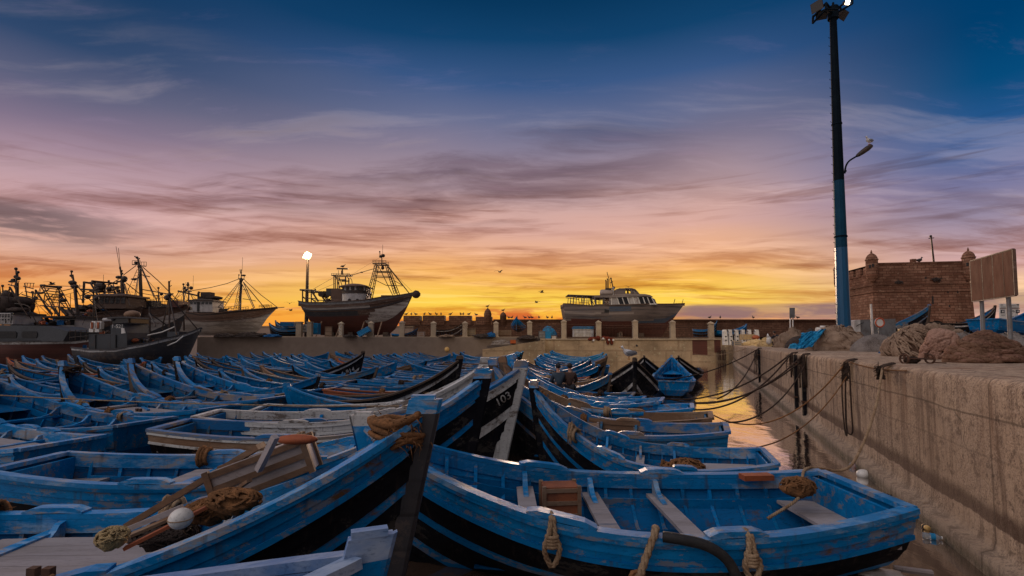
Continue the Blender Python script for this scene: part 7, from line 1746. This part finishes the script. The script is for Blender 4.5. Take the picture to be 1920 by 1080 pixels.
def round_sign():
    Y = 24; c = W(1649, 605, Y); t = thing('round_sign', 'round no entry style sign with an orange-red ring and pale centre near the fort', 'sign', (c.x, Y, QZ))
    rx = Matrix.Rotation(pi / 2, 3, 'X') 
    b = MB(); b.lathe([(.25, 0), (.25, .02)], c, 28, rot=rx); b.build('disc', 'sign_white', t)
    b = MB(); b.tube([c + Vector((cos(q) * .215, -.022, sin(q) * .215)) for q in [2 * pi * i / 32 for i in range(32)]], .034, 8, closed=True); b.build('ring', 'sign_red', t)
    b = MB(); b.rod((c.x, Y + .05, QZ), (c.x, Y + .05, c.z), .035, 8); b.build('post', 'steel_grey', t)
    c2 = W(1633, 570, 25); b = MB(); b.rod((c2.x + .04, 25, QZ), c2, .055, 8, 0, .05); tag(b.build('white_pole', 'trim_white', None, origin=(c2.x, 25, QZ)), 'thin white pole between the blue mast and the round sign', 'pole')
    t = thing('box_cart', 'pale grey box cart standing behind the nets beside the thin white pole', 'cart', W(1618, 640, 27)); Y = 27
    b = MB(); a, e, f = W(1600.5, 600, Y), W(1613, 600, Y), W(1640, 598, Y + 1.6); 
    b.prism([(a.x, Y, QZ + .5), (e.x, Y, QZ + .5), (e.x, Y, W(0, 599.5, Y).z), (a.x + .05, Y, W(0, 599.5, Y).z - .04)], (0, 1.2, 0)); b.build('cart_lit_front', 'trim_white', t)  # lit face coloured white, shaded side grey: light put into the colours
    b = MB(); b.prism([(e.x + .01, Y + .05, QZ + .5), (f.x, Y + .05, QZ + .5), (f.x, Y + .05, W(0, 597.5, Y).z), (e.x + .01, Y + .05, W(0, 599.5, Y).z)], (0, 1.15, 0)); b.build('cart_shaded_side', 'steel_grey', t)
    b = MB(); b.tube(spline([W(1605, 612, Y - .05), W(1612, 608, Y - .1), W(1619, 605, Y - .02)], 8), .02); b.build('cable', 'rubber', t)
    for x in (1606, 1632): b = MB(); p = W(x, 630, Y + .3); p.z = QZ + .28; b.tube([p - Vector((0, .12, 0)), p + Vector((0, .12, 0))], .28, 14); b.build('wheel', 'rubber', t)
round_sign()
def direction_board():
    Y = 32; P = lambda x, y, d=0: W(x, y, Y) + Vector((0, d, 0)); c = W(1893, 590, Y)
    t = thing('direction_board', 'white direction board with arrows and lines of text beyond the blue boat', 'sign', (c.x, Y, QZ))
    b = MB(); b.prism([P(1875.5, 598), P(1908, 598), P(1911.5, 569.5), P(1875, 569.5)], (0, .08, 0)); b.build('panel', 'sign_white', t)
    b = MB(); b.prism([P(1874.5, 579), P(1912, 579), P(1912, 578), P(1874.5, 578)], (0, -.02, 0)); b.build('panel_joint', 'sign_back', t)
    b = MB(); b.prism([P(1905.5, 572.2, -.01), P(1905.5, 571, -.01), P(1908, 571, -.01), P(1908, 569.9, -.01), P(1910.4, 571.6, -.01), P(1908, 573.4, -.01), P(1908, 572.2, -.01)], (0, -.01, 0)); b.build('arrow', 'ink_dark', t)
    for x0 in (1876, 1904.5):
        b = MB(); b.prism([P(x0, 587, -.01), P(x0 + 7, 587, -.01), P(x0 + 7, 581, -.01), P(x0, 581, -.01)], (0, -.01, 0)); s = b.build('pictogram', 'ink_dark', t)
        b = MB()
        if x0 > 1900: b.prism([P(x0 + 1.3, 584.6, -.025), P(x0 + 1.3, 583.4, -.025), P(x0 + 3.4, 583.4, -.025), P(x0 + 3.4, 582, -.025), P(x0 + 5.8, 584, -.025), P(x0 + 3.4, 586, -.025), P(x0 + 3.4, 584.6, -.025)], (0, -.01, 0))
        else: b.prism([P(x0 + 1.8, 585.6, -.025), P(x0 + 5.2, 585.6, -.025), P(x0 + 5.2, 582.4, -.025), P(x0 + 1.8, 582.4, -.025)], (0, -.01, 0))
        b.build('symbol', 'sign_white', s)
    b = MB(); q = random.Random(3)
    for x0, x1, y, h in ((1876.5, 1880.5, 571.8, 1.2), (1888, 1904, 572.3, .9), (1876.5, 1890, 575.8, .9), (1891.5, 1911, 575.8, .9), (1889, 1901, 582.3, .7), (1889, 1903, 584.3, .8), (1890, 1899, 588.4, .7), (1877, 1884, 591, .7), (1888, 1901, 593, .7)):
        x = x0
        while x < x1:
            w = q.uniform(.5, 1.3); b.prism([P(x, y + h / 2, -.01), P(min(x + w, x1), y + h / 2, -.01), P(min(x + w, x1), y - h / 2, -.01), P(x, y - h / 2, -.01)], (0, -.006, 0)); x += w + .35
    b.build('lettering', 'ink_dark', t)
    for x in (1879, 1907): b = MB(); b.rod((P(x, 600).x, Y + .12, QZ), P(x, 572, .12), .05, 8); b.build('leg', 'steel_grey', t)
direction_board()
# white railing posts with two rails at the far corner
for i, px in enumerate((1361, 1371, 1383, 1395, 1407, 1421)):
    Y = 57; p = W(px, 637.5, Y); z1 = W(px, 618, Y).z; p.z = QZ; t = thing('railing_post', f'white concrete railing post at the far quay corner, {ORD[i]} of six from the harbour wall', 'post', p, 'white railing posts at the far quay corner')
    b = MB(); w = .22 if i in (0, 5) else .19
    b.prism([(p.x - w, Y, p.z), (p.x + w * 1.2, Y, p.z), (p.x + w * .9, Y, p.z + 1.0), (p.x + w * .7, Y, z1 - .3), (p.x + w * .5, Y, z1), (p.x - w * .7, Y, z1), (p.x - w, Y, z1 - .2)], (0, .5, 0)); b.build('shaft', 'trim_white', t)
    b = MB()
    for z in (.55, 1.0): b.box((p.x, Y - .02, p.z + z), (.18, .05, .14))
    b.build('socket', 'rubber', t)
t = thing('guard_rail', 'dark rails running through the white railing posts', 'railing', W(1390, 630, 57.2)); b = MB()
for y in (620.5, 628): b.rod(W(1361, y, 57.25), W(1421, y, 57.25), .07, 6)
b.build('rail_tube', 'steel_dark', t)
p = W(1401, 632, 54); wbox(p, (1.35, .7, .62), .05, ('net_yellow', 'concrete_post'), 'pale yellow block standing before the white railing posts', 'block', 'concrete_block')
p = W(1417, 632.5, 53); b = MB(); b.ball(p, (.42, .3, .26), 14, 9); tag(b.build('orange_float', 'rust_orange', None, True, origin=p), 'orange float lying beside the pale yellow block', 'float')
p = W(1384, 642, 48.5); p.z = QZ; wbox(p + Vector((.05, .5, .22)), (.7, .6, .45), 0, ('steel_grey', 'concrete_post'), 'small grey block on the far corner of the quay', 'block', 'concrete_block')

# small white pots on the rampart's foot, behind the blue tarp
for x, y, lb in ((1535, 621, 'white plastic drum behind the blue tarpaulin'), (1543, 618, 'small white drum with a dark lid behind the nets')):
    p = W(x, y, 24); b = MB(); b.lathe([(.14, -.3), (.15, -.28), (.15, .12), (.12, .15), (.12, .2)], p, 14); tag(b.build('plastic_drum', 'plastic_white', None, origin=p), lb, 'drum')
    p.z = QZ
# the crouching net mender
p = on_quay(1461, 650.5); p = Vector((p.x, p.y + .1, QZ)); k = p.y / FPX * 27 / 1.1
person('person in dark clothing crouching over nets at the quay edge', KNEEL, 'cloth_dark', 'cloth_dark', radians(105), None, p, k)
p = W(1441.5, 636, 36.5); b = MB(); b.ball(p + Vector((0, 0, -.1)), (.2, .16, .3), 12, 9, jit=.4, seed=2); b.tube([p + Vector((-.05, 0, .15)), p + Vector((-.08, 0, .42))], [.12, .03], 8); tag(b.build('plastic_bag', 'plastic_white', None, True, origin=p), 'white bag standing in front of the crouching person', 'bag')

# boats drawn up on the quay
def land(sch, bow, stern, z, label, **k): 
    return place_boat(sch, False, bow, stern, label, 'boats drawn up on the quay', z=z, **k)
b1, s1 = W(1744, 640, 37), W(1638, 640, 42.5)
land('faded', (b1.x, b1.y), (s1.x, s1.y), 3.0, 'grey-blue boat drawn up on the quay with a pale rail rising towards the fort', high=1.15)
b1, s1 = W(1868, 640, 40), W(1738, 640, 41.5)
land('black', (b1.x, b1.y), (s1.x, s1.y), 3.25, 'black hulled boat drawn up on the quay below the fort doorway', high=1.1, wide=1.1)
b1, s1 = W(1965, 640, 29), W(1846, 640, 26)
land('allblue', (b1.x, b1.y), (s1.x, s1.y), 2.85, 'blue boat drawn up on the quay behind the sign posts', high=1.05)
b1, s1 = W(1870, 640, 46), W(1990, 640, 40)
land('allblue', (s1.x, s1.y), (b1.x, b1.y), 3.0, 'blue boat with a rising bow below the direction board', high=1.2)

# ------------------------------------------------------------------ mooring lines on the quay wall
def bundle(px, label, L, seed, mat='rope_dark', w=.10):
    a = Qp(px, -.02, .07); q = random.Random(seed); b = MB()
    for k in range(15):
        x = q.uniform(-w, w) * 1.5; l = L * q.uniform(.4, 1)
        b.tube(spline([a + Vector((.2 + x * .4, x, .05)), a + Vector((x * .4, x, .0)), a + Vector((-.05, x + q.uniform(-.05, .05), -l * .4)), a + Vector((-.04, x + q.uniform(-.08, .08), -l))], 8), q.uniform(.010, .022), 5)
    for k in range(40):
        p = a + Vector((-.05, q.gauss(0, w * .6), -q.uniform(0, L * .6))); d = Vector((q.gauss(-.04, .04), q.gauss(0, .05), q.gauss(-.03, .04))); b.tube([p, p + d], [.01, .004], 3)
    tag(b.build('rope_bundle', mat, None, True, origin=a), label, 'rope', 'rope bundles hanging on the quay wall'); return a
a1 = bundle(1662, 'small rope bundle at the quay lip nearest the rusty trolley', .25, 1, w=.05)
a2 = bundle(1594, 'rope bundle hanging over the lip above the long double rope loop', .45, 2, w=.07)
a3 = bundle(1509, 'thick dark knotted bundle halfway along the quay wall', 1.1, 3, w=.12)
a4 = bundle(1487, 'dark rope bundle beside the pale patched strip of the quay wall', .9, 4, w=.16)
a5 = bundle(1423, 'dark rope bundle at the far end of the quay wall', 1.6, 5, w=.25)
C_ = NEAR
def moor(a, b_, d, label, r=.017, mat='rope_brown'): line('mooring_rope', sag(a, b_, d), r, mat, label, group='mooring lines from the quay', n=28, seg=6)
e = rail(C_['C0'], .03, -1)
p0 = a1; line('mooring_rope', [p0, W(1640, 770, 7.6), W(1607, 855, 7.0), W(1577, 882, 6.9), e + Vector((0, 0, .03)), W(1500, 930, 6.2), W(1440, 972, 5.85)], .020, 'rope_tan', 'brown mooring rope from the quay lip down into the stern of the basket boat', group='mooring lines from the quay', n=40)
moor(Qp(1700, -.05, .02), a2, .05, 'thin rope lying along the quay lip from the rusty trolley', .012)
moor(a2, rail(C_['C3'], .02, -1), .75, 'sagging rope from the double loop to the fourth channel boat')
moor(a2 + Vector((0, 0, -.3)), rail(C_['C1'], .02, -1), .3, 'thin rope from the double loop bundle to the brown boat behind the basket boat', .012)
moor(a3, rail(C_['C4'], .02, -1), .45, 'dark rope from the thick knotted bundle to the fifth channel boat', .024, 'rope_dark')
moor(a3 + Vector((0, .1, -.2)), rail(C_['C5'], .02, -1), .6, 'dark rope from the thick knotted bundle to the sixth channel boat', .022, 'rope_dark')
moor(a3 + Vector((0, -.1, -.3)), rail(C_['C2'], .02, -1), .5, 'dark rope from the thick knotted bundle to the faded channel boat', .02, 'rope_dark')
moor(a4, rail(CH[1], .02, -1), .8, 'dark rope from the patched strip across the channel', .028, 'rope_dark')
moor(a4, rail(C_['C5'], .03, 1), .9, 'sagging weedy rope from the patched strip to the sixth channel boat', .028, 'rope_dark')
moor(a5, rail(C_['D1'], .02, 1), .35, 'dark rope from the far bundle to the stern-on blue boat', .03, 'rope_dark')
moor(a5, W(1345, 748, 17.5), .5, 'dark weedy rope from the far bundle down to the channel water', .03, 'rope_dark')
moor(Qp(1400, -.1, .05), W(1300, 664, 36), .25, 'pale thin rope across the mouth of the channel to the striped boats', .025, 'rope_tan')
b = MB(); q = a2 + Vector((-.03, 0, -.1))
b.tube(spline([q, q + Vector((-.02, .03, -.7)), q + Vector((-.03, .02, -1.25)), q + Vector((-.06, -.08, -1.46)), q + Vector((-.05, -.2, -1.40)), q + Vector((-.03, -.16, -.9)), q + Vector((0, -.1, 0))], 30), .016, 6)
b.tube(spline([q + Vector((0, .1, 0)), q + Vector((-.03, .12, -.6)), q + Vector((-.05, .05, -1.35)), q + Vector((-.06, -.03, -1.52)), q + Vector((-.04, 0, -1.2)), q + Vector((0, .03, 0))], 30), .014, 6)
tag(b.build('rope_loop', 'rope_dark', None, True, origin=q), 'long double rope loop hanging down the quay wall almost to the water', 'rope')
for px, lb in ((1508, 'dark tarred timber fender on the quay wall below the thick bundle'), (1493, 'second dark tarred timber fender on the wall beside the pale patched strip'), (1424, 'dark timber fender at the far end of the quay wall')):
    a = Qp(px, 0, .06); t = thing('timber_fender', lb, 'fender', a, 'timber fenders on the quay wall'); b = MB(); b.box(a + Vector((0, 0, -1.05)), (.10, .14, 2.0), radians(-21)); b.build('timber', 'tar_black', t)
    b = MB()
    for z in (-.35, -1.5): b.box(a + Vector((-.03, 0, z)), (.12, .2, .05), radians(-21))
    b.build('strap', 'iron_rust', t)
a = Qp(1500, 0, .012); b = MB(); b.box(a + Vector((.0, 0, -.85)), (.03, .5, 1.55), radians(-21)); tag(b.build('wall_patch', 'concrete_post', None, origin=a), 'pale patched strip of mortar on the quay wall between the timber fenders', 'patch')
for px in (1410, 1445, 1468): 
    a = Qp(px, 0, .03); 

# floating litter along the wall
def bottle(px, py, yaw, r, L, mats, label, tilt=0):
    p = G(px, py, .03); t = thing('plastic_bottle', label, 'bottle', p, None); rm = Matrix.Rotation(yaw, 3, 'Z') @ Matrix.Rotation(pi / 2 + tilt, 3, 'Y')
    b = MB(); b.lathe([(r * .8, -L / 2), (r, -L / 2 + .01), (r, -L * .2), (r * .93, -L * .18), (r, -L * .15), (r, L * .22), (r * .8, L * .32), (r * .38, L * .42), (r * .36, L * .46)], p, 14, rot=rm); b.build('bottle_body', mats[0], t, True)
    b = MB(); b.lathe([(r * 1.02, -L * .12), (r * 1.03, L * .14)], p, 14, rot=rm); b.build('label_band', mats[1], t)
    b = MB(); b.lathe([(r * .44, L * .46), (r * .44, L * .52)], p, 10, rot=rm); b.build('bottle_cap', mats[2], t)
bottle(1735, 967, radians(-24), .05, .30, ('clear_plastic', 'steel_grey', 'rubber'), 'clear ribbed plastic bottle floating close under the quay wall')
bottle(1748, 1006, radians(-25), .042, .20, ('clear_plastic', 'plastic_blue', 'plastic_white'), 'blue and white labelled bottle floating below the clear one')
bottle(1735, 988, radians(80), .034, .13, ('plastic_yellow', 'rubber', 'rubber'), 'small yellow and black can bobbing between the two bottles')
bottle(1605, 873, radians(10), .07, .24, ('clear_plastic', 'plastic_orange', 'plastic_white'), 'bottle with an orange label floating under the rope loop')
bottle(1604, 863, radians(-20), .06, .24, ('clear_plastic', 'plastic_blue', 'rubber'), 'bottle with a blue label floating behind the orange labelled one')
p = G(1619, 889, .05); t = thing('net_float', 'pale round net float on the water under the rope loop', 'float', p); b = MB(); b.ball(p, (.125, .105, .09), 16, 10); b.build('float_body', 'plastic_white', t, True); b = MB(); b.tube([p + Vector((.1, .03, .06)), p + Vector((.14, .04, .1))], .03, 8); b.build('float_eye', 'rust_orange', t)
p = G(1676, 932, .01); b = MB(); b.ball(p, (.10, .05, .035), 12, 8, jit=.7, seed=5); b.ball(p + Vector((-.08, .02, .02)), (.035, .03, .03), 8, 6, jit=.4); tag(b.build('driftwood', 'rope_dark', None, True, origin=p), 'dark knotted scrap of driftwood floating by the wall footing', 'driftwood')
p = G(1738, 944, .24); b = MB(); b.ball(p, (.05, .035, .02), 10, 7, jit=.5, seed=8); tag(b.build('shell', 'net_tan', None, True, origin=Vector(p)), 'tan shell like scrap lying on the wall footing above the clear bottle', 'scrap')
p = G(1712, 1068, .012); b = MB(); b.box(p, (.36, .05, .03), radians(-20)); tag(b.build('floating_batten', 'grey_plank', None, origin=p), 'pale batten floating just below the bows of the basket boat stern', 'batten')
p = G(1655, 1076, .008); b = MB(); b.ball(p, (.24, .13, .02), 16, 8, jit=.5, seed=3); tag(b.build('plastic_sheet', 'plastic_white', None, True, origin=p), 'pale sheet of plastic floating at the bottom of the picture by the stern', 'plastic sheet')

# ------------------------------------------------------------------ things on the far yard
Yw = WY + 1.6
def ycrate(px0, py0, px1, py1, Y, mats, label, name='crate', cat='crate', rot=0.0, d=.9):
    a, c = W(px0, py0, Y), W(px1, py1, Y); ctr = (a + c) / 2; return wbox(ctr, (abs(c.x - a.x), d, abs(a.z - c.z)), rot, mats, label, cat, name)
ycrate(1075, 616.5, 1111, 632, WY + 2.2, ('plastic_white', 'trim_white'), 'white slatted kiosk with a blue top behind the fence under the yacht', 'kiosk', 'kiosk', 0, 1.6)
p = (W(1075, 614.5, WY + 2.2) + W(1111, 614.5, WY + 2.2)) / 2; b = MB(); b.box(p, (2.7, 1.8, .32)); tag(b.build('kiosk_awning', 'plastic_blue', None, origin=p), 'blue awning strip along the top of the white slatted kiosk', 'awning')
p = W(1029, 618, WY + 2); dome((p.x, p.y, W(0, 634, WY + 2).z), (1.05, .8, 1.55), 'tarp_blue', 'blue tarpaulin covered mound beside the fence by the yacht stern', 401, rough=.12, fold=.05).name = 'covered_mound'
ycrate(1022.5, 622, 1032, 636, WY + .2, ('plastic_blue', 'plastic_blue'), 'two tier bright blue fish crate before the covered mound')
ycrate(1010, 621, 1022, 635, WY + .3, ('steel_grey', 'steel_dark'), 'grey crate standing beside the bright blue one')
ycrate(1034, 630, 1042.5, 636, WY + .2, ('plastic_white', 'brown_wood'), 'small pale carton beside the bright blue crate', 'carton', 'carton')
ycrate(957, 637.5, 967, 644, WY - 1.2, ('plastic_orange', 'rust_orange'), 'orange crate resting on the slip ramp')
ycrate(932, 619, 958, 634, WY + 1.9, ('brown_wood', 'concrete_post'), 'brown slatted net cage standing on the wall beside the blue transom', 'net_cage', 'cage')
ycrate(877, 615, 891, 632.5, WY + 1.5, ('concrete_post', 'net_yellow'), 'tan wooden pallet leaning on a fence pillar', 'pallet', 'pallet', 0, .25)
ycrate(784, 622, 796, 631.5, WY + 1.4, ('brown_wood', 'grey_plank'), 'small planked crate on the wall between two fence pillars')
ycrate(610, 612.5, 622.5, 631, WY + 1.6, ('brown_wood', 'dark_wood'), 'upright planked board propped under the trawler stern', 'propped_board', 'board', 0, .2)
ycrate(586.5, 606, 598.5, 627, WY + 2.4, ('plastic_blue', 'blue_faded'), 'blue metal cabinet near the foot of the lit lamp', 'cabinet', 'cabinet')
ycrate(569, 608, 577, 622, WY + 2.4, ('steel_grey', 'trim_white'), 'pale framed panel near the foot of the lit lamp', 'panel_board', 'panel')
ycrate(532, 604, 556, 612.5, WY + 5, ('blue_faded', 'blue_deep'), 'dull blue container beyond the small upturned boats', 'container', 'container', 0, 2)
c = W(683, 622, WY + .4); rm = Matrix.Rotation(radians(-30), 3, 'Y'); wbox(c, (1.5, .9, .68), rm, ('plastic_blue', 'blue_top'), 'bright blue box tipped over at the wall edge below the trawler', 'box', 'tipped_box')
for i, (x, w_, h_) in enumerate(((561, .7, 2.0), (581, .6, 2.0))):
    p = W(x, 632, WY + 1.2); p.z = 3.05; t = thing('gate_pillar', ('wide', 'narrow')[i] + ' brown concrete gate pillar near the foot of the lit lamp', 'pillar', p); b = MB(); b.box(p + Vector((0, 0, h_ / 2)), (w_, .6, h_)); b.box(p + Vector((0, 0, h_ + .07)), (w_ + .12, .72, .14)); b.build('shaft', 'concrete_post', t)
t = thing('net_hoard', 'dark red nets and floats hung over the pale harbour wall', 'fishing net', W(1128, 637, WY - .6)); 
b = MB(); q = random.Random(4)
for k in range(9): c = W(1108 + k * 5 + q.uniform(-2, 2), 636 - 2 * sin(k / 8 * pi), WY - .7 + q.uniform(0, .5)); b.ball(c, (q.uniform(.3, .5), .3, q.uniform(.16, .28)), 10, 7, jit=.5, seed=k)
for x in (1140, 1147): b.ball(W(x, 640, WY - .8), (.2, .12, .45), 10, 7, jit=.5, seed=x)
b.build('net_drape', 'net_red', t, True)
for x, y in ((1113, 638.5), (1131, 635), (1142, 637.5), (1150, 638)): b = MB(); b.ball(W(x, y, WY - .95), .14, 8, 6); b.build('cork_float', 'plastic_white', t)
p = W(1164, 629, WY + 2); b = MB()
for s in (-1, 1): b.rod(p + Vector((s * .25, 0, -.55)), p + Vector((s * .12, 0, .45)), .05)
b.rod(p + Vector((-.12, 0, .44)), p + Vector((.12, 0, .44)), .05); b.rod(p + Vector((-.2, 0, -.1)), p + Vector((.2, 0, -.1)), .04); tag(b.build('trestle', 'brown_wood', None, origin=p), 'small wooden trestle under the yacht hull', 'trestle')
# craft laid up behind the railings
def laid(sch, px0, px1, Y0, Y1, z, label, **k):
    a, c = W(px0, 640, Y0), W(px1, 640, Y1); return place_boat(sch, False, (a.x, a.y), (c.x, c.y), label, 'small boats laid up in the yard', z=z, **k)
laid('black', 869, 814, 65.5, 66, 3.5, 'black boat with a pale sheer line laid up behind the iron railing', high=.85)
laid('allblue', 968, 975, 64.5, 70, 4.15, 'blue boat laid up bow on behind the railing by the net cage', high=.8)
laid('faded', 505, 562, 66, 65.6, 3.55, 'grey boat laid up at the end of the wall by the gate pillars', high=.75)
laid('faded', 516, 568, 68.5, 68, 3.9, 'second grey boat laid up behind the grey one by the gate pillars', high=.8)
laid('blue', 1345, 1300, 66, 67, 3.5, 'dark blue boat laid up behind the last railing near the pale wall end', high=.9)
laid('allblue', 1400, 1340, 68, 67, 3.4, 'blue boat laid up behind the white railing posts', high=.8)
laid('blue', 782, 738, 64.4, 64.8, 3.1, 'low blue boat laid up under the trawler bow', high=.6)
# nets and odds along the wall top
q = random.Random(15)
for i, (px, w_, h_, mt, lb) in enumerate(((470, 60, 7, 'net_dark', 'long dark net heap along the wall before the planked boat'), (420, 40, 6, 'net_dark', 'dark net heap at the wall end before the wooden wheelhouse'), (510, 26, 5, 'net_blue', 'blue-grey net heap below the planked bow'), (905, 30, 6, 'net_dark', 'dark net heap on the wall beside the tan pallet'), (921, 14, 8, 'net_blue', 'blue net bundle between the pallet and the net cage'), (990, 30, 7, 'net_dark', 'dark net heap at the top of the slip ramp'), (944, 44, 8, 'net_grey', 'grey heap of gear at the foot of the slip ramp'), (655, 20, 4, 'net_dark', 'dark scraps on the wall under the trawler keel'), (838, 24, 4, 'net_tan', 'tan net scraps below the black laid up boat'))):
    Y = WY + (.5 if px < 930 else -.9 if px == 944 else .2); p = W(px, 633, Y); s = Y / FPX
    z = 3.2 if px < 930 else (2.2 if px == 944 else 2.9); dome((p.x, Y, z), (w_ * s / 2, .55, h_ * s), mt, lb, 500 + i, rough=.4, fold=.12, lumps=24, rad=.05, group='net heaps along the far harbour wall')
p = W(549, 637, WY + .7); c_ = bpy.data.curves.new('lettering', 'FONT'); c_.body = '2-1705'; c_.size = .7; c_.align_x = 'CENTER'; c_.align_y = 'CENTER'; c_.extrude = .003; c_.materials.append(M['trim_white'])
for i in range(3): 
    p = W((1000, 842, 700)[i], 640, WY + .4); 
p = W(838, 655, WY + .6); b = MB(); b.ball(p, .32, 12, 8); tag(b.build('net_float', 'plastic_yellow', None, True, origin=p), 'yellow float hung on the harbour wall below the railings', 'float')

# gulls along the parapets and in the air
for i, px in enumerate((762, 772, 780, 796, 806, 818, 827, 844, 863, 869, 880, 892, 953, 959, 970, 983, 991, 998, 1010, 1027, 1034, 1413, 1332, 1350, 1495, 1226)):
    top = 592 if px < 884 else (593 if px < 900 else 599.6); p = W(px + R.uniform(-1, 1), top, RY + .2); p.z += .16 if px < 900 else .3
    gull(p, R.uniform(0, 6.28), 'stand', 'dark', 'dark gull lined up along the sea rampart against the sunset', 'gulls along the sea rampart', 1.7)
for px, py, lb in ((914.5, 575.5, 'dark gull on the taller domed turret of the rampart'), (943.8, 583, 'dark gull on the lower domed turret of the rampart')): gull(W(px, py, RY), radians(20), 'stand', 'dark', lb, None, 1.6)
gull(W(1724, 491, 61), radians(10), 'stand', 'dark', 'dark gull on the block at the fort roof edge', None, 2.4)
gull(W(253, 526, 50), 1, 'stand', 'dark', 'dark gull on the gantry of the slanting boom trawler', None, 1.5)
gull(W(97, 533, 50), .3, 'fly', 'dark', 'dark gull landing on the twin boom head', None, 1.2)
for px, py, f, lb in ((937, 510, .9, 'gull gliding high between the two boats ashore'), (1016, 548, .2, 'upper gull of two flying low near the yacht stern'), (1006, 567, 2.6, 'lower gull of two flying low near the yacht stern'), (543, 569, 2.0, 'gull flying beside the planked bow'), (545, 582, 1.0, 'gull flying low before the pale plastered wall'), (1040, 520, .5, 'gull flying high above the yacht canopy')):
    if py != 520: gull(W(px, py, 58), f, 'fly', 'dark', lb, 'gulls in the air', 1.05 if py < 560 else .9)
